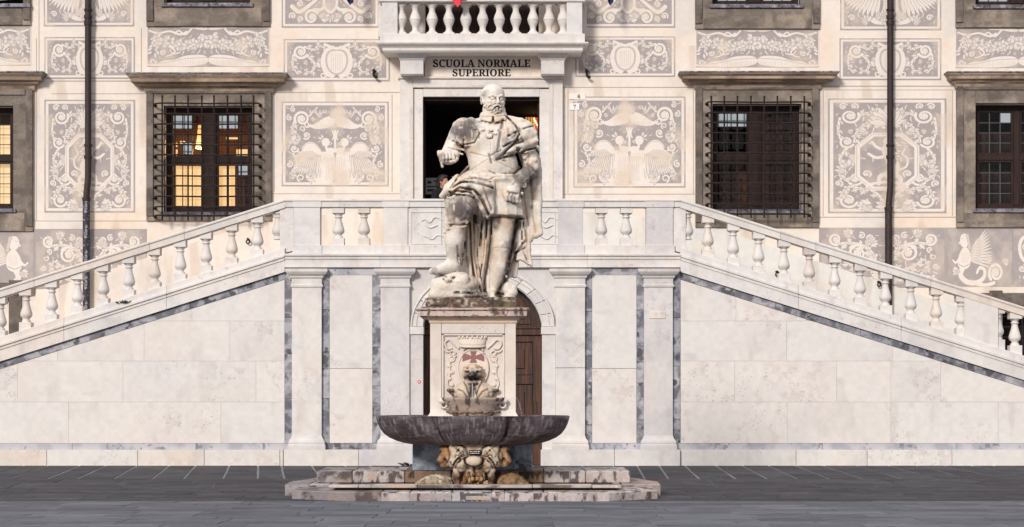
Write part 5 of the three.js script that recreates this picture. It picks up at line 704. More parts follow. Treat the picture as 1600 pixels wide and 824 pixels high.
// pedestal
const PZ = 9.85, px_ = p => X(p, PZ), py_ = p => Y(p, PZ);
const ped = thing('pedestal', 'square marble pedestal with a carved coat of arms, mask spout and small shell basin', 'pedestal', [0, 0, 0]);
{
  const b = (a, c, d, e, z0, z1, r = 0.006) => bx(px_(a), px_(c), py_(e), py_(d), z0, z1, r), zb = PZ - 1.15;
  mesh('base_block', bx(X(644, PZ), X(832, PZ), 0.306, Y(664, PZ), zb - 0.1, PZ - 0.05, 0.01), tint(M.blue, 1.25, 1.45, 1.55), ped);
  mesh('foot_moulding', ledge(px_(674), px_(804), zb, PZ, [[0.05, py_(664)], [0.05, py_(651)], [0.03, py_(648)], [0.01, py_(643)], [0, py_(640)]]), M.marbleWarm, ped);
  const m = tint(M.marble, 1.03, 0.97, 0.9), m2 = tint(M.marble, 1.0, 0.93, 0.87);
  mesh('die', b(690, 788, 522, 660, zb, PZ - 0.045), m2, ped);
  mesh('corner_slab', [b(672, 689.6, 506, 660, zb, PZ)], m, ped); mesh('corner_slab', [b(789, 806, 506, 660, zb, PZ)], m, ped); mesh('top_slab', b(690, 788.6, 506, 521.6, zb, PZ - 0.002), m2, ped);
  mesh('panel_frame', [b(690, 693, 524, 650, PZ - 0.05, PZ - 0.012, 0.004), b(785.5, 788.5, 524, 650, PZ - 0.05, PZ - 0.012, 0.004), b(693.2, 785.3, 522, 524.6, PZ - 0.05, PZ - 0.012, 0.004)], m, ped);
  const x0 = px_(672), x1 = px_(806), y = py_;
  const stained = tint(M.stoneRun, 1.3, 1.18, 1.1);
  mesh('bed_moulding', ledge(x0, x1, zb, PZ, [[0, y(506)], [0.015, y(504)], [0.015, y(501)], [0.045, y(498)], [0.05, y(496)]]), tint(M.marble, 1.05, 0.86, 0.68), ped);
  mesh('cornice', ledge(x0, x1, zb, PZ, [[0.06, y(496)], [0.14, y(494.5)], [0.15, y(487)], [0.165, y(486)], [0.185, y(485)], [0.19, y(482.8)], [0.17, y(482)]]), stained, ped);
  mesh('top_stain', bx(x0 - 0.1, x1 + 0.1, y(482.6), y(480), zb - 0.1, PZ + 0.1, 0.006), M.stoneDark, ped);
  // coat of arms in relief
  const zp = PZ - 0.045, P3 = (p, q, d = 0) => [px_(p), py_(q), zp + d], rel = tint(M.marble, 1.06, 0.95, 0.84);
  const C = sub('coat_of_arms', ped);
  const shield = []; for (let i = 0; i <= 24; i++) { const a = i / 24 * 6.283; shield.push([px_(739 + 23.5 * Math.sin(a)), py_(576 - 30 * Math.cos(a))]); }
  mesh('shield', prism(shield.slice(0, -1), zp - 0.01, zp + 0.028, 0.012), rel, C);
  mesh('shield_rim', tube(shield.slice(0, -1).map(p => [...p, zp + 0.025]), 0.014, 48, 6, true), rel, C);
  const cross = [[-17, -7], [-3, -1.7], [-5, -9], [5, -9], [3, -1.7], [17, -7], [17, 7], [3, 2.5], [6, 9], [-6, 9], [-3, 2.5], [-17, 7]].map(([a, b]) => [px_(739.5 + a), py_(558 + b)]);
  mesh('red_cross', prism(cross.map(p => p).reverse(), zp + 0.02, zp + 0.036, 0.003), flat(0.27, 0.125, 0.12, 0.9), C);
  { const K = sub('crown', ped), rows = []; for (let i = 0; i <= 24; i++) { const a = Math.PI * (i / 24 - 0.5), r = k => [px_(738 + k * Math.sin(a)), zp + 0.075 * Math.cos(a)]; const [xa, za] = r(19), [xb, zb2] = r(22); rows.push([[xa, py_(541.5 + 1.6 * Math.cos(a)), za], [px_(738 + 20 * Math.sin(a)), py_(536.5 + 1.6 * Math.cos(a)), za + 0.012], [xb, py_(i % 2 ? 526.5 : 531), zb2]]); } mesh('crown_band', [quads(rows), quads(rows.map(r => r.map(p => [p[0], p[1], p[2] - 0.02])))], rel, K); for (let i = 0; i <= 8; i++) { const a = Math.PI * (i / 8 - 0.5) * 0.95; mesh('crown_point', new THREE.SphereGeometry(0.016, 8, 6).scale(1, 1.5, 1).translate(px_(738 + 22 * Math.sin(a)), py_(527.5), zp + 0.078 * Math.cos(a)), rel, K); } mesh('crown_rim', tube(Array.from({ length: 13 }, (_, i) => { const a = Math.PI * (i / 12 - 0.5); return [px_(738 + 19.5 * Math.sin(a)), py_(541 + 1.6 * Math.cos(a)), zp + 0.08 * Math.cos(a)]; }), 0.014, 30, 6), rel, K); }
  const ribs = []; for (const s of [-1, 1]) { const k = (a, b, d = 0.012) => P3(739 + s * a, b, d); ribs.push(tube([k(22, 545), k(30, 538), k(38, 531), k(44, 536), k(40, 545), k(33, 545)], 0.016, 30, 6), tube([k(46, 528), k(48, 540), k(42, 550), k(34, 550)], 0.013, 24, 6), tube([k(27, 552), k(33, 548), k(36, 552), k(31, 556), k(27, 552)], 0.013, 24, 6), tube([k(26, 556), k(36, 566), k(36, 584), k(40, 600), k(34, 612)], 0.012, 30, 6), tube([k(16, 548), k(10, 543), k(0, 547)], 0.016, 16, 6)); for (let i = 0; i < 5; i++) ribs.push(new THREE.SphereGeometry(0.03, 8, 6).scale(1, 0.9, 0.6).translate(...k(33 + (i % 2) * 4, 562 + i * 10, 0.008))); ribs.push(new THREE.TorusGeometry(0.035, 0.013, 6, 12).translate(...k(33, 561, 0.01))); }
  mesh('scrollwork', ribs, rel, C);
  // mask spout with its paws
  const g = new Field(); g.k = 0.03; const Q = (p, q, d) => [px_(p) - px_(738), py_(q) - py_(590), d];
  g.k = 0.02; g.ell(Q(739, 581, 0.08), [0.125, 0.095, 0.11]).ell(Q(739, 574.5, 0.1), [0.10, 0.045, 0.09]).cap(Q(727, 578, 0.16), Q(736, 580, 0.19), 0.024, 0.02, 0.012).cap(Q(751, 578, 0.16), Q(742, 580, 0.19), 0.024, 0.02, 0.012).ell(Q(739, 585, 0.2), [0.045, 0.035, 0.05]).ell(Q(731.5, 586, 0.17), [0.045, 0.03, 0.045]).ell(Q(746.5, 586, 0.17), [0.045, 0.03, 0.045]).ell(Q(739, 597.5, 0.14), [0.06, 0.025, 0.06]).ell(Q(725, 584, 0.06), [0.035, 0.06, 0.04]).ell(Q(753, 584, 0.06), [0.035, 0.06, 0.04]);
  g.ell(Q(739, 592.5, 0.2), [0.062, 0.033, 0.09], 0.012, null, true).ell(Q(731.5, 581.7, 0.2), [0.022, 0.013, 0.04], 0.008, null, true).ell(Q(746.5, 581.7, 0.2), [0.022, 0.013, 0.04], 0.008, null, true);
  for (const s of [-1, 1]) { g.cap(Q(739 + s * 8, 600, 0.03), Q(739 + s * 15, 615, 0.07), 0.075, 0.10).cap(Q(739 + s * 18, 606, 0.04), Q(739 + s * 28, 616, 0.05), 0.06, 0.05).line([Q(739 + s * 22, 603, 0.03), Q(739 + s * 30, 611, 0.05), Q(739 + s * 38, 610, 0.06)], 0.03, 0.028).ell(Q(739 + s * 33, 611, 0.07), [0.05, 0.028, 0.045], 0.01); for (let i = 0; i < 5; i++) g.ell(Q(739 + s * (1.5 + i * 3), 571.5 + i * 0.8 + (i % 2) * 1.2, 0.15 - i * 0.012), [0.02, 0.018, 0.02], 0.008); }
  const cut = chisel(both([[[[724, 596], [729, 604], [735, 620]], 1.3], [[[739, 602], [739, 622]], 2], [[[716, 609], [724, 612], [730, 621]], 1.2], [[[704, 612], [712, 614]], 1], [[[733, 573], [731, 577]], 0.8], [[[727, 590], [731, 596]], 1]], 739), 738, 590, 118, 0, 1.3, (x, y, z) => 0.006 * (n3(x * 30, y * 30, z * 30) - 0.5));
  g.warp = cut.warp;
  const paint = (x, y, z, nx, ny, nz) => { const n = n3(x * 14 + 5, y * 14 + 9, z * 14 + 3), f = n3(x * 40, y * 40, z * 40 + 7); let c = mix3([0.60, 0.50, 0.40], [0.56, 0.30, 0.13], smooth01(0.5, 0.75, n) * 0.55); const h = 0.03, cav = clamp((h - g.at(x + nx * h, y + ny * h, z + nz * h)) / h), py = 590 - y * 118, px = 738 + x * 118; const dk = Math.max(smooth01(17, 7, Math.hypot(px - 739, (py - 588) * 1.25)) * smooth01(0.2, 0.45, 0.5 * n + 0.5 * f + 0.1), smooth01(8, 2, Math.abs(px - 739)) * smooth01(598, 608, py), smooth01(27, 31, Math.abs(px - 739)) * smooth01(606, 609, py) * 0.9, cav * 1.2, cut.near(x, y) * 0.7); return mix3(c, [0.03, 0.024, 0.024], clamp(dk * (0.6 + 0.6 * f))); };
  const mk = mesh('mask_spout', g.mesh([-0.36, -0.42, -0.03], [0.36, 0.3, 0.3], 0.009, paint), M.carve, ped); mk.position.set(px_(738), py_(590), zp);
  // small basin
  const hh = py_(621.5) - py_(650), prof = [[0.27, 0], [0.3, 0.04], [0.32, 0.07], [0.33, 0.1], [0.37, 0.16], [0.405, hh - 0.05], [0.425, hh - 0.02], [0.42, hh], [0.37, hh], [0.33, hh - 0.06], [0, hh - 0.07]];
  const B = mesh('shell_basin', lathe(prof, 40).scale(1, 1, 0.78).translate(px_(739.5), py_(650), PZ + 0.02), tint(M.stoneRun, 1.1, 1.0, 0.86), ped);
  const fl = []; for (let i = 0; i < 13; i++) { const a = Math.PI * (i / 12); fl.push(new THREE.SphereGeometry(0.03, 8, 6).scale(1.7, 0.7, 0.6).translate(px_(739.5) + Math.cos(a) * 0.315, py_(644 - (i % 2)), PZ + 0.02 + Math.sin(a) * 0.25)); } mesh('basin_flutes', fl, tint(M.stone, 0.55, 0.42, 0.32), ped);
  for (const s of [-1, 1]) mesh('basin_handle', [new THREE.SphereGeometry(0.045, 10, 8).scale(1.3, 0.9, 1).translate(px_(739.5 + s * 48), py_(627), PZ + 0.06), new THREE.TorusGeometry(0.04, 0.014, 6, 12).translate(px_(739.5 + s * 46), py_(633), PZ + 0.06)], M.marbleWarm, ped);
  mesh('water', new THREE.CylinderGeometry(0.35, 0.34, 0.01, 32).scale(1, 1, 0.78).translate(px_(739.5), py_(650) + hh - 0.035, PZ + 0.02), M.water, ped);
  const wj = new THREE.MeshPhysicalMaterial({ roughness: 0.15, transmission: 0.7, thickness: 0, ior: 1.33 }); wj.color.setRGB(0.8, 0.82, 0.85);
  mesh('water_jet', tube([[px_(738.5), py_(600), zp + 0.2], [px_(738.5), py_(606), zp + 0.23], [px_(738.5), py_(623), zp + 0.24]], 0.008, 16, 6), wj, ped);
  const drops = [tube([[px_(806), py_(621), PZ - 0.3], [px_(809), py_(625), PZ - 0.3], [px_(812), py_(634), PZ - 0.3], [px_(813.5), py_(641), PZ - 0.3]], 0.007, 16, 5)]; for (let i = 0; i < 7; i++) drops.push(new THREE.SphereGeometry(rr(0.008, 0.014), 6, 5).scale(0.8, 1.4, 0.8).translate(px_(812 + i * 0.55 + rr(-0.6, 0.6)), py_(632 + i * 2.6), PZ - 0.3 + rr(-0.02, 0.02)));
  mesh('side_jet', drops, wj, ped);
}
// bowl and its carved support
const bowl = thing('fountain_bowl', 'wide dark purple-grey stone bowl of the fountain on two carved fish heads', 'fountain bowl', [0, 0, 0]);
{
  const z = 10.4, Yb = p => Y(p, z), R = 151.5 * (DZ - z) / F, cx = X(738.8, z), rz = 0.8;
  const prof = [[0.3, 695.6], [0.5, 695.3], [0.64, 694], [0.72, 692], [0.785, 689], [0.86, 684], [0.914, 678], [0.95, 671], [0.974, 664], [0.99, 657], [1, 650.6], [0.985, 649.6], [0.95, 650], [0.92, 655], [0.88, 664], [0.75, 676], [0.5, 684], [0.0, 686]];
  const seams = [X(676, 11.15), X(801, 11.15)].map(x => { let a = 1.57; for (let i = 0; i < 60; i++) { const ca = Math.cos(a), sa = Math.sin(a), k = 1 / Math.pow(Math.pow(Math.abs(ca), 2.3) + Math.pow(Math.abs(sa), 2.3), 1 / 2.3); a += 0.5 * (ca * k - (x - cx) / R); } return a; });
  const rows = []; const n = 420; for (let i = 0; i <= n; i++) { const a = i / n * 2 * Math.PI; const near = Math.min(...seams.flatMap(s => [Math.abs(a - s), Math.abs(a - (2 * Math.PI - s))])); const dip = 1 - 0.12 * Math.exp(-near * near / 0.0004) - 0.05 * Math.exp(-near / 0.2); const ca = Math.cos(a), sa = Math.sin(a), k = 1 / Math.pow(Math.pow(Math.abs(ca), 2.3) + Math.pow(Math.abs(sa), 2.3), 1 / 2.3); rows.push(prof.map(([f, p], j) => { const d = j < 11 ? dip : 1; return [cx + R * f * ca * k * (j < 11 ? lerp(1, d, sstep(0.995, 0.9, Math.abs(ca))) : 1), Yb(p), z + rz * f * sa * k * d]; })); }
  const joint = i => { const a = (i + 0.5) / n * 2 * Math.PI; return seams.some(s => Math.abs(a - s) < Math.PI / n || Math.abs(a - 2 * Math.PI + s) < Math.PI / n); };
  const g = mergeGeometries([...Array(n).keys()].map(i => quads([rows[i], rows[i + 1]].map(r => joint(i) ? r.slice(11) : r)))); // soften the shading across the facets
  const merged = g; { const P = merged.attributes.position, N = merged.attributes.normal, map = new Map(); const key = i => `${Math.round(P.getX(i) * 2e3)},${Math.round(P.getY(i) * 2e3)},${Math.round(P.getZ(i) * 2e3)}`; for (let i = 0; i < P.count; i++) { const q = map.get(key(i)) ?? [0, 0, 0]; q[0] += N.getX(i); q[1] += N.getY(i); q[2] += N.getZ(i); map.set(key(i), q); } for (let i = 0; i < P.count; i++) { const q = map.get(key(i)), l = Math.hypot(...q) || 1; N.setXYZ(i, q[0] / l, q[1] / l, q[2] / l); } }
  { const P = merged.attributes.position, U = merged.attributes.uv; for (let i = 0; i < P.count; i += 3) { const as = [0, 1, 2].map(k => Math.atan2(P.getZ(i + k) - z, P.getX(i + k) - cx)); if (Math.max(...as) - Math.min(...as) > 3) for (let k = 0; k < 3; k++) if (as[k] < 0) as[k] += 2 * Math.PI; for (let k = 0; k < 3; k++) U.setXY(i + k, as[k] * 1.02, P.getY(i + k) * 2.2 + Math.hypot(P.getX(i + k) - cx, P.getZ(i + k) - z) * 0.5); } }
  mesh('basin', merged, M.bowl, bowl, true);
  mesh('water', new THREE.CylinderGeometry(0.9, 0.9, 0.01, 48).scale(R, 1, rz).translate(cx, Yb(653), z), M.water, bowl);
  // support
  const zs = 10.75, Q = (p, q, d) => [X(p, zs) - X(741, zs), Y(q, zs) - Y(735, zs), d];
  const f = new Field(); f.k = 0.03;
  f.box(Q(741, 704, -0.12), [0.13, 0.1, 0.2], 0.02);
  for (const s of [-1, 1]) {
    const q = (a, b, d) => Q(741 + s * a, b, d);
    f.ell(q(26, 715, 0), [0.16, 0.155, 0.19]).ell(q(21, 723, 0.07), [0.14, 0.09, 0.13]).ell(q(30, 704, -0.03), [0.11, 0.11, 0.14]).cap(q(14, 699, 0.05), q(36, 720, 0.14), 0.03, 0.02, 0.02).cap(q(18, 697, 0.08), q(22, 709, 0.16), 0.03, 0.03, 0.02);
    f.cap(q(11, 714, 0.13), q(25, 714, 0.21), 0.018, 0.02, 0.008).cap(q(25, 714, 0.21), q(34, 724, 0.17), 0.02, 0.018, 0.008).cap(q(12, 717, 0.14), q(24, 718, 0.215), 0.013, 0.013, 0.006).cap(q(24, 718, 0.215), q(30, 728, 0.17), 0.014, 0.012, 0.006);
    f.ell(q(20, 708, 0.17), [0.03, 0.028, 0.03], 0.01).ell(q(20, 708, 0.2), [0.012, 0.012, 0.02], 0.006, null, true);
    f.line([q(20, 697, 0.1), q(28, 703, 0.17), q(33, 712, 0.17)], 0.02, 0.014, 0.01).line([q(42, 708, 0), q(50, 714, 0.02), q(53, 720, 0.03), q(48, 725, 0.02)], 0.05, 0.03).cap(q(40, 722, 0), q(49, 728, 0.0), 0.05, 0.03);
    f.line([q(21, 731, 0.04), q(25, 737, 0.08), q(27, 745, 0.08), q(26, 756, 0.06)], 0.05, 0.035).cap(q(12, 728, 0.06), q(26, 733, 0.06), 0.05, 0.06);
    f.ell(q(45, 702, -0.06), [0.09, 0.05, 0.1]);
  }
  f.ell(Q(741, 720, 0.2), [0.11, 0.075, 0.08], 0.015).ell(Q(741, 716.5, 0.2), [0.115, 0.04, 0.07], 0.01);
  f.cap(Q(741, 726, -0.05), Q(741, 770, -0.1), 0.16, 0.2);
  const ring = (cx2, cy2, rx, ry, n = 14) => Array.from({ length: n + 1 }, (_, i) => [cx2 + rx * Math.cos(i / n * 6.283), cy2 + ry * Math.sin(i / n * 6.283)]);
  const cut = chisel([...both([[[[727, 712], [719, 713.5], [712, 720], [708, 731]], 1.6], [[[728, 716.5], [721, 717.5], [715, 724], [712, 731]], 1.3], [[[719, 695], [728, 700], [732, 711]], 1.7], [[[708, 697], [716, 703], [724, 712]], 1.1], [ring(722, 708, 3.4, 2.6), 0.9], [[[700, 699], [703, 712], [700, 722]], 1.5], [[[694, 716], [699, 720], [696, 727]], 1.2], [[[726, 727], [731, 731], [737, 733]], 1.4], [[[705, 722], [707, 728]], 1], [[[716, 735], [722, 741], [724, 752]], 1.6], [[[702, 704], [709, 716]], 0.9], [[[733, 739], [731, 756]], 2]], 741), [ring(741, 719.5, 14, 9.5, 20), 1.5], [[[741, 730], [741, 757]], 2.4], [[[724, 711.6], [758, 711.6]], 0.9]], 741, 735, 122.2, -0.2, 0.9, (x, y, z2) => 0.010 * (n3(x * 22 + 40, y * 22, z2 * 22) - 0.5) + 0.005 * (n3(x * 60, y * 60, z2 * 60) - 0.5));
  f.warp = cut.warp;
  const rustHollow = (x, y, z2, nx, ny, nz) => { const n = n3(x * 9 + 30, y * 9 + 2, z2 * 9 + 11), m = n3(x * 30, y * 30 + 50, z2 * 30), low = sstep(0.02, -0.1, y), h = 0.03, cav = clamp((h - f.at(x + nx * h, y + ny * h, z2 + nz * h)) / h); let c = mix3([0.60, 0.49, 0.38], [0.42, 0.22, 0.09], clamp(sstep(0.5, 0.78, n) * 0.7 + sstep(0.26, 0.4, Math.abs(x)) * 0.8)); c = mix3(c, [0.20, 0.085, 0.028], clamp(low * 0.85 + sstep(0.1, 0.5, cav) * 0.8)); return mix3(c, [0.022, 0.013, 0.01], clamp(low * 0.8 * sstep(0.35, 0.58, m) + 0.8 * sstep(0.35, 0.9, cav) + cut.near(x, y) * 0.5 + sstep(0.34, 0.46, Math.abs(x)) * m)); };  // rusty stains, plus browner and darker tone in hollows, cut lines and low down
  const s = mesh('carved_support', f.mesh([-0.56, -0.34, -0.42], [0.56, 0.36, 0.36], 0.0105, rustHollow), M.carve, bowl); s.position.set(X(741, zs), Y(735, zs), zs);
  const pl = sub('warning_plaque', bowl); const zq = zs + 0.155; mesh('plate', bx(X(732.5, zq), X(751.5, zq), Y(710.5, zq), Y(704, zq), zq - 0.12, zq, 0.003), M.black, pl);
  const wt = flat(0.6, 0.58, 0.55), bars = []; for (const [r, w] of [[706, [4, 2, 5, 4]], [708.7, [2, 6, 3, 3]]]) { let x = 734; for (const l of w) { bars.push(bx(X(x, zq), X(x + l - 0.5, zq), Y(r + 0.55, zq), Y(r - 0.55, zq), zq, zq + 0.002)); x += l + 0.4; } } mesh('plaque_lines', bars, wt, pl);
  // mossy trickle below the spout
  const moss = []; for (let i = 0; i < 90; i++) { const a = rr(-1, 1), h = rr(0, 1); moss.push(new THREE.IcosahedronGeometry(rr(0.012, 0.03), 0).scale(1, rr(0.8, 2.2), 1).translate(X(742, 10.95) + a * 0.2 * (1 - h * 0.6), 0.14 + h * 0.16, 10.9 + rr(-0.08, 0.06))); }
  mesh('moss_crust', moss, flat(0.17, 0.08, 0.03, 0.95), bowl).userData.kind = 'stuff'; mesh('pale_crust', moss.filter((_, i) => i % 4 === 0).map(g2 => g2.clone().translate(rr(-0.03, 0.03), 0.01, 0.03)), flat(0.36, 0.24, 0.14, 0.95), bowl).userData.kind = 'stuff';
}
for (const [px, w, h, l, s] of [[678, 66, 17, 'pale lichen-crusted carved rock left of the bowl support', 1], [800, 56, 18, 'brown weathered carved rock right of the bowl support', 2]]) {
  const f = new Field(); f.k = 0.05; const W = w / 2 / 122, H = h / 122; f.ell([-W * 0.1 * (s === 1 ? -1 : 1), 0, 0], [W * 0.8, H, 0.2]).ell([W * (s === 1 ? -0.5 : 0.5), -0.02, 0.03], [W * 0.5, H * 0.65, 0.16]).ell([W * (s === 1 ? 0.5 : -0.5), 0.0, 0], [W * 0.45, H * 0.75, 0.16]);
  f.warp = (x, y, z) => 0.04 * (n3(x * 9 + s * 30, y * 9 + 20, z * 9 + 20) - 0.5) + 0.02 * (n3(x * 28 + 20, y * 28 + 20, z * 28 + 20) - 0.5);
  const t = thing('rock', l, 'rock', [X(px, 10.65), 0.15, 10.65]);
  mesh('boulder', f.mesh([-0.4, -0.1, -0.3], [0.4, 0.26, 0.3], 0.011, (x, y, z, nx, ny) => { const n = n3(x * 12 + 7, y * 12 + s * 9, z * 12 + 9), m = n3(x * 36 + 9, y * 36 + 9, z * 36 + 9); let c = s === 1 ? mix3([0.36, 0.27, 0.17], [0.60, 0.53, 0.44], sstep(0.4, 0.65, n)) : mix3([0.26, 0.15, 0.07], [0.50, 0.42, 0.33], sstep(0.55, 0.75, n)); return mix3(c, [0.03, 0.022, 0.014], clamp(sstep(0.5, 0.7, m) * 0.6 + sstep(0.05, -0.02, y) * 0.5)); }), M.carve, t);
}

// ---------------------------------------------------------------- the marble figure
const SZ = 9.3, UP_ = 116, S = (p, q, z = 0) => [(p - 738) / UP_, (470 - q) / UP_, z], r_ = v => v / UP_;
const statue = thing('statue', 'weathered marble statue of a bearded man in armour, one foot on a fish head', 'statue', [X(738, SZ), Y(470, SZ), SZ]);
const blotch = [ // dirt that has settled on the stone: [x, y, radius, colour, strength]
  [727, 207, 25, 0, 1], [714, 205, 12, 0, 0.9], [740, 200, 8, 0, 0.7], [719, 334, 26, 0, 1], [712, 350, 12, 0, 0.7], [824, 271, 19, 0, 0.9], [812, 282, 14, 0, 0.9], [803, 215, 10, 0, 0.6], [820, 222, 9, 0, 0.5], [790, 225, 10, 0, 0.6], [830, 258, 8, 1, 0.6], [776, 245, 9, 0, 0.5], [745, 320, 10, 0, 0.9], [735, 302, 8, 0, 0.75], [800, 315, 9, 0, 0.7], [752, 290, 8, 0, 0.5], [690, 250, 8, 0, 0.5], [765, 181, 9, 1, 0.4], [755, 400, 34, 1, 0.55], [742, 440, 22, 1, 0.5], [735, 365, 16, 1, 0.7], [790, 350, 20, 1, 0.5], [775, 440, 16, 1, 0.4], [800, 385, 12, 0, 0.7], [820, 390, 18, 1, 0.35], [720, 270, 18, 1, 0.6], [757, 148, 6, 0, 0.5], [706, 400, 10, 0, 0.35], [700, 452, 18, 1, 0.15], [742, 462, 14, 0, 0.6], [682, 428, 7, 0, 0.6], [772, 300, 8, 2, 0.3], [836, 300, 14, 0, 0.25], [760, 345, 12, 0, 0.8], [808, 350, 8, 0, 0.9],
];
const seams = [ // streaks of black crust and rust along edges and folds, and shade painted into gaps and under the hem: points, width, colour, strength
  [[[792, 183], [806, 198], [812, 212], [806, 224], [790, 240], [780, 252]], 1.7, 0, 1], [[[786, 190], [783, 205], [778, 240]], 2.2, 0, 0.8], [[[794, 216], [812, 206]], 1.3, 0, 1], [[[787, 233], [808, 221]], 1.4, 0, 1], [[[818, 203], [838, 195]], 1.2, 0, 1], [[[776, 253], [800, 244], [838, 231], [845, 240]], 1.8, 0, 1], [[[810, 236], [816, 262]], 3.5, 0, 0.8],
  [[[735, 282], [765, 285], [775, 279], [812, 277]], 1, 1, 0.8], [[[765, 244], [768, 258]], 1.6, 0, 0.9], [[[764, 247], [783, 238]], 1.4, 0, 0.9], [[[768, 252], [802, 266]], 0.8, 1, 0.9], [[[735, 240], [762, 248]], 0.7, 1, 0.9], [[[738, 266], [762, 252]], 0.7, 1, 0.9], [[[765, 270], [778, 276]], 1.1, 0, 0.7], [[[767, 226], [767, 242]], 0.6, 1, 0.7],
  [[[710, 299], [722, 291], [738, 290], [769, 298]], 1.9, 0, 0.9], [[[703, 312], [720, 300], [742, 303], [756, 318], [764, 339]], 2, 1, 1], [[[713, 305], [736, 307], [749, 322]], 1.7, 0, 0.9], [[[742, 316], [745, 346]], 5, 0, 0.7], [[[726, 318], [740, 330], [740, 345]], 2, 0, 0.8],
  [[[740, 345], [742, 400], [752, 462]], 1.6, 1, 1], [[[768, 345], [765, 395], [757, 440], [758, 462]], 3, 0, 0.75], [[[754, 345], [750, 385]], 1.5, 1, 0.8], [[[716, 390], [718, 412]], 2, 0, 0.8], [[[727, 380], [722, 415]], 1.8, 1, 0.8], [[[808, 342], [800, 385], [788, 440], [776, 462]], 3.2, 0, 0.95], [[[768, 341], [818, 341]], 1.8, 0, 0.8], [[[772, 389], [798, 389]], 1, 1, 0.8], [[[818, 345], [816, 385], [826, 412]], 1, 1, 0.8], [[[806, 394], [822, 386]], 1.4, 0, 0.9], [[[813, 408], [828, 415]], 1.8, 0, 0.9],
  [[[716.1, 197.2], [707.8, 207.0], [708.7, 216.8]], 0.64, 0, 0.72], [[[718.0, 196.3], [712.9, 206.9], [712.5, 217.6]], 0.97, 0, 0.77], [[[719.8, 195.4], [713.5, 206.9], [713.2, 218.4]], 0.61, 0, 0.76], [[[722.1, 194.5], [717.8, 206.8], [717.7, 219.2]], 0.99, 0, 0.76], [[[722.5, 193.6], [719.8, 206.8], [720.1, 220.0]], 1.02, 0, 0.96], [[[723.6, 192.7], [722.3, 206.8], [722.5, 220.8]], 0.83, 0, 0.75], [[[725.9, 191.8], [723.4, 206.7], [725.9, 221.6]], 1.03, 0, 0.86], [[[727.1, 190.9], [728.4, 206.7], [727.4, 222.4]], 1.04, 0, 0.95], [[[729.1, 190.0], [729.5, 206.6], [730.1, 223.2]], 0.79, 0, 0.75], [[[730.3, 190.9], [733.3, 207.4], [731.0, 224.0]], 0.58, 0, 0.89], [[[731.8, 191.8], [735.1, 207.5], [734.9, 223.2]], 0.74, 0, 1.00], [[[733.2, 192.7], [737.3, 207.6], [736.7, 222.4]], 0.90, 0, 0.78], [[[735.0, 193.6], [740.9, 207.6], [739.7, 221.6]], 0.86, 0, 0.97], [[[736.1, 194.5], [741.5, 207.7], [742.0, 220.8]], 0.97, 0, 0.88], [[[737.9, 195.4], [744.9, 207.7], [744.4, 220.0]], 0.80, 0, 0.71], [[[740.4, 196.3], [749.2, 207.8], [749.4, 219.2]], 0.95, 0, 0.99], [[[824.0, 256.2], [837.9, 269.1]], 1.13, 0, 0.98], [[[822.5, 261.0], [833.8, 269.5]], 1.16, 0, 0.65], [[[819.3, 264.3], [831.2, 271.5]], 0.84, 0, 0.67], [[[817.3, 264.7], [828.3, 274.6]], 1.59, 0, 0.77], [[[813.4, 266.2], [825.1, 277.7]], 1.34, 0, 0.66], [[[810.3, 270.7], [822.7, 283.7]], 0.90, 0, 0.81], [[[809.0, 273.1], [821.5, 284.4]], 0.99, 0, 0.76], [[[804.8, 275.9], [817.2, 288.8]], 1.46, 0, 0.80], [[[802.1, 278.0], [814.5, 288.8]], 0.99, 0, 0.95],
  [[[826, 246], [831, 300], [834, 340], [838, 362]], 1.6, 1, 0.7], [[[817, 292], [822, 330], [826, 352]], 1.6, 1, 0.8], [[[823, 352], [825, 388], [827, 410]], 1.3, 1, 0.7], [[[733, 262], [716, 284], [706, 300]], 1.6, 1, 0.9], [[[747, 350], [746, 400], [756, 455]], 1.2, 1, 0.6], [[[734, 350], [736, 400], [744, 455]], 1.6, 1, 0.9], [[[730, 360], [728, 395], [734, 440]], 1.4, 0, 0.6], [[[760, 345], [757, 400], [750, 435]], 1.4, 1, 0.8], [[[757, 298], [762, 312], [769, 332]], 1.5, 1, 0.8], [[[729, 285], [746, 284], [768, 288]], 1.2, 1, 0.7], [[[705, 306], [716, 312], [728, 312]], 1.6, 0, 0.9], [[[721, 192], [715, 212]], 0.8, 0, 0.9], [[[734, 190], [733, 222]], 0.7, 0, 0.9], [[[742, 194], [744, 214]], 0.7, 0, 0.9], [[[708, 211], [726, 216], [748, 209]], 0.8, 0, 0.8],
  [[[704, 356], [722, 358], [733, 350]], 1.4, 0, 0.7], [[[752, 183], [772, 186], [790, 182]], 1.2, 1, 0.9], [[[708, 221], [722, 229], [742, 226], [750, 212]], 1.6, 0, 1], [[[700, 232], [722, 238]], 0.8, 0, 0.7], [[[712, 461], [755, 460]], 2, 0, 0.9], [[[688, 432], [700, 436]], 1.6, 0, 0.8], [[[795, 303], [815, 306]], 2, 0, 0.9], [[[812, 284], [820, 292]], 1.6, 0, 0.9], [[[714, 208], [711, 220]], 0.7, 0, 0.9], [[[727, 192], [724, 224]], 0.8, 0, 0.9], [[[738, 200], [739, 222]], 0.7, 0, 0.9], [[[784, 300], [790, 318]], 1, 1, 0.6],
];
const GB = seams.map(([P, w]) => { const xs = P.map(p => p[0]), ys = P.map(p => p[1]); return [Math.min(...xs) - 3 * w, Math.max(...xs) + 3 * w, Math.min(...ys) - 3 * w, Math.max(...ys) + 3 * w]; });
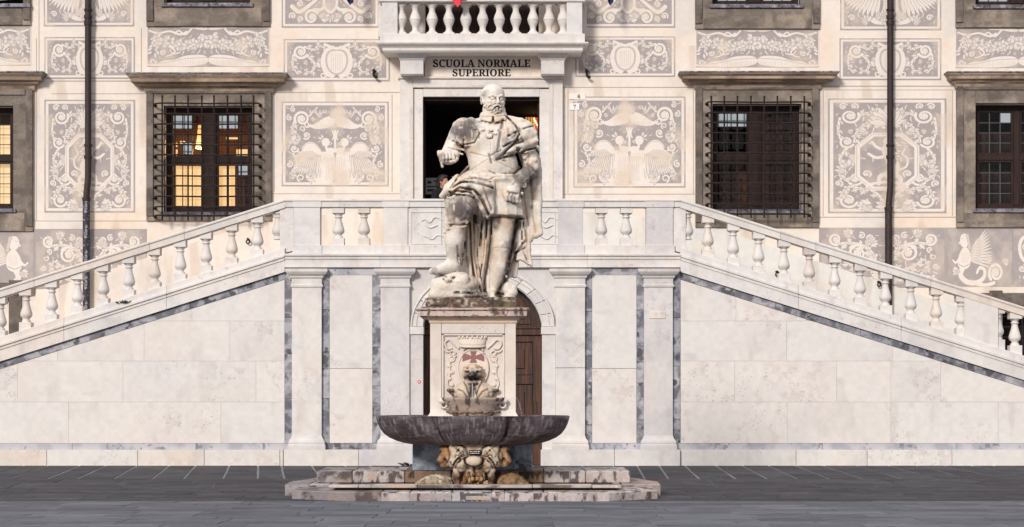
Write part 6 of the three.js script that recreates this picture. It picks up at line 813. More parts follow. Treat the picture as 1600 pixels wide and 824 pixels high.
const carve = (amt, base) => (x, y, z, d) => { let e = base(x, y, z); if (Math.abs(d) < 0.05 && z > -0.25) { const px = 738 + x * UP_, py = 470 - y * UP_; let g = 0; for (let i = 0; i < seams.length; i++) { const b = GB[i]; if (px < b[0] || px > b[1] || py < b[2] || py > b[3]) continue; const [P, w, k, s] = seams[i], q = segD(px, py, P) / (w * 1.1); if (q < 2.6) g = Math.max(g, Math.min(w, 2.4) * s * Math.exp(-q * q)); } e += g * amt / UP_; } return e; };
const painter = f => (x, y, z, nx, ny, nz) => {
  const px = 738 + x * UP_, py = 470 - y * UP_, n = n3(x * 7 + 20, y * 7 + 20, z * 7 + 20), m = n3(x * 22 + 20, y * 22 + 3, z * 22 + 9), fi = n3(x * 60 + 9, y * 60 + 4, z * 60 + 2), st = n3(x * 30 + 4, y * 5 + 8, z * 30 + 5);
  let c = mix3([0.735, 0.675, 0.605], [0.68, 0.56, 0.44], sstep(0.42, 0.72, n) * 0.75); if (py < 182 || py > 415) c = mix3(c, [0.72, 0.67, 0.61], 0.5);
  let rustHollow = sstep(0.6, 0.8, st) * 0.22, dark = 0;
  for (const [bx2, by, br, k, s] of blotch) { const d = Math.hypot(px - bx2, py - by) / br; if (d > 1.5) continue; const a = s * sstep(1.3, 0.3, d + 0.7 * (m - 0.5) + 0.5 * (n - 0.5)); if (k === 1) rustHollow = Math.max(rustHollow, a); else dark = Math.max(dark, a * sstep(0.10, 0.36, 0.55 * m + 0.45 * st)); }
  if (nz > -0.2) for (const [P, w, k, s] of seams) { const d = segD(px + 2 * (m - 0.5), py + 2 * (n - 0.5), P); if (d > w * 2.2) continue; const a = s * sstep(w * 1.5, w * 0.4, d) * sstep(0.2, 0.5, m + 0.15); if (k === 1) rustHollow = Math.max(rustHollow, a); else dark = Math.max(dark, a); }
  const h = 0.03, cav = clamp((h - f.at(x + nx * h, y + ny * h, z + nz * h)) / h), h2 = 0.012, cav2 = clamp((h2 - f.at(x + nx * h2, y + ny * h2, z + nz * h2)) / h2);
  rustHollow = Math.max(rustHollow, sstep(0.2, 0.75, cav) * (0.4 + 0.5 * m)); dark = Math.max(dark, sstep(0.28, 0.7, cav2) * (0.45 + 0.7 * m), sstep(0.55, 0.95, cav) * 0.85);  // crevice dirt and occlusion-like shade, both painted into the hollows
  c = mix3(c, [0.44, 0.25, 0.12], clamp(rustHollow) * 0.72); c = mix3(c, [0.06, 0.046, 0.05], clamp(dark) * 0.88);
  const g = 0.94 + 0.12 * fi; return [c[0] * g, c[1] * g, c[2] * g];
};
const rough3 = (a, b) => (x, y, z) => a * (n3(x * 18 + 30, y * 18 + 30, z * 18 + 30) - 0.5) + b * (n3(x * 55 + 3, y * 55 + 3, z * 55 + 3) - 0.5);
{
  const f = new Field(); f.k = r_(4); const c = (a, b, ra, rb = ra, k) => f.cap(S(...a), S(...b), r_(ra), r_(rb), k === undefined ? f.k : r_(k)), e = (a, rx, ry, rz, k, rot, sub) => f.ell(S(...a), [r_(rx), r_(ry), r_(rz)], k === undefined ? f.k : r_(k), rot, sub);
  const fr = (xa, ya, ra, xb, yb, rb, z = 0, dz = 0.72, k = 2) => { const A = S(xb, yb, z), B = S(xa, ya, z); f.frust(A[0], A[1], z, r_(rb), r_(rb) * dz, B[0], B[1], z, r_(ra), r_(ra) * dz, r_(k)); };
  // trunk in a breastplate
  c([726, 206, 0], [814, 206, -0.02], 21, 22, 10); e([766, 222, 0.03], 43, 38, 31, 10); e([771, 258, 0.03], 39, 34, 29, 10); e([752, 218, 0.12], 22, 22, 16, 12); e([784, 218, 0.12], 20, 22, 16, 12); e([768, 250, 0.15], 14, 22, 13, 14);
  c([772, 196, 0], [772, 172, 0.05], 19, 18, 6);
  // grooves of the breastplate
  for (const [a, b] of [[[733, 243, 0.26], [764, 250, 0.33]], [[740, 266, 0.26], [764, 252, 0.33]], [[768, 252, 0.33], [800, 262, 0.24]], [[766, 232, 0.32], [767, 270, 0.32]], [[752, 272, 0.28], [770, 262, 0.32]], [[770, 262, 0.32], [792, 272, 0.26]]]) f.cap(S(...a), S(...b), r_(1.6), r_(1.2), r_(1.5), true);
  // sash at the waist
  for (let i = 0; i < 3; i++) { const P = []; for (let k = 0; k <= 8; k++) { const a = Math.PI * (k / 8); P.push(S(772 - 40 * Math.cos(a) * 0.99, 275 + i * 4.2 + 3 * Math.sin(a + i), 0.03 + 0.25 * Math.sin(a))); } f.line(P, r_(2.8), r_(2.6), r_(2)); }
  // tunic with a straight hem
  fr(772, 276, 37, 780, 338, 39, 0.02, 0.78, 5); for (let i = 0; i < 7; i++) { const a = 0.3 + i * 0.42, x = 774 - 38 * Math.cos(a), z = 0.02 + 0.25 * Math.sin(a); c([x, 286, z * 0.9], [x + 2 + (x - 772) * 0.06, 337, z * 1.03], 1.6, 2.2, 3); }
  // collar
  fr(771, 176, 20.5, 772, 187, 23.5, 0.045, 0.95, 1.5); for (const s of [-1, 1]) f.box(S(771 + s * 10, 187, 0.225), [r_(8.5), r_(4.2), r_(1.2)], r_(1), r_(1), [-0.25, s * 0.35, s * 0.32]);
  // chain across the chest with its links
  for (let i = 0; i <= 16; i++) { const a = Math.PI * (i / 16), x = 768 - 34 * Math.cos(a), y = 196 + 14 * Math.sin(a) + 3 * Math.sin(i * 3), z = 0.17 + 0.15 * Math.sin(a); e([x, y, z - 0.012], 2.6, 1.9, 2.0, 1.2); }
  for (let i = 0; i < 3; i++) e([762 + i * 3, 216 + i % 2, 0.318], 2.2, 3.4, 1.8, 1.2);
  for (let i = 0; i < 8; i++) e([744 + i * 6.2, 191 + 3.4 * Math.sin(i * 0.45), 0.16 + 0.06 * Math.sin(i * 0.45)], 2.6, 1.6, 2, 0.8);
  // viewer's left shoulder: layered lames, mask and fringe
  e([725, 205, 0.03], 20.5, 21.5, 23, 3); for (let i = 0; i < 7; i++) { const t = i / 6; c([732 + t * 10 - 8, 190 + Math.abs(t - 0.5) * 6, 0.1 + 0.1 * t], [707 + t * 42, 219 + 10 * Math.sin(t * 2.8), 0.1 + 0.1 * Math.sin(t * 3)], 3.6, 3.4, 1.2); }
  for (let i = 0; i < 9; i++) { const t = i / 8; e([707 + t * 43, 221 + 8.5 * Math.sin(t * 2.9), 0.12 + 0.12 * Math.sin(t * 3)], 3.3, 2.2, 2.6, 1.6); } e([736, 191, 0.12], 8, 7, 8, 2); e([712, 196, 0.08], 5, 6, 5, 2); e([748, 197, 0.18], 5, 6, 5, 2);
  e([722, 190, 0.06], 7, 5, 8, 3); c([705, 218, 0.1], [712, 224, 0.18], 3, 3, 1.2);
  // viewer's left arm, forearm towards the square, hand round a broken baton
  c([715, 214, 0.04], [704, 238, 0.08], 15, 13.5); for (let i = 0; i < 3; i++) c([702 + i * -1.6, 222 + i * 6.5, 0.15], [727 - i * 2, 229 + i * 6.5, 0.15], 1.6, 1.6, 1.4);
  e([703, 243, 0.06], 14, 12, 13); c([702, 245, 0.08], [700, 250, 0.36], 12.5, 11, 4); c([690, 244, 0.3], [712, 244, 0.3], 6, 6, 5); for (let i = 0; i < 6; i++) e([686 + i * 1.2, 240 + i * 4.4, 0.22], 2.4, 3, 4, 1);
  // left (viewer's right) arm
  c([816, 214, -0.02], [828, 252, -0.06], 17, 14); e([830, 256, -0.02], 12.5, 13, 13); for (const [a, b, s] of [[820, 246, 4], [836, 250, 4.5], [830, 262, 5], [823, 256, 4.5], [838, 262, 4]]) e([a, b, 0.07], s, s, s, 1.4);
  c([831, 262, -0.02], [810, 285, 0.17], 13, 10, 4); c([803, 281, 0.17], [818, 291, 0.17], 5.5, 5.5, 3); c([822, 262, 0.1], [806, 280, 0.25], 1.5, 1.5, 1.2); c([834, 270, 0.08], [817, 288, 0.23], 1.5, 1.5, 1.2);
  // viewer's left leg: thigh towards the square, bent knee, shank, boot on the fish
  c([752, 306, 0.1], [722, 326, 0.48], 26, 21, 8); e([719, 333, 0.5], 17.5, 21, 17, 6); c([716, 350, 0.46], [711, 380, 0.42], 14.5, 14, 5); c([711, 380, 0.42], [708, 415, 0.38], 14, 9.5, 6); c([704, 355, 0.57], [732, 352, 0.55], 3, 3, 2); c([700, 362, 0.54], [730, 359, 0.55], 2, 2, 2);
  c([709, 417, 0.37], [686, 427, 0.5], 11, 7.5, 5); c([686, 427, 0.5], [677, 427.5, 0.53], 7, 5, 3);
  // standing leg
  c([787, 316, 0], [785, 384, 0.05], 23, 15.5, 6); c([784, 386, 0.06], [780, 418, 0.02], 15, 15.5, 5); c([780, 418, 0.02], [768, 456, 0], 15, 9.5, 6); fr(784, 386, 17, 784, 391, 16.6, 0.05, 0.95, 1.5); for (let i = 0; i < 7; i++) e([770 + i * 4.8, 384 + Math.abs(i - 3) * 0.4, 0.05 + 0.14 * Math.sin(i * 0.5 + 0.1)], 2.4, 2.2, 2.2, 0.8);
  c([767, 459, 0.0], [771, 466, 0.24], 9.5, 6.5, 4);
  f.warp = carve(1.1, rough3(0.006, 0.003));
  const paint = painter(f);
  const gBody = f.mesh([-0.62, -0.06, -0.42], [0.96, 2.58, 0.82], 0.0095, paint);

  // head on its own finer grid
  const h = new Field(); h.k = 0.05; const yaw = 0.36, tilt = 0.06, hc = S(770.5, 157, 0.09), hs = 51 / UP_;
  const m = s => { for (const q of [-1, 1]) s(q); };
  h.ell([0, 0.14, -0.06], [0.365, 0.36, 0.42], 0.05).ell([0, 0.19, 0.06], [0.31, 0.27, 0.31], 0.06).ell([0, -0.1, 0.1], [0.285, 0.34, 0.30], 0.07).ell([0, -0.3, 0.14], [0.235, 0.2, 0.24], 0.06);
  h.cap([0, -0.2, -0.1], [0, -0.62, -0.12], 0.27, 0.3, 0.05);
  m(q => h.ell([q * 0.135, 0.035, 0.43], [0.095, 0.055, 0.10], 0.04, null, true).ell([q * 0.13, 0.03, 0.325], [0.07, 0.05, 0.065], 0.015).cap([q * 0.23, 0.085, 0.29], [q * 0.15, 0.125, 0.375], 0.032, 0.036, 0.03).cap([q * 0.15, 0.125, 0.375], [q * 0.05, 0.09, 0.40], 0.036, 0.034, 0.03).ell([q * 0.19, -0.075, 0.26], [0.095, 0.07, 0.09], 0.06).cap([q * 0.19, 0.01, 0.345], [q * 0.08, -0.0, 0.375], 0.016, 0.016, 0.015).cap([q * 0.19, 0.055, 0.345], [q * 0.08, 0.06, 0.38], 0.014, 0.014, 0.012));
  h.cap([0, 0.08, 0.39], [0, -0.09, 0.475], 0.034, 0.05, 0.03); m(q => h.ell([q * 0.05, -0.105, 0.435], [0.038, 0.032, 0.04], 0.02));
  m(q => h.cap([q * 0.015, -0.165, 0.44], [q * 0.1, -0.205, 0.41], 0.035, 0.036, 0.015).cap([q * 0.1, -0.205, 0.41], [q * 0.165, -0.3, 0.33], 0.036, 0.025, 0.015)); h.ell([0, -0.225, 0.43], [0.045, 0.008, 0.03], 0.012, null, true).ell([0, -0.255, 0.40], [0.05, 0.022, 0.035], 0.012);
  let sd = 3; const q1 = () => (sd = (sd * 16807) % 2147483647) / 2147483647; for (let i = 0; i < 100; i++) { const a = (q1() - 0.5) * 3.2, y = -0.2 - q1() * 0.3, rr2 = 0.30 - Math.max(0, -y - 0.36) * 0.7; if (Math.abs(a) < 0.5 && y > -0.27) continue; h.ell([Math.sin(a) * rr2 * 0.93, y + 0.08 * Math.abs(a), 0.13 + Math.cos(a) * rr2 * 0.92], [0.026, 0.036, 0.026], 0.01); }
  m(q => { h.ell([q * 0.355, 0.0, -0.03], [0.045, 0.105, 0.075], 0.02).ell([q * 0.385, 0.01, 0.0], [0.02, 0.055, 0.035], 0.015, null, true); for (let i = 0; i < 14; i++) h.ell([q * (0.335 + 0.02 * q1()), 0.16 - i * 0.022 + 0.02 * q1(), -0.12 + 0.22 * q1()], [0.035, 0.03, 0.04], 0.012); for (let i = 0; i < 8; i++) h.ell([q * (0.3 + 0.02 * q1()), -0.02 - i * 0.03, 0.08 + 0.03 * q1()], [0.03, 0.026, 0.03], 0.01); });
  const toWorld = (x, y, z) => { const ct = Math.cos(tilt), st2 = Math.sin(tilt), y2 = y * ct - z * st2, z2 = y * st2 + z * ct, cy = Math.cos(yaw), sy2 = Math.sin(yaw); return [hc[0] + hs * (x * cy + z2 * sy2), hc[1] + hs * y2, hc[2] + hs * (z2 * cy - x * sy2)]; };
  const pf = painter({ at: (x, y, z) => 1 });
  const gHead = h.mesh([-0.5, -0.66, -0.56], [0.5, 0.56, 0.56], 0.0135, (x, y, z, nx, ny, nz) => { const w = toWorld(x, y, z); let c2 = pf(...w, nx, ny, nz); const hh = 0.05, cav = clamp((hh - h.at(x + nx * hh, y + ny * hh, z + nz * hh)) / hh); const g = n3(x * 20 + 9, y * 20 + 9, z * 20 + 9); c2 = mix3(c2, [0.45, 0.27, 0.15], sstep(0.15, 0.6, cav) * (0.35 + 0.4 * g)); return mix3(c2, [0.07, 0.05, 0.05], sstep(0.35, 0.8, cav) * (0.5 + 0.5 * g)); });  // occlusion-like shade painted into the hollows of face and beard
  { const p = gHead.attributes.position; for (let i = 0; i < p.count; i++) p.setXYZ(i, ...toWorld(p.getX(i), p.getY(i), p.getZ(i))); gHead.computeVertexNormals(); }
  // hands, finger by finger
  const k1 = new Field(); k1.k = r_(1.4); const H = S(701, 251, 0.4), hp = (a, b, z) => [H[0] + r_(a), H[1] - r_(b), H[2] + z];
  k1.cap(hp(-1, -1, -0.12), hp(-1, 0, -0.02), r_(10), r_(10), r_(4)).ell(hp(0, 0, 0.0), [r_(11), r_(10), r_(8)], r_(4));
  for (let i = 0; i < 4; i++) { const x = -8 + i * 5.3, y0 = -6.5 + Math.abs(i - 1.5) * 0.9; k1.line([hp(x, y0, 0.045), hp(x + 1, y0 + 1.5, 0.095), hp(x + 1.4, y0 + 8, 0.105), hp(x + 1, y0 + 12, 0.07), hp(x + 0.5, y0 + 11, 0.035)], r_(2.7), r_(2.2), r_(0.9)); } k1.line([hp(11, -1, 0.0), hp(14, 3, 0.05), hp(11, 7, 0.1), hp(5, 8, 0.115)], r_(3.2), r_(2.3), r_(1)); k1.cap(hp(-10, 3, 0.06), hp(11, 3, 0.06), r_(2.6), r_(2.6), r_(0.5));
  k1.warp = rough3(0.003, 0.002);
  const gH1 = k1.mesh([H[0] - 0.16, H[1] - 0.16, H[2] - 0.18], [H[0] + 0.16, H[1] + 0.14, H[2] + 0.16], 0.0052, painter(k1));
  const k2 = new Field(); k2.k = r_(1.4); k2.cap(S(809, 286, 0.18), S(803, 299, 0.23), r_(8), r_(9), r_(3)).ell(S(802, 302, 0.235), [r_(10), r_(8.5), r_(6.5)], r_(3));
  for (let i = 0; i < 4; i++) { const x = 794.5 + i * 5, y = 303 + i * 1.6 - (i === 3 ? 1 : 0); k2.line([S(x, y, 0.265), S(x - 1.8, y + 5.5, 0.295), S(x - 1.2, y + 11, 0.285), S(x + 1.5, y + 12.5, 0.25), S(x + 3, y + 9.5, 0.235)], r_(2.6), r_(2.0), r_(0.9)); } k2.line([S(796, 295, 0.24), S(791, 302, 0.27), S(789.5, 309, 0.285), S(791.5, 315, 0.28)], r_(3), r_(2.2), r_(1)); k2.cap(S(788, 318, 0.22), S(816, 304, 0.2), r_(2.4), r_(2.4), r_(0.5));
  k2.warp = rough3(0.003, 0.002);
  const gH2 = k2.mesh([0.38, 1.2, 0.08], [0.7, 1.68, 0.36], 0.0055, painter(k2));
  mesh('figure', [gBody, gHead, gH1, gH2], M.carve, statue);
}
{ // cloak: over the far shoulder, across the raised thigh, down between and behind the legs
  const f = new Field(); f.k = r_(2.6); const L = (pts, a, b = a, k) => f.line(pts.map(p => S(...p)), r_(a), r_(b), k === undefined ? f.k : r_(k));
  // shoulder
  f.ell(S(816, 210, -0.02), [r_(24), r_(25), r_(24)], r_(6)).ell(S(826, 226, -0.01), [r_(14), r_(14), r_(17)], r_(6)).ell(S(800, 200, 0.05), [r_(14), r_(14), r_(18)], r_(6));
  L([[788, 186, 0.12], [797, 194, 0.2], [809, 207, 0.22], [811, 216, 0.24], [801, 226, 0.29], [788, 237, 0.31], [783, 247, 0.3]], 3.6, 3.4); L([[785, 190, 0.17], [790, 205, 0.24], [791, 220, 0.27], [786, 236, 0.3], [777, 246, 0.31]], 5, 4); L([[779, 196, 0.17], [783, 212, 0.27], [781, 230, 0.31], [776, 243, 0.32]], 4.2, 3.4); L([[796, 196, 0.2], [801, 212, 0.24], [795, 226, 0.28]], 5, 4);
  L([[839, 230, 0.04], [822, 236, 0.15], [803, 241, 0.23], [785, 249, 0.28], [777, 249, 0.3]], 4.2, 3.8); L([[838, 220, 0.08], [818, 229, 0.18], [800, 234, 0.25]], 4.5, 4); L([[794, 184, 0.08], [815, 189, 0.1], [836, 208, 0.08]], 4, 4); L([[808, 200, 0.18], [824, 204, 0.14], [838, 214, 0.06]], 3.2, 3); L([[792, 240, 0.29], [800, 238, 0.3], [806, 236, 0.27]], 3.2, 3.4);
  // hanging down the back on the far side
  L([[838, 232, -0.14], [842, 262, -0.17], [843, 310, -0.16], [842, 350, -0.14], [845, 363, -0.12]], 6, 4.6); L([[830, 240, -0.18], [834, 290, -0.18], [836, 340, -0.16], [838, 366, -0.13]], 7, 5.5); L([[820, 250, -0.2], [826, 300, -0.19], [829, 340, -0.17], [828, 372, -0.15]], 7, 6); L([[812, 260, -0.2], [817, 300, -0.17], [822, 350, -0.14], [825, 388, -0.12], [829, 414, -0.1]], 7, 4); L([[808, 320, -0.2], [814, 350, -0.15], [812, 385, -0.12], [818, 404, -0.1], [826, 413, -0.1]], 6, 4.5); L([[800, 330, -0.22], [806, 360, -0.19], [804, 390, -0.16]], 7, 5); L([[818, 345, -0.06], [815, 338, -0.02], [819, 372, -0.05], [806, 392, -0.05]], 2.6, 2.4);
  L([[812, 342, -0.1], [803, 385, -0.1], [794, 420, -0.09], [785, 443, -0.08], [774, 461, -0.08]], 3.8, 3); L([[800, 345, -0.2], [795, 400, -0.19], [782, 440, -0.16]], 6, 5);
  f.box(S(829, 300, -0.165), [r_(13), r_(62), r_(3)], r_(2), r_(4), [0, 0.25, 0.05]); f.box(S(838, 340, -0.14), [r_(5.5), r_(24), r_(3)], r_(2), r_(3), [0, 0.2, 0.05]); f.box(S(820, 372, -0.12), [r_(8), r_(34), r_(2.5)], r_(1.5), r_(3), [0, 0.3, -0.12]); f.box(S(748, 395, 0.0), [r_(20), r_(62), r_(4)], r_(3), r_(5)); f.box(S(768, 395, -0.17), [r_(24), r_(66), r_(4)], r_(3), r_(5)); f.box(S(803, 380, -0.2), [r_(12), r_(50), r_(4)], r_(2), r_(5), [0, 0, -0.18]); f.box(S(728, 395, 0.06), [r_(10), r_(48), r_(4)], r_(3), r_(5), [0, -0.4, 0.03]);
  // swept across the raised thigh
  L([[777, 279, 0.24], [757, 279, 0.28], [733, 283, 0.4], [712, 293, 0.47], [698, 304, 0.44], [692, 310, 0.4]], 6.5, 4.5); L([[752, 272, 0.2], [735, 276, 0.3], [716, 283, 0.42], [700, 297, 0.42]], 6, 5); L([[768, 286, 0.28], [748, 287, 0.4], [728, 292, 0.52], [712, 303, 0.57], [703, 313, 0.54]], 5, 3.8); L([[766, 293, 0.29], [746, 294, 0.45], [730, 299, 0.56], [716, 309, 0.6], [708, 318, 0.57]], 4.4, 3.4);
  L([[764, 296, 0.3], [748, 298, 0.46], [740, 304, 0.55], [745, 316, 0.53], [754, 330, 0.48], [762, 342, 0.42]], 5, 4); L([[768, 295, 0.3], [756, 302, 0.42], [756, 316, 0.45], [763, 330, 0.42], [768, 337, 0.4]], 5, 3.6); L([[748, 312, 0.5], [740, 312, 0.56], [732, 308, 0.6], [722, 312, 0.62]], 4, 3.4); L([[770, 290, 0.28], [767, 305, 0.33], [768, 322, 0.36], [769, 336, 0.38]], 4.4, 3.4); L([[758, 341, 0.43], [764, 344, 0.42], [769, 338, 0.4]], 3.4, 3);
  f.ell(S(746, 299, 0.36), [r_(26), r_(16), r_(24)], r_(6)).ell(S(718, 301, 0.44), [r_(21), r_(12), r_(17)], r_(6)).ell(S(760, 314, 0.36), [r_(10), r_(26), r_(10)], r_(6), [0, 0, 0.2]); f.cap(S(733, 262, -0.1), S(706, 300, 0.1), r_(6), r_(9), r_(3)); f.cap(S(738, 262, -0.06), S(722, 296, 0.1), r_(7), r_(10), r_(3));
  L([[697, 305, 0.4], [700, 318, 0.34], [699, 338, 0.3], [695, 356, 0.28]], 4, 2.6); L([[704, 318, 0.36], [702, 345, 0.3], [696, 365, 0.28]], 4, 3);
  // between the legs
  const zz = 0.0; L([[727, 345, 0.22], [731, 380, 0.12], [730, 415, 0.08], [726, 440, 0.1]], 7, 5); L([[738, 335, 0.2], [740, 375, 0.1], [743, 415, 0.09], [752, 455, 0.12], [757, 466, 0.12]], 5.2, 4.4); L([[747, 335, 0.15], [748, 380, 0.06], [750, 420, 0.05], [757, 452, 0.06]], 6.5, 5); L([[756, 338, 0.14], [757, 380, 0.1], [756, 412, 0.11], [752, 432, 0.1]], 5, 3.4); L([[766, 335, 0.05], [764, 380, 0.05], [758, 420, 0.08], [755, 445, 0.08]], 6, 4); L([[734, 340, 0.1], [734, 400, 0.02], [738, 450, 0.04]], 9, 8); L([[752, 340, 0.0], [756, 400, -0.04], [760, 460, -0.03]], 11, 8); L([[721, 372, 0.2], [726, 400, 0.14], [716, 418, 0.2]], 5, 4); L([[762, 440, 0.06], [762, 468, 0.1]], 4.5, 4.5); L([[744, 348, 0.18], [753, 364, 0.14], [760, 346, 0.16]], 2.4, 2.4);
  f.warp = carve(2.2, (x, y, z) => 0.008 * (n3(x * 16 + 30, y * 16 + 30, z * 16 + 30) - 0.5) + 0.003 * (n3(x * 50 + 3, y * 50 + 3, z * 50 + 3) - 0.5));
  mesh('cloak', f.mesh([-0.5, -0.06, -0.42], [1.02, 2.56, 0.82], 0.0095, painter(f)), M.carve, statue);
}
{ // fish head under the boot
  const f = new Field(); f.k = r_(4); const e = (a, rx, ry, rz, k, sub) => f.ell(S(...a), [r_(rx), r_(ry), r_(rz)], r_(k ?? 4), null, sub), c = (a, b, ra, rb, k, sub) => f.cap(S(...a), S(...b), r_(ra), r_(rb), r_(k ?? 3), sub);
  e([710, 447, 0.3], 33, 20, 30, 8); e([722, 448, 0.35], 27, 17, 26, 8); e([692, 450, 0.34], 18, 17, 22, 8); c([680, 462, 0.42], [722, 464, 0.5], 8, 6, 6); c([676, 465, 0.36], [668, 467, 0.34], 6, 4, 4); c([715, 458, 0.5], [745, 461, 0.42], 6, 4.5, 5); c([725, 464, 0.5], [758, 462, 0.34], 3.4, 3, 2);
  e([703, 441, 0.56], 6.5, 5, 4, 2); e([704, 441, 0.6], 3.4, 2.6, 3, 1); e([704, 441, 0.63], 1.5, 1.5, 2, 0.8, true); c([696, 437, 0.55], [710, 435, 0.57], 2.2, 2, 2); c([706, 443, 0.56], [718, 444, 0.57], 2, 1.6, 2);
  c([690, 452, 0.56], [722, 456, 0.6], 1.5, 1.5, 1.5, true); c([712, 460.5, 0.56], [748, 460, 0.42], 1.6, 2.2, 1, true); e([727, 440, 0.55], 8, 7, 5, 4); c([716, 446, 0.6], [722, 452, 0.6], 1.6, 1.4, 1.2, true); for (let i = 0; i < 5; i++) c([733 + i * 3, 455 - i * 0.6, 0.52 - i * 0.03], [738 + i * 3.2, 461 - i * 0.5, 0.5 - i * 0.03], 2, 1.2, 1); for (let i = 0; i < 4; i++) c([735 + i * 2, 434 + i * 4, 0.46], [742 + i, 437 + i * 4, 0.42], 1.5, 1, 1);
  f.warp = rough3(0.008, 0.004);
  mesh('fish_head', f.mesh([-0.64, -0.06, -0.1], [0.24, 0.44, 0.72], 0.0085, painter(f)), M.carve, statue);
  const t = new Field(); t.k = r_(3); const P = (...q) => q.map(a => S(...a)); t.line(P([764, 462, -0.18], [772, 452, -0.14], [784, 451, -0.08], [795, 449, 0], [799, 458, 0.02], [794, 468, 0.02]), r_(5), r_(8.5), r_(3)); t.line(P([786, 451, -0.05], [796, 445, 0], [803, 450, 0.02], [804, 458, 0.02], [799, 468, 0.02]), r_(4), r_(4.5), r_(3)); t.ell(S(794, 452, 0), [r_(9.5), r_(9), r_(9)], r_(3)); t.warp = rough3(0.012, 0.004);
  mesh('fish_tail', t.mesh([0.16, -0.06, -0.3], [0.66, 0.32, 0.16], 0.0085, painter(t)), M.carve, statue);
  const b = new Field(); b.k = 0.02; const C = S(737.5, 478.5, 0); b.box([C[0], C[1] + 0.005, 0.1], [r_(66), r_(6.8), 0.5], 0.02); b.warp = (x, y, z) => 0.05 * (n3(x * 7 + 20, y * 7 + 20, z * 7 + 20) - 0.5) + 0.02 * (n3(x * 26 + 20, y * 26 + 20, z * 26 + 20) - 0.5);
  mesh('rough_plinth', b.mesh([-0.68, -0.19, -0.46], [0.68, 0.06, 0.68], 0.012, (x, y, z) => { const n = n3(x * 11 + 5, y * 11 + 5, z * 11 + 5), m = n3(x * 32 + 5, y * 32 + 9, z * 32 + 5), l = n3(x * 5 + 30, 7, z * 5 + 30); let c = mix3([0.13, 0.085, 0.065], [0.42, 0.34, 0.27], sstep(0.45, 0.72, m)); c = mix3(c, [0.14, 0.125, 0.045], sstep(0.5, 0.66, n) * sstep(-0.1, 0.4, x) * 0.9); c = mix3(c, [0.22, 0.09, 0.07], sstep(0.5, 0.7, l) * sstep(0.0, -0.4, x) * 0.6); return mix3(c, [0.025, 0.02, 0.016], sstep(0.5, 0.66, n3(x * 18 + 40, y * 18, z * 18)) * 0.7); }), M.carve, statue);
}
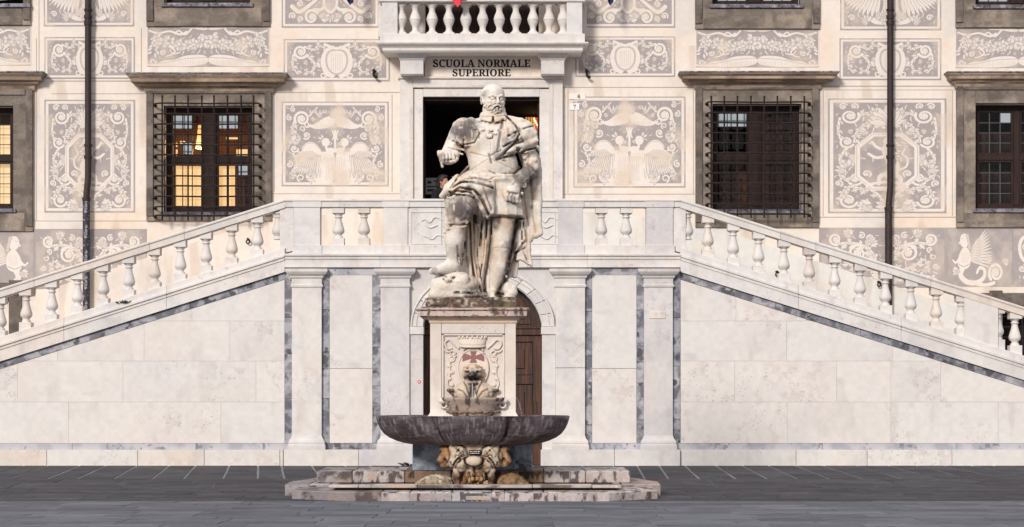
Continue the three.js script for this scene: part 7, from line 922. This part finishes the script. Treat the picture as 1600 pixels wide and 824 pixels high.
// ---------------------------------------------------------------- the person in the doorway
{
  const z = ZF - 0.25, t = thing('person', 'dark-haired person in a black coat inside the portal, half hidden by the statue', 'person', [X(690, z), 3.87, z]); t.rotation.y = 0.9;
  const f = new Field(); f.k = 0.04; const h = 1.76, P = (x, y, zz) => [x, y * h / 1.76, zz];
  for (const s of [-1, 1]) f.cap(P(s * 0.09, 0.88, 0), P(s * 0.1, 0.48, 0.02), 0.085, 0.06).cap(P(s * 0.1, 0.48, 0.02), P(s * 0.1, 0.08, -0.01), 0.055, 0.04).cap(P(s * 0.1, 0.04, -0.03), P(s * 0.11, 0.035, 0.14), 0.04, 0.035);
  f.ell(P(0, 0.98, 0), [0.17, 0.17, 0.12]).ell(P(0, 1.25, 0), [0.18, 0.24, 0.12]).cap(P(-0.15, 1.42, 0), P(0.15, 1.42, 0), 0.07).cap(P(0, 1.42, 0), P(0, 1.56, 0.03), 0.055, 0.05);
  f.cap(P(-0.2, 1.41, 0), P(-0.25, 1.13, 0.02), 0.055, 0.045).cap(P(-0.25, 1.13, 0.02), P(-0.22, 0.88, 0.1), 0.042, 0.03); f.cap(P(0.2, 1.41, 0), P(0.24, 1.15, 0.06), 0.055, 0.045).cap(P(0.24, 1.15, 0.06), P(0.12, 1.36, 0.24), 0.042, 0.03);
  f.ell(P(-0.22, 0.81, 0.12), [0.03, 0.05, 0.04], 0.02); f.ell(P(0.11, 1.41, 0.27), [0.03, 0.045, 0.035], 0.02);
  for (let i = 0; i < 4; i++) { f.line([P(-0.235 + i * 0.01, 0.78, 0.1 + i * 0.016), P(-0.23 + i * 0.01, 0.735, 0.115 + i * 0.016), P(-0.215 + i * 0.008, 0.71, 0.125 + i * 0.014)], 0.009, 0.007, 0.006); f.line([P(0.09 + i * 0.013, 1.44, 0.29), P(0.085 + i * 0.013, 1.475, 0.285), P(0.09 + i * 0.012, 1.49, 0.265)], 0.009, 0.007, 0.006); } f.line([P(-0.2, 0.8, 0.15), P(-0.19, 0.76, 0.165)], 0.01, 0.008, 0.008); f.line([P(0.135, 1.41, 0.28), P(0.15, 1.45, 0.275)], 0.01, 0.008, 0.008);
  f.ell(P(0, 1.66, 0.05), [0.078, 0.11, 0.098], 0.02).ell(P(0, 1.6, 0.085), [0.055, 0.06, 0.06], 0.02).cap(P(0, 1.67, 0.145), P(0, 1.635, 0.165), 0.012, 0.018, 0.012).cap(P(-0.025, 1.595, 0.142), P(0.025, 1.595, 0.142), 0.009, 0.009, 0.006); for (const s of [-1, 1]) f.ell(P(s * 0.032, 1.668, 0.14), [0.016, 0.009, 0.012], 0.006, null, true).ell(P(s * 0.08, 1.65, 0.04), [0.014, 0.03, 0.02], 0.01);
  mesh('body', f.mesh([-0.36, -0.02, -0.24], [0.36, 1.8, 0.38], 0.009, (x, y) => y > 1.5 || (y > 1.385 && x > 0.03 && x < 0.2) || y < 0.9 && x < -0.17 && y > 0.68 ? [0.44, 0.22, 0.14] : y < 0.09 ? [0.02, 0.015, 0.014] : [0.02, 0.02, 0.026]), new THREE.MeshStandardMaterial({ vertexColors: true, roughness: 0.75 }), t);
  const c = new Field(); c.k = 0.03; c.frust(0, 0.62, 0, 0.24, 0.17, 0, 1.38, 0, 0.2, 0.13, 0.05).cap(P(-0.17, 1.43, 0), P(0.17, 1.43, 0), 0.08).cap(P(-0.21, 1.41, 0), P(-0.26, 1.13, 0.02), 0.07, 0.058).cap(P(-0.26, 1.13, 0.02), P(-0.225, 0.92, 0.09), 0.056, 0.045).cap(P(0.21, 1.41, 0), P(0.25, 1.15, 0.06), 0.07, 0.058).cap(P(0.25, 1.15, 0.06), P(0.14, 1.33, 0.22), 0.056, 0.045).cap(P(0, 1.47, 0), P(0, 1.5, 0.01), 0.085, 0.08); c.ell(P(0, 1.58, 0.03), [0.06, 0.12, 0.06], 0.01, null, true);
  mesh('coat', c.mesh([-0.4, 0.55, -0.28], [0.4, 1.62, 0.36], 0.011), flat(0.006, 0.006, 0.008, 0.95), t);
  const hr = new Field(); hr.k = 0.02; hr.ell(P(0, 1.695, 0.015), [0.098, 0.115, 0.115]).ell(P(0, 1.62, -0.05), [0.085, 0.12, 0.07]).ell(P(0, 1.765, 0.06), [0.07, 0.04, 0.09]); hr.ell(P(0, 1.61, 0.16), [0.085, 0.12, 0.1], 0.015, null, true); hr.warp = (x, y, z2) => 0.01 * (n3(x * 60 + 9, y * 20 + 9, z2 * 60 + 9) - 0.5);
  mesh('hair', hr.mesh([-0.14, 1.45, -0.17], [0.14, 1.86, 0.2], 0.008), flat(0.018, 0.012, 0.01, 0.6), t);
  tag(mesh('phone', new RoundedBoxGeometry(0.07, 0.145, 0.01, 2, 0.004).rotateX(-0.3).translate(X(709, z + 0.15), Y(281, z + 0.15), z + 0.16), flat(0.16, 0.18, 0.28, 0.3)), 'pale blue phone held up by the person in the portal', 'phone');
}
renderer.render(scene, camera);
